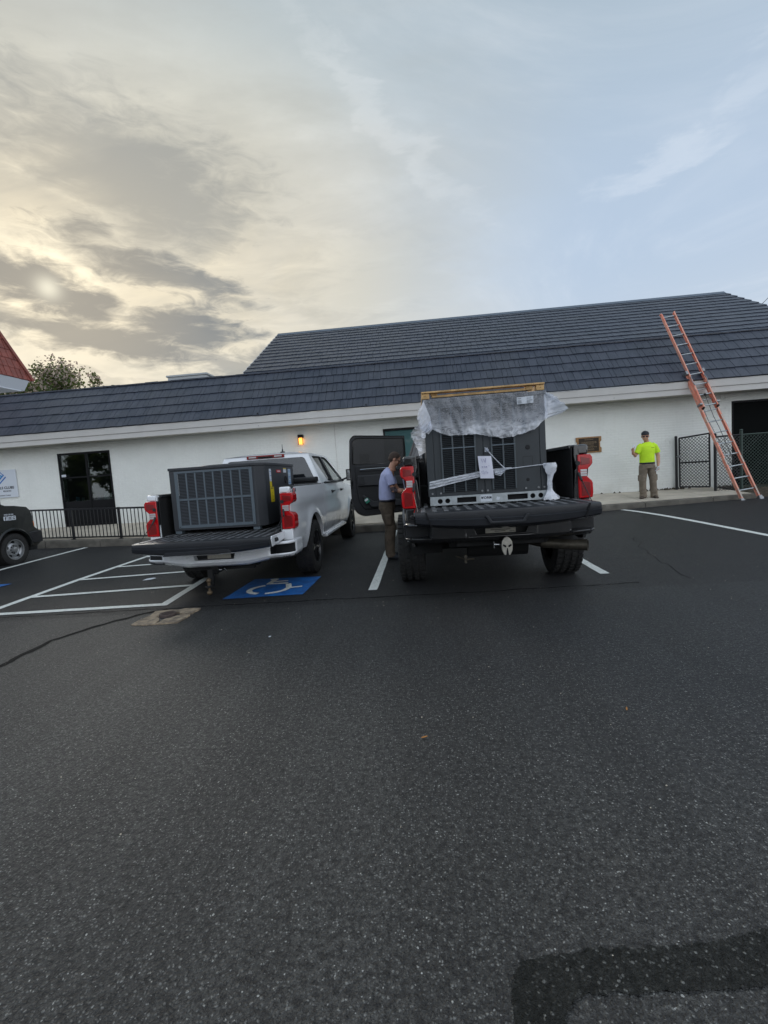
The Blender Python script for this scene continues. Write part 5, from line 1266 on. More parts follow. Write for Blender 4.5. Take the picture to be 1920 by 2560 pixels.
    mb.box(-.45, .45, be-.12, be-.05, z0-.02, z0+.045); mb.box(hx-.038, hx+.038, be-.26, be-.05, z0-.038, z0+.038); mb.box(hx-.048, hx+.048, be-.275, be-.255, z0-.048, z0+.048)
    ht = mb.build('hitch_receiver', M['under'], t, bevel=.006)
    if not Q['hd']:
        mb = MB(); y = be-.36; mb.box(hx-.028, hx+.028, y, be-.2, z0-.025, z0+.025); mb.prism([(y-.03, z0+.03), (y+.03, z0+.03), (y+.01, z0-.17), (y-.04, z0-.17)], 'x', hx-.032, hx+.032); mb.box(hx-.035, hx+.035, y-.12, y, z0-.17, z0-.145); mb.build('ball_mount', M['under'], ht, bevel=.004)
        mb = MB(); mb.tube((hx, y-.08, z0-.145), (hx, y-.08, z0-.11), .018, 10); mb.ell((hx, y-.08, z0-.085), .030, .030, .030); mb.tube((hx, y-.08, z0-.225), (hx, y-.08, z0-.17), .014, 10); mb.ell((hx, y-.08, z0-.235), .034, .034, .028); mb.build('tow_ball', M['rust'], ht)
        mb = MB(); mb.path([(hx-.08, be-.24, z0), (hx+.09, be-.24, z0), (hx+.13, be-.26, z0+.02), (hx+.15, be-.25, z0-.01)], .008, 6); mb.build('hitch_pin', M['chrome'], ht)
    else:
        ex, ez_ = hx, z0+.0; y = be-.33
        ol = [(0, .098), (.030, .078), (.050, .045), (.054, .0), (.050, -.045), (.028, -.092), (-.028, -.092), (-.050, -.045), (-.054, .0), (-.050, .045), (-.030, .078)]
        mb = MB(); mb.prism([(ex+p[0], ez_+p[1]) for p in ol], 'y', y-.012, y+.02); em = mb.build('helmet_hitch_cover', M['helmet'], ht, bevel=.004)
        mb = MB()
        for s in (-1, 1):                                              # eye slots, nose guard and mouth slit
            mb.prism([(ex+s*.010, ez_+.006), (ex+s*.040, ez_+.022), (ex+s*.042, ez_+.004), (ex+s*.022, ez_-.010), (ex+s*.012, ez_-.012)], 'y', y-.017, y-.010)
        mb.prism([(ex-.004, ez_-.020), (ex+.004, ez_-.020), (ex+.014, ez_-.090), (ex-.014, ez_-.090)], 'y', y-.017, y-.010)
        mb.build('helmet_opening', M['dark'], em, smooth=False)
        mb = MB(); mb.tube((ex, y, ez_), (ex, be-.2, ez_), .022, 8); mb.build('cover_stem', M['steel'], em)
        mb = MB(); mb.tube((ex-.12, be-.25, ez_+.01), (ex-.02, be-.25, ez_+.0), .009, 8); mb.tube((ex-.115, be-.25, ez_-.03), (ex-.115, be-.25, ez_+.04), .006, 6); mb.build('hitch_pin', M['chrome'], ht)
        mb = MB(); mb.path([(.22, .4, .60), (.26, be+.45, .585), (.48, be-.0, .565), (.80, be-.12, .545)], [.05, .05, .052, .054], 16); ex_ = mb.build('exhaust_pipe', M['exhaust'], t)
        mb = MB(); mb.lathe([(0, .04), (0, .060), (-.10, .060), (-.10, .050), (-.02, .048), (-.02, .002)], 20, (0, 0, 0), 'y'); tip = mb.build('exhaust_tip', M['exhaust'], ex_); tip.location = (.80, be-.10, .545); tip.rotation_euler = (0, 0, R(62))
        mb = MB(); mb.path([(-.45, be+.05, .46), (-.36, be-.06, .44), (-.27, be-.05, .44)], .012, 6); mb.tube((-.36, be-.04, .40), (-.36, be-.04, .49), .016, 8); mb.build('tow_bracket', M['exhaust'], t)
        mb = MB(); mb.tube((-.30, be+.30, .53), (.36, be+.30, .53), .13, 16); mb.build('spare_wheel_carrier', M['under'], t)
    # ---- cab
    xb, xr = hw-.045, Q['xr']; rb0, rt0 = cb, cb+.13; rfz = roof-.055
    ws0, ws1 = fd+.12, fd-.62                                          # windscreen base / top
    def sx(z): u = (z-belt)/(rfz-belt); return xb+(xr-xb)*u+.012*math.sin(math.pi*max(0, min(1, u)))
    o1 = rounded([(rb0, belt), (rt0, rfz+.0), (ws1, rfz), (ws0-.02, belt)], [0, .05, .10, 0], 4)
    k = dy
    wr = rounded([(1.44+k, belt+.025), (1.06+k, rfz-.050), (1.80+k, rfz-.035), (1.815+k, belt+.022)], [.05, .07, .02, .02], 4)
    wf = rounded([(1.915+k, belt+.022), (1.905+k, rfz-.035), (2.28+k, rfz-.045), (2.92+k, belt+.07), (2.94+k, belt+.022)], [.02, .02, .12, .04, .02], 4)
    for s in (-1, 1):
        fn = lambda y, z, s=s: (s*sx(z), y, z)
        cab = holed(o1, [wr, wf], fn, 'cab_side', paint, t, solid=.035)
        for wv, nm, mm in ((wr, 'rear_side_window', M['tint']), (wf, 'front_side_window', M['carglass'] if not Q['hd'] else M['tint'])):
            if s < 0 and Q.get('open') and nm == 'front_side_window': continue
            holed(wv, [], lambda y, z, s=s: (s*(sx(z)-.004), y, z), nm, mm, cab)
            mb = MB(); n = len(wv); mb.grid([[(s*(sx(p[1])+.020), p[0], p[1]), (s*(sx(p[1])+.018), p[0]+.012*(1 if p[0] < sum(q[0] for q in wv)/n else -1), p[1]+.012*(1 if p[1] < sum(q[1] for q in wv)/n else -1)), (s*(sx(p[1])-.005), p[0]+.010*(1 if p[0] < sum(q[0] for q in wv)/n else -1), p[1]+.010*(1 if p[1] < sum(q[1] for q in wv)/n else -1))] for p in wv+[wv[0]]]); mb.build('window_seal', M['plastic'], cab, recalc=False)
        mb = MB(); a, c = sorted((s*(sx(belt+.3)-.0), s*(sx(belt+.3)+.03)));
        mb.grid([[(s*(sx(z)+.021), 1.818+k, z), (s*(sx(z)+.021), 1.912+k, z)] for z in (belt+.022, belt+.2, rfz-.036)]); mb.build('door_pillar', M['plastic'], cab, recalc=False)
        mb = MB(); mb.box(*sorted((s*(xb+.0), s*(xb+.030))), cb+.25, fd, belt-.010, belt+.018); mb.build('belt_moulding', M['plastic'], cab, bevel=.004)
        # door handles and mirror
        for yy in (cb+.80, cb+1.74):
            if s < 0 and Q.get('open') and yy > cb+1: continue
            mb = MB(); x = xf(yy, belt-.17); mb.box(*sorted((s*(x-.004), s*(x+.004))), yy-.085, yy+.085, belt-.20, belt-.145); mb.tube((s*(x+.002), yy-.07, belt-.17), (s*(x+.03), yy-.06, belt-.17), .011, 8); mb.tube((s*(x+.03), yy-.08, belt-.17), (s*(x+.03), yy+.08, belt-.165), .014, 8); mb.tube((s*(x+.03), yy+.06, belt-.165), (s*x, yy+.07, belt-.165), .011, 8)
            mb.build('door_handle', M['plastic'] if not Q['hd'] else M['black_paint'], t, bevel=.003)
        if not (s < 0 and Q.get('open')):
            mb = MB(); yy = fd-.20; mb.tube((s*(hw-.03), yy, belt+.02), (s*(hw+.12), yy, belt+.07), .02, 8); mb.box(*sorted((s*(hw+.08), s*(hw+.27))), yy-.03, yy+.06, belt+.0, belt+.24); mi = mb.build('mirror', M['plastic'], t, bevel=.02)
            mb = MB(); mb.box(*sorted((s*(hw+.10), s*(hw+.25))), yy-.036, yy-.032, belt+.02, belt+.22); mb.build('mirror_glass', M['chrome'], mi)
        mb = MB(); mb.box(*sorted((s*(hw-.10), s*(hw-.01))), cb+.1, fd-.1, zk-.05, zk+.005); mb.build('sill', M['plastic'] if Q['hd'] else paint, t, bevel=.015)
    # rear face of the cab with window
    def rfn(x, z): u = (z-zr+.02)/(rfz-zr+.02); return (x, rb0+.13*max(0, (z-belt)/(rfz-belt))+.02*(x/xb)**2, z)
    zb0 = zr-.18
    ro = [(-xb, zb0), (xb, zb0), (xb, belt), (xr, rfz), (-xr, rfz), (-xb, belt)]
    ww = rounded([(-xb+.07, belt+.02), (xb-.07, belt+.02), (xr-.045, rfz-.065), (-xr+.045, rfz-.065)], .05, 4)
    rc = holed(ro, [ww], rfn, 'cab_rear', paint, t, solid=.03)
    holed(ww, [], lambda x, z: (x, rfn(x, z)[1]-.002, z), 'rear_window', M['tint'], rc)
    mb = MB(); mb.box(-.33, .33, rt0-.035, rt0+.0, rfz-.045, rfz+.012); ch = mb.build('high_brake_light', M['red_dark'], rc, bevel=.008)
    mb = MB(); mb.box(-.13, .13, rt0-.040, rt0-.034, rfz-.040, rfz-.012); mb.build('cargo_lamp', M['dark'], ch, bevel=.002)
    for s in (-1, 1): mb = MB(); mb.box(*sorted((s*.16, s*.29)), rt0-.040, rt0-.034, rfz-.030, rfz-.004); mb.build('clear_lamp', M['clear'], ch, bevel=.002)
    # roof
    mb = MB(); rows = []; nn = 14
    for i in range(nn+1):
        y = rt0-.02+(ws1+.03-rt0)*i/nn; u = i/nn; e = .045*(1-(2*u-1)**6)
        row = []
        for j in range(17):
            v = -1+j/8; x = v*(xr+.012); z = rfz+.002+(e+.010)*(1-abs(v)**5)
            row.append((x, y, z))
        rows.append(row)
    mb.grid(rows); mb.build('roof', paint, t, ang=60, recalc=False)
    # windscreen, hood, nose
    mb = MB(); mb.add([(-xb+.05, ws0, belt-.02), (xb-.05, ws0, belt-.02), (xr-.02, ws1+.02, rfz), (-xr+.02, ws1+.02, rfz)], [(0, 1, 2, 3)]); mb.build('windscreen', M['carglass'], t, recalc=False)
    mb = MB(); rows = []
    for i in range(13):
        y = fd+.02+(ye-fd-.02)*i/12; row = []
        for j in range(13):
            v = -1+j/6; x = v*(xf(y, hood(y))-.012); row.append((x, y, hood(y)+.008+.05*(1-abs(v)**4)))
        rows.append(row)
    mb.grid(rows); mb.build('hood', paint, t, ang=50, recalc=False)
    mb = MB(); mb.box(-xb+.05, xb-.05, fd-.05, fd+.16, belt-.12, belt-.03); mb.build('cowl', M['plastic'], t)
    mb = MB(); xe = xf(ye, 1.0)-.01; mb.box(-xe, xe, ye-.25, ye-.02, zk+.05, hood(ye)-.02); mb.build('front_panel', M['plastic'], t, bevel=.03)
    mb = MB()
    for q in range(5): mb.box(-xe+.3, xe-.3, ye-.03, ye+.005, zk+.30+.10*q, zk+.34+.10*q)
    mb.build('grille', M['chrome'] if not Q['hd'] else M['black_paint'], t, bevel=.005)
    for s in (-1, 1): mb = MB(); mb.box(*sorted((s*(xe-.27), s*(xe+.01))), ye-.06, ye+.0, hood(ye)-.24, hood(ye)-.08); mb.build('headlight', M['clear'], t, bevel=.02)
    mb = MB(); mb.prism([(-xe-.03, ye-.2), (-xe+.06, ye+.05), (xe-.06, ye+.05), (xe+.03, ye-.2)], 'z', zk-.02, zk+.20); mb.build('front_bumper', paint, t, bevel=.03)
    # interior
    mb = MB(); mb.box(-xb+.08, xb-.08, cb+.08, fd-.05, zk+.05, zk+.12); mb.build('cab_floor', M['dark'], t)
    for (yy, nm) in ((cb+.30, 'rear_seat'), (cb+1.28, 'front_seat')):
        for s in (-1, 1):
            mb = MB(); x = s*.38; mb.box(x-.24, x+.24, yy+.12, yy+.60, zk+.15, zk+.40); mb.prism([(yy, zk+.35), (yy+.14, zk+.35), (yy+.06, belt+.06), (yy-.06, belt+.06)], 'x', x-.23, x+.23); mb.prism([(yy-.05, belt+.08), (yy+.05, belt+.08), (yy+.03, belt+.26), (yy-.05, belt+.26)], 'x', x-.12, x+.12)
            mb.build(nm, M['interior'], t, bevel=.03)
    mb = MB(); mb.box(-xb+.08, xb-.08, fd-.35, fd-.0, belt-.30, belt-.01); mb.build('dashboard', M['interior'], t, bevel=.03)
    return t, xf

wt_, wxf = pickup(dict(label='white crew cab pickup truck with lowered tailgate, parked over the blue symbol', loc=(-2.61, 6.88, 0),
    be=-1.13, cb=.78, wb=3.75, zr=1.335, zf=.785, zk=.47, tr=.395, Ra=.51, hw=.985, roof=1.925, belt=1.345, flare=.022, paint=M['white_paint'], hd=False,
    ix=.795, lx0=.825, lz0=.80, lz1=1.262, tg=-1.73, gw=.835, gh=.165, gh2=.055, bz0=.405, bz1=.665, bd=.255, pock=(.70, 1), rise=.05, bump=M['white_paint'],
    plate_x=.05, pq=.0, wx=.865, tw=.27, lug=.010, rimr=.255, hx=-.01, xr=.715))
mb = MB(); rx = .795
mb.box(-.93, .93, .50, .64, 1.352, 1.375); mb.prism(rounded([(.48, 1.375), (.70, 1.375), (.70, 1.455), (.48, 1.455)], .03, 3), 'x', -.93, .93); mb.build('folded_bed_cover', M['plastic'], wt_, bevel=.006)
for i in range(3): mb = MB(); mb.box(-.932, .932, .44+.10*i, .443+.10*i, 1.458, 1.460); mb.build('cover_seam', M['dark'], wt_)
mb = MB(); mb.lathe([(0, .001), (0, .045), (.012, .04), (.018, .014), (.05, .012), (.06, .007), (.14, .004)], 12, (.23, 1.15, 1.925), 'z'); mb.build('antenna', M['plastic'], wt_)
for (s_, c_, yy) in (('4', M['ink'], -1.045), ('X', M['logo_red'], -.985), ('4', M['ink'], -.915)):
    text('lettering', s_, .085, (wxf(-.95, 1.27)+.004, yy, 1.255), (R(90), 0, R(90)), c_, wt_, bold=.002, sx=1.05)

bt_, bxf = pickup(dict(label='black lifted pickup truck with its tailgate down and the driver door open', loc=(.80, 6.05, 0),
    be=-1.05, cb=1.02, wb=4.0, zr=1.575, zf=1.02, zk=.60, tr=.425, Ra=.545, hw=1.0, roof=2.22, belt=1.60, flare=.045, paint=M['black_paint'], hd=True, open='front',
    ix=.80, lx0=.858, lz0=1.02, lz1=1.478, tg=-1.655, gw=.865, gh=.175, gh2=.065, bz0=.655, bz1=.868, bd=.235, pock=(.72, 1), rise=.0, bump=M['black_paint'],
    plate_x=-.01, pq=.05, wx=.955, tw=.34, lug=.016, rimr=.255, hx=.035, xr=.73))
# open front door, seen from inside
dr = MB()
def door():
    hx_, hy = -1.03, 3.15                                            # hinge line in truck coordinates
    # outline in (u, z): u runs from the hinge outwards
    O = rounded([(.0, .66), (.95, .60), (1.10, .70), (1.16, .95), (1.16, 1.60), (1.12, 2.16), (1.04, 2.235), (.02, 2.155)], [.02, .10, .10, .08, .03, .09, .10, .01], 5)
    Wn = rounded([(.06, 1.64), (1.075, 1.66), (1.04, 2.10), (.96, 2.16), (.06, 2.10)], [.03, .05, .07, .08, .03], 4)
    def lift(y): return lambda u, z: (hx_-u, hy+y, z)
    o = holed(O, [Wn], lift(0), 'front_door', M['black_paint'], bt_, solid=.03)
    o['label'] = 'open driver door, seen from its inner side'
    # inner rim steps
    def inset(P, d):
        c = Vector((sum(p[0] for p in P)/len(P), sum(p[1] for p in P)/len(P))); return [(p[0]+(c.x-p[0])*d/(Vector(p)-c).length, p[1]+(c.y-p[1])*d/(Vector(p)-c).length) for p in P]
    holed(inset(O, .035), [inset(Wn, -.03)], lift(-.035), 'door_seal', M['plastic'], o, solid=.03, bevel=.006)
    holed(Wn, [], lift(-.012), 'door_window', M['door_glass'], o)
    mb = MB(); mb.prism(rounded([(hx_-.02, .80), (hx_-.90, .74), (hx_-1.0, .90), (hx_-1.04, 1.20), (hx_-1.04, 1.62), (hx_-.02, 1.60)], .04, 3), 'y', hy-.085, hy-.05); trp = mb.build('door_trim_panel', M['interior'], o, bevel=.012)
    mb = MB(); mb.prism(rounded([(hx_-.1, 1.50), (hx_-.95, 1.515), (hx_-.97, 1.56), (hx_-.1, 1.56)], .02, 3), 'y', hy-.105, hy-.080); mb.build('upper_trim_bar', M['interior2'], trp, bevel=.008)
    mb = MB(); mb.path([(hx_-.93, hy-.11, 1.545), (hx_-.6, hy-.112, 1.55), (hx_-.2, hy-.112, 1.545)], .007, 6); mb.build('bright_strip', M['chrome'], trp)
    mb = MB(); mb.prism(rounded([(hx_-.05, 1.20), (hx_-1.0, 1.22), (hx_-1.0, 1.43), (hx_-.50, 1.43), (hx_-.42, 1.38), (hx_-.05, 1.38)], .03, 3), 'y', hy-.135, hy-.08); mb.build('arm_rest', M['interior2'], trp, bevel=.015)
    mb = MB(); mb.box(hx_-.98, hx_-.86, hy-.141, hy-.134, 1.25, 1.40); mb.build('switch_panel', M['plastic'], trp, bevel=.004)
    mb = MB(); mb.prism(rounded([(hx_-.15, .80), (hx_-.74, .79), (hx_-.93, 1.02), (hx_-.90, 1.04), (hx_-.70, .90), (hx_-.15, .92)], .02, 3), 'y', hy-.16, hy-.08); mb.build('door_pocket', M['interior2'], trp, bevel=.008)
    mb = MB(); mb.lathe([(hy-.088, .002), (hy-.094, .085), (hy-.082, .095)], 24, (hx_-.40, 0, 1.06), 'y'); mb.build('speaker_grille', M['plastic'], trp)
    mb = MB(); mb.box(hx_-1.13, hx_-1.10, hy-.05, hy-.0, 1.20, 1.34); mb.build('door_latch', M['steel'], o, bevel=.004)
    for z in (.85, 1.45): mb = MB(); mb.box(hx_-.02, hx_+.06, hy-.03, hy+.03, z, z+.09); mb.build('hinge', M['black_paint'], o, bevel=.006)
    mb = MB(); mb.box(hx_-.95, hx_-.76, hy+.03, hy+.16, 1.62, 1.86); 
    mb.build('mirror', M['plastic'], o, bevel=.02)
door()
# small packet in the door pocket
tg_ = MB(); tg_.box(-.045, .045, -.012, .012, -.05, .05); pk_ = tg_.build('packet', M['green_packet'], None, bevel=.008); tag(pk_, 'small green and white packet lying in the open black truck door', 'packet')
pk_.location = (-1.06+.80-.80, 9.03, .925); pk_.rotation_euler = (0, R(-32), 0)
mb = MB(); mb.box(-.035, .035, -.014, -.012, .0, .04); mb.build('packet_label', M['white_cloth'], pk_)

# ================================================================== VAN at the left edge
def van():
    t = thing('van', 'black van with silver steel wheels cut off by the left edge of the photo', 'van', (-8.75, 9.17, 0))
    # profile (y, z), nose at +y; side plane x = 0, body width 1.95
    prof = [(-4.2, .42), (-.52, .42), (.50, .36), (.60, .34), (.78, .42), (.80, .66), (.62, .76), (.58, .80), (.54, 1.14), (.42, 1.24), (.10, 1.285), (-.12, 1.30), (-.30, 1.36), (-.90, 1.98), (-1.2, 2.05), (-4.2, 2.05)]
    a0 = [( .40*math.cos(R(a)), .36+.40*math.sin(R(a))) for a in range(12, 169, 12)]
    out = [(-4.2, .42)]+[(-.40, .40)]+a0[::-1]+[(.41, .38)]+prof[3:]
    for s, x in ((1, 0), (-1, -1.92)):
        win = rounded([(-.42, 1.33), (-.98, 1.92), (-1.55, 1.92), (-1.55, 1.33)], .04, 3)
        def fn(y, z, s=s, x=x): return (x-s*(.05*max(0, (z-1.0))**1.5+.10*max(0, (y-.1)/.7)**2), y, z)
        # dense cut so the curved lift reads smooth
        sd = holed(out, [win], fn, 'body_side', M['van_paint'], t, solid=.02)
        holed(win, [], lambda y, z, fn=fn, s=s: (fn(y, z)[0]-s*.004, y, z), 'side_window', M['tint'], sd)
        mb = MB(); r0, r1 = .405, .445
        ring = [R(a) for a in range(5, 176, 9)]
        mb.grid([[(x+s*.012, r0*math.cos(a), .36+r0*math.sin(a)), (x+s*.030, (r0+r1)/2*math.cos(a), .36+(r0+r1)/2*math.sin(a)), (x+s*.004, (r1+.02)*math.cos(a), .36+(r1+.02)*math.sin(a))] for a in ring]); mb.build('arch_lip', M['van_paint'], sd, recalc=False)
        mb = MB(); mb.prism(rounded([(.50, 1.14), (.575, 1.10), (.60, .92), (.52, .92), (.47, 1.12)], .01, 2), 'x', *sorted((x-s*.14, x-s*.055))); hl = mb.build('headlight', M['clear'], t, bevel=.006)
        mb = MB(); mb.prism([(.53, .915), (.605, .91), (.61, .78), (.55, .78)], 'x', *sorted((x-s*.12, x-s*.045))); mb.build('turn_signal', M['amber'], t, bevel=.006)
    sk = MB()
    top = [(.58, .80), (.54, 1.14), (.42, 1.24), (.10, 1.285), (-.12, 1.30), (-.30, 1.36)]
    sk.grid([[(-.06-1.80*j/6, y, z+.02*(1-(2*j/6-1)**2)) for j in range(7)] for (y, z) in top]); sk.build('hood', M['van_paint'], t, recalc=False)
    mb = MB(); mb.add([(-.05, -.30, 1.36), (-.12, -.90, 1.98), (-1.80, -.90, 1.98), (-1.87, -.30, 1.36)], [(0, 1, 2, 3)]); mb.build('windscreen', M['tint'], t, recalc=False)
    mb = MB(); mb.box(-1.85, -.07, -4.2, -.9, 1.98, 2.06); mb.build('roof', M['van_paint'], t, bevel=.04)
    mb = MB(); mb.box(-1.85, -.07, -4.2, -4.17, .45, 2.0); mb.build('rear_panel', M['van_paint'], t)
    mb = MB(); mb.prism([(-1.90, .40), (-.02, .40), (.02, .52), (-.03, .78), (-.12, .84), (-1.80, .84), (-1.89, .78), (-1.94, .52)], 'z', .42, .68); mb.build('bumper', M['plastic'], t, bevel=.02)
    mb = MB(); mb.box(-1.80, -.12, .50, .72, .26, .44); mb.build('air_dam', M['plastic'], t, bevel=.02)
    mb = MB(); mb.box(-1.70, -.10, -4.0, .5, .30, .45); mb.build('chassis', M['under'], t)
    n = 12
    for s, x in ((1, -.03), (-1, -1.89)):
        mb = MB(); ring = [(.43*math.cos(math.pi*i/n), .36+.43*math.sin(math.pi*i/n)) for i in range(n+1)]
        mb.grid([[(x, p[0], p[1]), (x-s*.35, p[0], p[1])] for p in ring]); mb.add([(x-s*.35, p[0], p[1]) for p in ring], [list(range(n+1))]); mb.build('wheel_housing', M['under'], t, recalc=False)
        for yy in (.03, -3.4): wheel(t, x-s*.10, yy, .345, .23, s, M['rim_steel'], .006, .215, steel=True)
    mb = MB(); mb.path([(-.22, .02, 1.29), (-.235, -.0, 1.55), (-.25, -.02, 1.80)], [.005, .003, .002], 5); mb.lathe([(0, .001), (0, .022), (.03, .01)], 10, (-.22, .02, 1.285), 'z'); mb.build('antenna', M['plastic'], t)
    # decal
    x = .0105
    for i, y in enumerate((-.195, -.095, .005)):
        mb = MB(); mb.prism(rounded([(y, .985), (y+.092, .985), (y+.092, 1.075), (y, 1.075)], .016, 3), 'x', x-.004, x); d = mb.build('decal', M['signwhite'], t, smooth=False)
        if i == 0: text('lettering', 'f', .115, (x+.001, y+.030, .985), (R(90), 0, R(90)), M['van_paint'], d, ext=.0008, bold=.003)
        if i == 2: text('lettering', 'G', .085, (x+.001, y+.014, 1.0), (R(90), 0, R(90)), M['van_paint'], d, ext=.0008, bold=.002)
        if i == 1:
            mb = MB(); c = (y+.046, 1.03)
            for (r, q) in ((.031, 4), (.016, 20)):
                k = [(c[0]+r*math.cos(2*math.pi*j/q+math.pi/4)*(1.15 if q == 4 else 1), c[1]+r*math.sin(2*math.pi*j/q+math.pi/4)*(1.15 if q == 4 else 1)) for j in range(q+1)]
                mb.path([(x+.001, p[0], p[1]) for p in k], .004, 5)
            mb.build('lettering', M['van_paint'], d)
    text('lettering', 'FIND US ON', .040, (x-.002, -.175, 1.095), (R(90), 0, R(90)), M['signwhite'], t, ext=.001, bold=.001)
    return t
van()
# ================================================================== CONDENSING UNIT IN THE WHITE TRUCK
def ac_white():
    t = thing('air_conditioning_unit', 'dark grey condensing unit with a louvred face, standing in the white pickup bed', 'air conditioner', (-2.68, 5.9, .80))
    W_, Dp, H_ = 1.27, 1.49, .875; x0, x1 = -W_/2, W_/2; z0, z1 = .045, H_
    ch = .10
    mb = MB(); pl = [(x0, 0), (x1-ch, 0), (x1, ch), (x1, Dp), (x0, Dp)]
    mb.prism(pl, 'z', z0, z1-.03); cab = mb.build('cabinet', M['ac_dark'], t, bevel=.006, smooth=False)
    mb = MB(); pl2 = [(x0-.008, -.010), (x1-ch+.004, -.010), (x1+.010, ch-.004), (x1+.010, Dp+.01), (x0-.008, Dp+.01)]
    mb.prism(pl2, 'z', z1-.0295, z1+.006); mb.build('lid', M['ac_dark'], t, bevel=.005, smooth=False)
    mb = MB()
    for a in (x0, x1-ch-.09):
        for y in (.02, Dp-.12): mb.box(a, a+.09, y, y+.09, 0, z0-.001)
    mb.build('foot', M['ac_bar'], t, bevel=.004)
    # fan opening on the lid
    mb = MB(); mb.lathe([(z1+.008, .52), (z1+.03, .50), (z1+.03, .47), (z1+.008, .46)], 32, (-.02, .75, 0), 'z'); mb.build('fan_ring', M['ac_dark'], t)
    # louvred face: 8 columns by 2 rows
    fx0, fx1 = x0+.075, x1-ch-.035; fz0, fz1 = .075, z1-.045; mid = .455
    fr = MB(); yb = -.012
    fr.box(fx0, fx0+.040, yb, -.0005, fz0, fz1); fr.box(fx1-.040, fx1, yb, -.0005, fz0, fz1)
    fr.box(fx0+.041, fx1-.041, yb, -.0005, fz1-.026, fz1); fr.box(fx0+.041, fx1-.041, yb, -.0005, fz0, fz0+.038); fr.box(fx0+.041, fx1-.041, yb-.002, -.0005, mid-.013, mid+.013)
    fo = fr.build('louvre_frame', M['ac_bar'], t, bevel=.002)
    n = 8; cw = (fx1-fx0-.082)/n
    for i in range(n):
        for (a, c) in ((fz0+.039, mid-.014), (mid+.014, fz1-.027)):
            xa, xc = fx0+.041+i*cw+(.011 if i else 0), fx0+.041+(i+1)*cw-(.011 if i < n-1 else 0)
            mb = MB(); mb.box(xa, xc, -.003, -.0008, a, c, 1); k = 0; z = a+.006
            while z < c-.006: mb.add([(xa, -.0035, z+.010), (xc, -.0035, z+.010), (xc, -.0115, z), (xa, -.0115, z), (xc, -.0035, z+.001), (xa, -.0035, z+.001)], [(0, 1, 2, 3), (3, 2, 4, 5)]); z += .0195
            mb.build('louvre_panel', [M['ac_slat'], M['ac_black']], t, smooth=False, recalc=False)
    for i in range(1, n):
        for (a, c) in ((fz0+.039, mid-.014), (mid+.014, fz1-.027)):
            x = fx0+.041+i*cw; mb = MB(); mb.box(x-.0105, x+.0105, yb, -.001, a, c); mb.build('louvre_bar', M['ac_bar'], fo, bevel=.002)
    # bright fins seen at the left end
    mb = MB()
    for k in range(26): mb.box(fx0+.046, fx0+.054, -.014, -.012, mid+.06+k*.011, mid+.066+k*.011)
    mb.build('bare_fins', M['steel'], t, smooth=False)['kind'] = 'stuff'
    sc = MB()
    for x in (fx0+.02, 0, fx1-.02):
        for z in (fz0+.018, z1-.018): sc.ell((x, yb-.001, z), .006, .004, .006, 0, 8, 4)
    sc.build('screws', M['ac_black'], t)['kind'] = 'stuff'
    X_ = x1+.0015
    def tagbox(nm, y0, y1, a, c, m, th=.002, sl=0):
        mb = MB(); mb.prism([(y0-5.9, a-.80), (y1-5.9, a-.80), (y1-5.9, c-.80), (y0-5.9, c-.80)], 'x', X_-.001, X_+th); return mb.build(nm, m, t, smooth=False)
    tagbox('white_label_strip', 6.175, 6.255, 1.425, 1.597, M['label'])
    for k in range(3):
        tagbox('blue_stripe', 6.19, 6.245, 1.44+.058*k, 1.447+.058*k, M['blue'], .003)
    tagbox('yellow_tag', 6.175, 6.255, 1.35, 1.424, M['yellow'])
    tagbox('yellow_tag', 6.175, 6.315, 1.14, 1.345, M['yellow'], .004)
    tagbox('tag_print', 6.19, 6.30, 1.325, 1.335, M['ink'], .005)
    for k in range(3): tagbox('tag_print', 6.22, 6.27, 1.17+.05*k, 1.172+.05*k, M['ink'], .005)
    mb = MB(); mb.prism([(q[0]-5.9, q[1]-.80) for q in rounded([(6.50, 1.545), (6.71, 1.545), (6.71, 1.585), (6.50, 1.585)], .018, 4)], 'x', X_-.001, X_+.003); mb.build('red_badge', M['logo_red'], t, smooth=False)
    tagbox('badge_print', 6.54, 6.67, 1.560, 1.572, M['signwhite'], .004)
    w = tagbox('white_sticker', 6.84, 6.98, 1.545, 1.612, M['signwhite']); tagbox('sticker_band', 6.84, 6.98, 1.600, 1.613, M['yellow'], .003)
    tagbox('blue_label_strip', 7.08, 7.22, 1.36, 1.60, M['blue_label'])
    for k in range(5): tagbox('strip_print', 7.10, 7.20, 1.385+.045*k, 1.395+.045*k, M['signwhite'] if k % 2 else M['blue'], .003)
    mb = MB(); mb.lathe([(X_-.001, .055), (X_+.012, .052), (X_+.012, .035), (X_-.001, .03)], 18, (0, 1.02, .64)); mb.build('service_port', M['ac_black'], t)
ac_white()

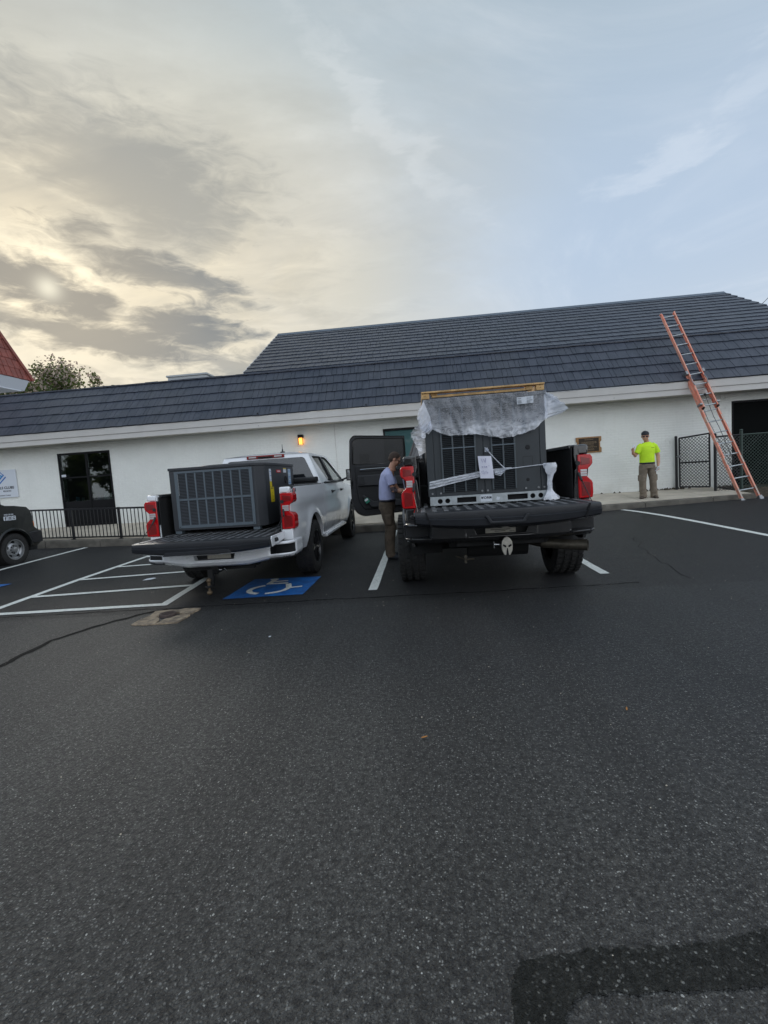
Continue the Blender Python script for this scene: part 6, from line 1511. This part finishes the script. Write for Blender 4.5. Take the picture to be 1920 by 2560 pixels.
# ================================================================== TALL UNIT IN THE BLACK TRUCK
def ac_black():
    t = thing('packaged_air_conditioner', 'tall charcoal rooftop unit on a galvanised base rail in the black pickup bed', 'air conditioner', (.0, 5.0, 1.035))
    zt = 1.12; zb = .095; x0, x1 = .085, 1.345; Dp = 1.75; B = 1.035
    mb = MB(); mb.box(x0+.01, x1-.01, .012, Dp, zb, zt); mb.build('cabinet', M['ac2'], t, bevel=.004)
    pans = [(x0, .165), (.168, .690), (.694, 1.278), (1.282, x1)]
    pobs = []
    for i, (a, c) in enumerate(pans):
        mb = MB(); mb.box(a, c, 0, .011, zb+.002, zt-.03); pobs.append(mb.build('front_panel', M['ac2'], t, bevel=.003))
    mb = MB(); mb.box(x0-.012, x1+.012, -.012, Dp+.01, zt-.028, zt+.012); mb.build('top_panel', M['ac2'], t, bevel=.004)
    # louvre banks: real slats over a dark recess
    barz = (1.640-B)
    banks = [((.252, .606), 3, 1.170-B, 2.075-B, pobs[1]), ((.778, 1.018), 2, 1.170-B, 2.075-B, pobs[2])]
    for (a, c), n, lo, hi, par in banks:
        w = (c-a)/n
        for i in range(n):
            xa, xc = a+i*w+.010, a+(i+1)*w-.010
            for (l, h) in ((lo, barz-.008), (barz+.008, hi)):
                mb = MB(); mb.box(xa, xc, -.004, -.0006, l, h, 1); z = l+.004
                while z < h-.010:
                    mb.add([(xa, -.004, z+.014), (xc, -.004, z+.014), (xc, -.019, z+.004), (xa, -.019, z+.004), (xc, -.004, z+.003), (xa, -.004, z+.003)], [(0, 1, 2, 3), (3, 2, 4, 5)]); z += .0195
                mb.build('louvre_panel', [M['ac2'], M['ac_black']], par, smooth=False, recalc=False)
        for i in range(n+1): 
            x = a+i*w; mb = MB(); mb.box(x-.009, x+.009, -.020, -.0006, lo, hi); mb.build('louvre_bar', M['ac_mid'], par, bevel=.003)
        mb = MB(); mb.box(a, c, -.022, -.001, barz-.007, barz+.007); mb.build('cross_bar', M['ac_bar'], par, bevel=.002)
    # knock-outs and plugs
    for (x, z, r) in ((1.155, 1.595-B, .020), (1.145, 1.255-B, .012)):
        mb = MB(); mb.lathe([(-.001, r+.006), (-.006, r), (-.006, .001)], 16, (x, 0, z), 'y'); mb.build('knock_out', M['ac_black'], pobs[2])
    for (xa, xc, a, c) in ((1.08, 1.19, 1.74-B, 1.83-B), (1.10, 1.20, 1.38-B, 1.50-B)):
        mb = MB()
        for (p, q, r_, s_) in ((xa, xc, a, a+.003), (xa, xc, c-.003, c), (xa, xa+.003, a, c), (xc-.003, xc, a, c)): mb.box(p, q, -.0015, -.0005, r_, s_)
        mb.build('pressed_outline', M['ac_black'], pobs[2], smooth=False)
    mb = MB()
    for x in (.13, .22, .66, .72, 1.12, 1.25, 1.31): mb.lathe([(-.014, .002), (-.014, .010), (-.008, .011), (-.0, .011)], 8, (x, 0, zb+.035), 'y')
    mb.build('bolts', M['alu'], t)['kind'] = 'stuff'
    # base rail with round lifting holes and fork slots, cut through the sheet
    rz0, rz1 = 0.0, zb
    def circ(x, z, r, n=16): return [(x+r*math.cos(2*math.pi*i/n), z+r*math.sin(2*math.pi*i/n)) for i in range(n)]
    holes = [circ(.207, .045, .0265), circ(.287, .045, .0265), circ(1.185, .045, .0265), circ(1.268, .045, .0265)]+[[(a, .018), (c, .018), (c, .075), (a, .075)] for a, c in ((.388, .592), (.922, 1.132))]
    br = holed([(x0+.015, rz0), (x1+.012, rz0), (x1+.012, rz1), (x0+.015, rz1)], holes, lambda x, z: (x, -.012, z), 'base_rail', M['steel'], t, solid=.003)
    mb = MB(); mb.box(x0+.015, x1+.012, -.010, .03, rz1-.004, rz1-.001); mb.box(x0+.015, x1+.012, -.010, .03, .0, .003); mb.box(x1+.009, x1+.012, -.010, Dp, .0, rz1); mb.box(x0+.015, x0+.018, -.010, Dp, 0, rz1); mb.build('rail_flange', M['steel'], br, smooth=False)
    mb = MB(); mb.box(x0+.03, x1, .02, .04, .003, rz1-.005); mb.build('rail_inside', M['dark'], br, smooth=False)
    mb = MB(); mb.box(.638, .758, -.0155, -.0135, .014, .086); lb = mb.build('maker_label', M['label'], br, smooth=False)
    text('lettering', 'YORK', .034, (.700, -.0158, .044), FRONT, M['ink'], lb, ext=.0006, align='CENTER', bold=.0012, sx=1.15)
    mb = MB(); mb.box(.645, .655, -.0165, -.0158, .047, .066); mb.box(.742, .752, -.0165, -.0158, .047, .066); mb.build('label_mark', M['ink'], lb, smooth=False)
    mb = MB(); mb.prism([(.800, .030), (.830, .020), (.842, .050), (.812, .060)], 'y', -.0155, -.0135); mb.build('white_tape', M['label'], br, smooth=False)
ac_black()
# wooden pallet frame on top
pt = thing('wooden_top_frame', 'pale pine timber frame on top of the tall unit in the black pickup', 'pallet', (.07, 4.96, 2.170))
def plank(x0, x1, y0, y1, z0, z1, nm='plank'): mb = MB(); mb.box(x0, x1, y0, y1, z0, z1); mb.build(nm, M['wood'], pt, bevel=.004)
for y in (0, .86, 1.66): plank(0, 1.275, y, y+.09, .060, .078)
plank(.0, .085, .012, 1.72, .002, .058, 'bearer'); plank(1.19, 1.272, .012, 1.72, .002, .058, 'bearer'); plank(.11, 1.13, .035, .075, .014, .038, 'batten')
plank(.087, 1.188, .30, .34, .004, .040, 'batten'); plank(.10, .17, .04, .11, .040, .059, 'block'); plank(1.09, 1.16, .03, .10, .015, .059, 'block')
for x in (.04, 1.23): 
    mb = MB()
    for q in (.03, .06): mb.ell((x, -.001, q), .004, .003, .004, 0, 6, 4)
    mb.build('nails', M['under'], pt)['kind'] = 'stuff'

# plastic film
pf = thing('plastic_film', 'torn clear plastic film draped over the top of the tall unit under the timber frame', 'plastic film', (0, 0, 0))
EDGE = [(.09, 1.83), (.162, 1.845), (.25, 1.80), (.338, 1.770), (.628, 1.762), (.75, 1.735), (.859, 1.706), (1.003, 1.712), (1.06, 1.73), (1.12, 1.745), (1.191, 1.759), (1.25, 1.79), (1.338, 1.882)]
def wrinkle(x, z, a=1.0):
    p = Vector((x*6, z*7, 1.3)); return a*(.016*noise.noise(p)+.010*noise.noise(p*2.7)+.005*noise.noise(p*6))
mb = MB(); rows = []; nx, nz = 90, 34; rr = random.Random(4)
jg = [rr.uniform(-.003, .004) for _ in range(nx+1)]
for i in range(nx+1):
    x = .082+(1.352-.082)*i/nx; zb_ = lerp(EDGE, x)+jg[i]+.010*noise.noise(Vector((x*14, 0, 0))); row = []
    for j in range(nz+1):
        v = j/nz; z = 2.166+(zb_-2.166)*v
        bulge = .018+.035*sstep((v-.35)/.65)
        row.append((x+.01*v*noise.noise(Vector((x*5, z*9, 7))), 4.984-bulge-wrinkle(x*1.3, z*.45, .7+1.0*v), z))
    rows.append(row)
mb.grid(rows); mb.build('front_sheet', M['film'], pf, recalc=False, ang=80)
mb = MB(); mb.grid([[(.075+1.285*i/6, 4.965+1.78*j/6, 2.1665) for i in range(7)] for j in range(7)]); mb.build('top_sheet', M['film'], pf, recalc=False)
def sheet_from(name, A, Bp, m, n=26, k=14, amp=.02, seed=0, depth=0.0, jag=.008):
    """ruffled sheet between two polylines A (attached) and Bp (free edge), points are (x, y, z)"""
    rr = random.Random(seed)
    def samp(P, t): q = t*(len(P)-1); i = min(int(q), len(P)-2); return Vector(P[i]).lerp(Vector(P[i+1]), q-i)
    rows = []
    for i in range(n+1):
        a, c = samp(A, i/n), samp(Bp, i/n); c = c+Vector((rr.uniform(-jag, jag), 0, rr.uniform(-jag, jag))); row = []
        for j in range(k+1):
            v = j/k; p = a.lerp(c, v); w = math.sin(i*1.35+v*2)*.5+noise.noise(p*9)*1.2
            row.append((p.x+.3*amp*v*noise.noise(p*7), p.y-amp*w*sstep(v)-depth*math.sin(math.pi*v), p.z))
        rows.append(row)
    mb = MB(); mb.grid(rows); return mb.build(name, m, pf, recalc=False, ang=80)
sheet_from('blown_corner', [(1.335, 4.975, 2.165), (1.345, 4.98, 2.05), (1.345, 4.98, 1.94), (1.335, 4.97, 1.87)], [(1.36, 5.02, 2.166), (1.47, 4.98, 2.09), (1.555, 4.93, 1.965), (1.50, 4.94, 1.91)], M['film_thick'], amp=.03, seed=3, depth=-.05)
sheet_from('blown_corner', [(1.352, 5.0, 2.155), (1.352, 5.4, 2.155), (1.352, 6.0, 2.155)], [(1.52, 4.99, 2.02), (1.46, 5.4, 1.94), (1.42, 6.0, 1.95)], M['film_thick'], amp=.03, seed=5)
sheet_from('side_sheet', [(.095, 4.97, 2.165), (.09, 5.0, 2.1), (.088, 5.05, 2.0), (.086, 5.1, 1.9), (.086, 5.1, 1.84)], [(.06, 4.95, 2.10), (.028, 4.95, 2.03), (.015, 4.95, 1.985), (.035, 4.96, 1.88), (.05, 4.97, 1.84)], M['film_thick'], amp=.018, seed=7)
sheet_from('side_sheet', [(.09, 4.955, 2.15), (.15, 4.945, 1.98), (.165, 4.94, 1.845)], [(.02, 4.94, 1.99), (.06, 4.93, 1.86), (.115, 4.93, 1.80)], M['film_thick'], amp=.018, seed=8)
sheet_from('hanging_tail', [(.085, 4.99, 1.93), (.087, 5.02, 1.84), (.088, 5.05, 1.72), (.088, 5.05, 1.62)], [(.0, 4.98, 1.90), (-.070, 4.98, 1.832), (-.028, 4.98, 1.72), (.020, 5.0, 1.592)], M['film'], amp=.02, seed=9)
sheet_from('hanging_tail', [(.10, 4.96, 1.90), (.095, 4.95, 1.82), (.09, 4.95, 1.77)], [(.04, 4.94, 1.88), (.045, 4.94, 1.80), (.06, 4.94, 1.755)], M['film_thick'], amp=.015, seed=10)
# twisted band of film tied across the unit, with the knot on the right
pb = thing('plastic_band', 'twisted strip of clear plastic tied diagonally across the tall unit and knotted on its right', 'plastic band', (0, 0, 0))
def band(name, C, wd, m=None, amp=.006, n=60, k=8, y=4.955):
    rows = []
    for i in range(n+1):
        t = i/n; q = t*(len(C)-1); a = min(int(q), len(C)-2); p = Vector(C[a]).lerp(Vector(C[a+1]), q-a); w = wd[a]+(wd[a+1]-wd[a])*(q-a); row = []
        for j in range(k+1):
            v = j/k-.5; row.append((p.x+v*w*.1, p.y-amp*(1.4*math.sin(j*2.1+t*5)+noise.noise(Vector((t*9, v*6, 0)))*1.5), p.z+v*w))
        rows.append(row)
    mb = MB(); mb.grid(rows); return mb.build(name, m or M['film_thick'], pb, recalc=False, ang=80)
band('flat_strip', [(.100, 4.965, 1.257), (.35, 4.955, 1.300), (.63, 4.95, 1.345), (.80, 4.95, 1.368), (.97, 4.955, 1.388)], [.082, .070, .062, .050, .018])
mb = MB(); mb.path([(.93, 4.955, 1.380), (1.10, 4.955, 1.392), (1.25, 4.955, 1.400), (1.36, 4.96, 1.405)], [.006, .004, .004, .006], 6); mb.build('twisted_cord', M['film_thick'], pb)
mb = MB(); mb.path([(.72, 4.955, 1.615), (.735, 4.95, 1.58), (.80, 4.95, 1.50), (.86, 4.95, 1.43), (.90, 4.955, 1.39)], [.010, .006, .005, .005, .006], 6); mb.build('twisted_cord', M['film_thick'], pb)
band('loose_scrap', [(.70, 4.95, 1.60), (.74, 4.94, 1.585)], [.05, .03], n=10, k=6, amp=.010)
band('loose_scrap', [(.79, 4.95, 1.345), (.85, 4.94, 1.335), (.90, 4.945, 1.36)], [.03, .045, .02], n=14, k=6, amp=.010, m=M['film'])
mb = MB(); rows = []
for i in range(26):
    v = i/25; z = 1.415-.385*v; w = .052-.030*sstep((v-.12)/.3)+.052*sstep((v-.72)/.28); xm = 1.362+.004*math.sin(v*7)-.002*v; row = []
    for j in range(15):
        a = 2*math.pi*j/14; r = w*(1+.28*math.sin(j*2.3+v*9)+.25*noise.noise(Vector((j, v*6, 0)))); row.append((xm+r*math.cos(a), 4.955+r*.45*math.sin(a), z+(.010*math.sin(j*3.1) if i == 25 else 0)))
    rows.append(row)
mb.grid(rows); mb.build('knotted_end', M['film_thick'], pb, recalc=False, ang=80)
# hand-written sheet
pn = thing('paper_note', 'white paper sheet with handwriting taped to the front of the tall unit', 'paper', (.70, 4.935, 1.41))
rows = []
for i in range(13):
    row = []
    for j in range(15):
        u, v = i/12, j/14; x = -.078+.14*u+.018*(1-v); z = .125-.235*(1-v)-.008*u
        row.append((x-.0+.012*(1-v)*0, -.006*math.sin(u*3.1)-.018*max(0, u-.62)*(1-v)*2, z))
    rows.append(row)
mb = MB(); mb.grid(rows); mb.build('sheet', M['paper'], pn, recalc=False, ang=80)
def scr(pts, r=.0016): mb = MB(); mb.path([(p[0], -.012, p[1]) for p in pts], r, 5); mb.build('handwriting', M['ink_blue'], pn)
scr([(-.045, .095), (-.035, .055), (-.018, .092), (-.008, .058)]); scr([(-.005, .052), (.003, .098)])
scr([(-.040, .018), (-.038, -.004), (-.028, .015)]); scr([(-.018, .02), (-.008, -.002), (.004, .016), (.010, -.006)]); scr([(.0, .008), (.014, .010)])
scr([(-.050, -.045), (-.028, -.030), (-.034, -.062), (-.020, -.068), (-.010, -.038), (-.002, -.064), (.008, -.036), (.014, -.064), (.022, -.048)]); scr([(.030, .015), (.036, .020)])
mb = MB(); mb.grid([[(1.054+.17*i/6, 4.955-.004*math.sin(i), 2.112-.072*j/3+.006*i/6) for i in range(7)] for j in range(4)]); st = mb.build('shipping_label', M['label'], pf, recalc=False)
mb = MB(); rr = random.Random(5)
for (x0_, x1_) in ((1.062, 1.125), (1.155, 1.215)):
    for k in range(5):
        if k == 3: continue
        mb.box(x0_, x1_-rr.uniform(0, .03), 4.9475, 4.9485, 2.052+.011*k, 2.055+.011*k)
mb.build('label_print', M['under'], st, smooth=False)

# ================================================================== PEOPLE
def head(mb, c, fdir, tilt=0.0, s=1.0, m=0):
    """head centred at c, looking along fdir (xy), tilt > 0 looks down"""
    f = Vector((fdir[0], fdir[1], 0)).normalized(); Rm = Matrix((Vector((f.y, -f.x, 0)), f, Vector((0, 0, 1)))).transposed().to_3x3() @ Matrix.Rotation(-tilt, 3, 'X')
    c = Vector(c)
    def E(p, rx, ry, rz, nu=18, nv=12): mb.ell(c+Rm @ (Vector(p)*s), rx*s, ry*s, rz*s, m, nu, nv, rot=Rm)
    E((0, -.012, .022), .076, .094, .092); E((0, .018, -.040), .062, .074, .072); E((0, .046, -.088), .034, .032, .026)   # skull, jaw, chin
    E((0, .090, -.022), .013, .020, .020); E((0, .084, -.002), .010, .012, .026); E((0, .074, .018), .056, .014, .012)     # nose, bridge, brow
    E((0, .080, -.056), .022, .010, .006); E((0, .078, -.066), .018, .010, .006)                                          # lips
    for q in (-1, 1): E((q*.074, -.006, -.010), .010, .020, .030); E((q*.040, .060, -.030), .020, .016, .018)
    return Rm, c
def hand(mb, w, d, nrm, curl=.6, s=1.0, m=0, side=1):
    """palm from wrist w along d; nrm is the palm normal"""
    d = Vector(d).normalized(); nrm = Vector(nrm); nrm = (nrm-d*nrm.dot(d)).normalized(); a = d.cross(nrm)*side; w = Vector(w)
    P = lambda x, y, z: w+(a*x+d*y+nrm*z)*s
    mb.limb([(*P(0, -.01, 0), .024*s, .020*s), (*P(0, .03, 0), .036*s, .017*s), (*P(0, .075, 0), .040*s, .015*s), (*P(0, .090, 0), .034*s, .012*s)], 12, m)
    for i, (x, L) in enumerate(((-.030, .062), (-.010, .074), (.011, .070), (.030, .056))):
        p = P(x, .080, 0); pts = [p-d*.02*s]; dd = d.copy()
        for k, f in enumerate((.42, .33, .25)):
            ang = curl*(.7+.25*k); dd = (Matrix.Rotation(ang*.8, 3, a*-side) @ dd if False else (dd*math.cos(ang)+nrm*math.sin(ang)*1.0)).normalized(); p = p+dd*L*f*s; pts.append(p.copy())
        mb.path(pts, [.0100*s, .0095*s, .0088*s, .0075*s], 8, m)
    p = P(-.036, .020, .006); q = p+(a*-.022+d*.030+nrm*.012)*s; r = q+(d*.026+nrm*.014+a*-.002)*s
    mb.path([P(-.014, .008, 0), p, q, r], [.013*s, .012*s, .010*s, .008*s], 8, m)
VX = .0075
def person1():
    t = thing('person', 'man in a lavender T-shirt and brown trousers bending towards the open black pickup door', 'person', (-.49, 7.60, .012))
    # local x forward (towards the truck)
    b = MB()
    H = (.105, 0, 1.640); head(b, H, (1, .10), .52)
    b.limb([(.035, 0, 1.46, .075, .06), (.055, 0, 1.52, .056, .058), (.085, 0, 1.585, .056, .060)], 14)
    b.limb([(-.06, 0, .95, .12, .16), (-.06, 0, 1.10, .11, .15), (-.04, 0, 1.30, .11, .17), (0, 0, 1.43, .08, .16), (.03, 0, 1.48, .05, .09)], 16)
    for s in (-1, 1):
        sh = (.0, s*.185, 1.40); el = (.065 if s < 0 else .10, s*.225, 1.135); wr = (.27, s*.13, 1.10)
        b.limb([(*sh, .055, .055), (.03, s*.215, 1.27, .047, .050), (*el, .042, .044), (.17, s*.19, 1.115, .040, .038), (*wr, .027, .025)], 12)
        hand(b, wr, (1, -s*.35, .05), (0, s*-.3, -1), curl=.45, side=s)
        b.limb([(-.07, s*.09, .95, .07, .07), (-.05, s*.105, .50, .035, .035), (-.072, s*.114, .10, .03, .03)], 12)
    b.build('body', M['skin'], t, remesh=VX, sm=3)
    sh = MB()
    sh.limb([(-.062, 0, .965, .130, .178), (-.068, 0, 1.03, .135, .182), (-.065, 0, 1.15, .130, .178), (-.055, 0, 1.28, .126, .186), (-.035, 0, 1.385, .112, .190), (-.005, 0, 1.445, .086, .150), (.025, 0, 1.485, .062, .082)], 20)
    for s in (-1, 1): sh.limb([(-.015, s*.14, 1.415, .070, .070), (.0, s*.205, 1.375, .068, .066), (.028, s*.232, 1.29, .068, .062), (.040, s*.238, 1.225, .070, .062)], 14)
    sh.build('shirt', M['lavender'], t, remesh=.010, sm=3)
    tr = MB()
    tr.limb([(-.058, 0, .985, .128, .172), (-.075, 0, .90, .138, .180), (-.080, 0, .82, .140, .178)], 20)
    for s in (-1, 1):
        x2 = .02 if s < 0 else -.02
        tr.limb([(-.080, s*.088, .86, .115, .094), (-.065, s*.098, .70, .098, .090), (-.040+x2, s*.105, .52, .082, .080), (-.050+x2, s*.108, .44, .078, .078), (-.072+x2, s*.112, .28, .074, .072), (-.075+x2, s*.114, .12, .070, .068), (-.066+x2, s*.116, .045, .076, .070)], 16)
        tr.limb([(-.05, s*.19, .74, .05, .016), (-.045, s*.190, .58, .05, .016)], 10)
    tr.build('trousers', M['trouser'], t, remesh=.010, sm=2)
    bl = MB(); bl.lathe([(.955, 1), (.99, 1)], 28, (0, 0, 0), 'z'); bl.v = [(-.060+v[0]*.136, v[1]*.182, v[2]) for v in bl.v]; bl.build('belt', M['belt'], t, solid=.006)
    for s in (-1, 1):
        x2 = .02 if s < 0 else -.02
        so_ = MB(); so_.limb([(-.135+x2, s*.116, .045, .040, .034), (-.07+x2, s*.116, .055, .052, .046), (.02+x2, s*.118, .042, .046, .044), (.10+x2, s*.120, .030, .028, .046), (.145+x2, s*.121, .024, .018, .034)], 12)
        so_.limb([(-.07+x2, s*.116, .05, .05, .046), (-.07+x2, s*.116, .12, .048, .046)], 12); so_.build('shoe', M['cap'], t, remesh=.008, sm=2)
    hr = MB(); f = Vector((1, .10, 0)).normalized(); Rm = Matrix((Vector((f.y, -f.x, 0)), f, Vector((0, 0, 1)))).transposed().to_3x3() @ Matrix.Rotation(-.52, 3, 'X'); c = Vector(H)
    hr.ell(c+Rm @ Vector((0, -.020, .032)), .081, .094, .090, 0, 20, 14, rot=Rm); hr.ell(c+Rm @ Vector((0, -.050, -.015)), .070, .062, .062, 0, 18, 10, rot=Rm)
    hr.build('hair', M['hair'], t, remesh=.007, sm=2)
    gl = MB()
    for q in (-1, 1): gl.box(-.001, .001, -.001, .001, 0, 0); gl.path([c+Rm @ Vector((q*.082, -.005, .006)), c+Rm @ Vector((q*.078, .075, .004))], .0035, 5); gl.ell(c+Rm @ Vector((q*.032, .088, -.002)), .026, .004, .018, 0, 12, 6, rot=Rm)
    gl.path([c+Rm @ Vector((-.012, .094, .004)), c+Rm @ Vector((.012, .094, .004))], .003, 5); gl.build('glasses', M['belt'], t)
    tt = MB(); tt.limb([(.050, -.2255, 1.195, .0475, .0475), (.058, -.226, 1.155, .0445, .0465), (.085, -.222, 1.130, .0440, .0440), (.115, -.212, 1.124, .043, .042)], 14); tt.build('arm_tattoo', M['tattoo'], t, remesh=.006, sm=2)
person1()
def person2():
    t = thing('person', 'man in a bright yellow T-shirt, dark cap and sunglasses standing on the sidewalk', 'person', (5.60, 11.86, .385))
    t.scale = (.985, .985, .985)
    # local axes follow the world: he faces the camera (-y), a little towards -x
    b = MB(); H = (-.045, -.03, 1.565); fd_ = (-.42, -1)
    Rm, c = head(b, H, fd_, .12, 1.06)
    b.limb([(.005, 0, 1.36, .06, .055), (-.005, -.005, 1.43, .056, .056), (-.03, -.012, 1.50, .056, .056)], 14)
    b.limb([(.0, 0, .90, .16, .11), (.0, 0, 1.05, .15, .11), (0, 0, 1.22, .165, .11), (0, 0, 1.35, .15, .08), (0, 0, 1.40, .09, .05)], 16)
    # right arm (his right, picture left): elbow out, hand raised
    b.limb([(-.165, 0, 1.325, .055, .052), (-.225, -.02, 1.20, .050, .048), (-.300, -.02, 1.09, .045, .044), (-.355, -.07, 1.145, .042, .040), (-.385, -.11, 1.20, .028, .026)], 12)
    hand(b, (-.385, -.11, 1.20), (-.15, -.35, .9), (.9, -.25, 0), curl=.75, side=1)
    # left arm hanging, hand in front of the thigh
    b.limb([(.175, 0, 1.325, .055, .052), (.235, .0, 1.18, .050, .048), (.262, -.01, 1.05, .046, .044), (.245, -.05, .90, .040, .040), (.225, -.075, .80, .028, .026)], 12)
    hand(b, (.225, -.075, .80), (-.18, -.25, -.95), (-.9, -.3, .1), curl=.85, side=-1)
    for s, ax in ((-1, -.105), (1, .15)):
        b.limb([(s*.09, 0, .88, .09, .09), (s*.11, -.01, .45, .04, .04), (ax, .0, .08, .035, .035)], 12)
    b.build('body', M['skin2'], t, remesh=VX, sm=3)
    sh = MB()
    sh.limb([(.005, 0, .895, .178, .128), (.0, 0, .97, .176, .130), (.0, -.004, 1.10, .176, .132), (.0, -.004, 1.22, .184, .130), (.0, 0, 1.31, .186, .112), (.0, 0, 1.375, .140, .080), (-.005, 0, 1.415, .078, .066)], 20)
    sh.limb([(-.12, 0, 1.345, .070, .066), (-.178, -.01, 1.30, .070, .066), (-.228, -.025, 1.20, .068, .066), (-.258, -.025, 1.150, .070, .068)], 14)
    sh.limb([(.12, 0, 1.345, .070, .066), (.19, 0, 1.30, .070, .066), (.236, 0, 1.20, .070, .066), (.252, -.004, 1.135, .072, .068)], 14)
    sh.build('shirt', M['hivis'], t, remesh=.010, sm=3)
    lg = MB(); 
    for k in range(5): lg.box(.045+k*.014, .055+k*.014, -.1395, -.132, 1.262, 1.27)
    lg.build('chest_print', M['trouser'], t, smooth=False)
    tr = MB(); tr.limb([(.0, 0, .905, .168, .120), (.0, 0, .85, .182, .130), (.005, 0, .76, .186, .132)], 20)
    for s, kx, ax in ((-1, -.125, -.108), (1, .128, .155)):
        tr.limb([(s*.090, 0, .82, .100, .118), (s*.104, -.004, .66, .096, .100), (kx, -.018, .47, .084, .088), (kx*.99, -.012, .42, .080, .084), ((kx+ax)/2, 0, .26, .080, .082), (ax, .006, .13, .080, .080), (ax, .0, .060, .088, .086), (ax, -.004, .035, .082, .084)], 16)
        tr.limb([(kx+s*.085, -.01, .60, .014, .055), (kx+s*.085, -.01, .46, .014, .055)], 10)
        tr.limb([(ax-.01, -.02, .20, .084, .080), (ax+.006, -.01, .165, .078, .076)], 12)
    tr.build('trousers', M['trouser2'], t, remesh=.010, sm=2)
    bl = MB(); bl.lathe([(.872, 1), (.912, 1)], 28, (0, 0, 0), 'z'); bl.v = [(v[0]*.177, v[1]*.129, v[2]) for v in bl.v]; bl.build('belt', M['belt'], t, solid=.006)
    for ax, dx in ((-.108, -.85), (.155, -.08)):
        d = Vector((dx, -1, 0)).normalized(); P = lambda k, z: (ax+d.x*k, .0+d.y*k, z)
        so_ = MB(); so_.limb([(*P(-.09, .04), .042, .034), (*P(-.02, .058), .046, .05), (*P(.06, .048), .046, .044), (*P(.14, .034), .048, .030), (*P(.19, .024), .036, .02)], 12); so_.limb([(*P(-.03, .04), .045, .045), (*P(-.03, .13), .045, .045)], 12)
        so_.build('boot', M['boot'], t, remesh=.008, sm=2)
    cp_ = MB(); cp_.ell(c+Rm @ Vector((0, -.010, .052)), .088, .104, .078, 0, 20, 12, rot=Rm); cp_.ell(c+Rm @ Vector((0, .080, .050)), .068, .050, .010, 0, 16, 6, rot=Rm)
    cp_.build('cap', M['cap'], t, remesh=.007, sm=2)
    wb_ = MB(); wb_.ell(c+Rm @ Vector((0, -.035, .010)), .086, .078, .030, 0, 18, 8, rot=Rm); wb_.build('white_headband', M['white_cloth'], t, remesh=.007, sm=1)
    gl = MB()
    for q in (-1, 1): gl.ell(c+Rm @ Vector((q*.034, .088, -.004)), .030, .010, .020, 0, 12, 8, rot=Rm); gl.path([c+Rm @ Vector((q*.062, .078, .002)), c+Rm @ Vector((q*.080, -.0, .004))], .004, 5)
    gl.path([c+Rm @ Vector((-.012, .096, .002)), c+Rm @ Vector((.012, .096, .002))], .004, 5); gl.build('sunglasses', M['belt'], t)
person2()
mb = MB(); mb.box(-.038, .038, -.005, .005, -.035, .05); ph = mb.build('phone', M['label'], None, bevel=.004); tag(ph, 'pale phone held up in the raised hand of the man in yellow', 'phone')
ph.location = (5.235, 11.70, 1.67); ph.rotation_euler = (R(-15), R(20), R(20))
mb = MB(); mb.path([(0, 0, -.07), (0, 0, .06)], [.020, .032], 12); cupo = mb.build('paper_cup', M['white_cloth']); tag(cupo, 'small white cup held low in the hand of the man in yellow', 'cup')
cupo.location = (5.785, 11.74, 1.115); cupo.rotation_euler = (R(20), R(25), 0)

# ================================================================== LITTER
def flat(name, loc, pts, m, lab, cat, rz=0):
    mb = MB(); mb.prism(pts, 'z', 0, .003); o = mb.build(name, m, None, smooth=False); tag(o, lab, cat); o.location = loc; o.rotation_euler = (R(3), R(-4), rz); return o
flat('paper_scrap', (-4.36, 6.9, .012), [(-.10, -.05), (.04, -.055), (.10, .0), (.03, .06), (-.09, .045)], M['signwhite'], 'crumpled white scrap lying in the hatched aisle left of the white pickup', 'paper')
lf_ = [(-.016, 0), (-.006, .004), (.008, .004), (.020, 0), (.006, -.004), (-.007, -.004)]
flat('dry_leaf', (-.06, 2.335, .008), lf_, M['yellowleaf'], 'orange dry leaf on the asphalt, nearest of the small leaves', 'leaf', .3)
flat('dry_leaf', (1.075, 2.57, .008), lf_, M['yellowleaf'], 'yellowish dry leaf on the asphalt at the right, behind the black pickup', 'leaf', 1.2)
flat('white_pebble', (2.7, 3.6, .006), [(-.01, -.008), (.01, -.01), (.012, .008), (-.006, .01)], M['signwhite'], 'tiny white pebble on the dark asphalt at the far right', 'pebble')
flat('white_pebble', (-1.45, 4.0, .006), [(-.01, -.008), (.01, -.01), (.012, .008), (-.006, .01)], M['signwhite'], 'tiny white pebble on the asphalt near the blue symbol', 'pebble')
mb = MB(); rr = random.Random(77)
for i in range(260):
    x, y = rr.uniform(-4, 5), rr.uniform(.9, 9.5); r = rr.uniform(.002, .0048)
    mb.ell((x, y, gz(x, y)+r*.5), r, r*rr.uniform(.6, 1), r*.7, 0, 6, 4)
tag(mb.build('loose_grit', M['concrete'], None, smooth=False), 'loose pale grit scattered over the asphalt', 'grit', kind='stuff')
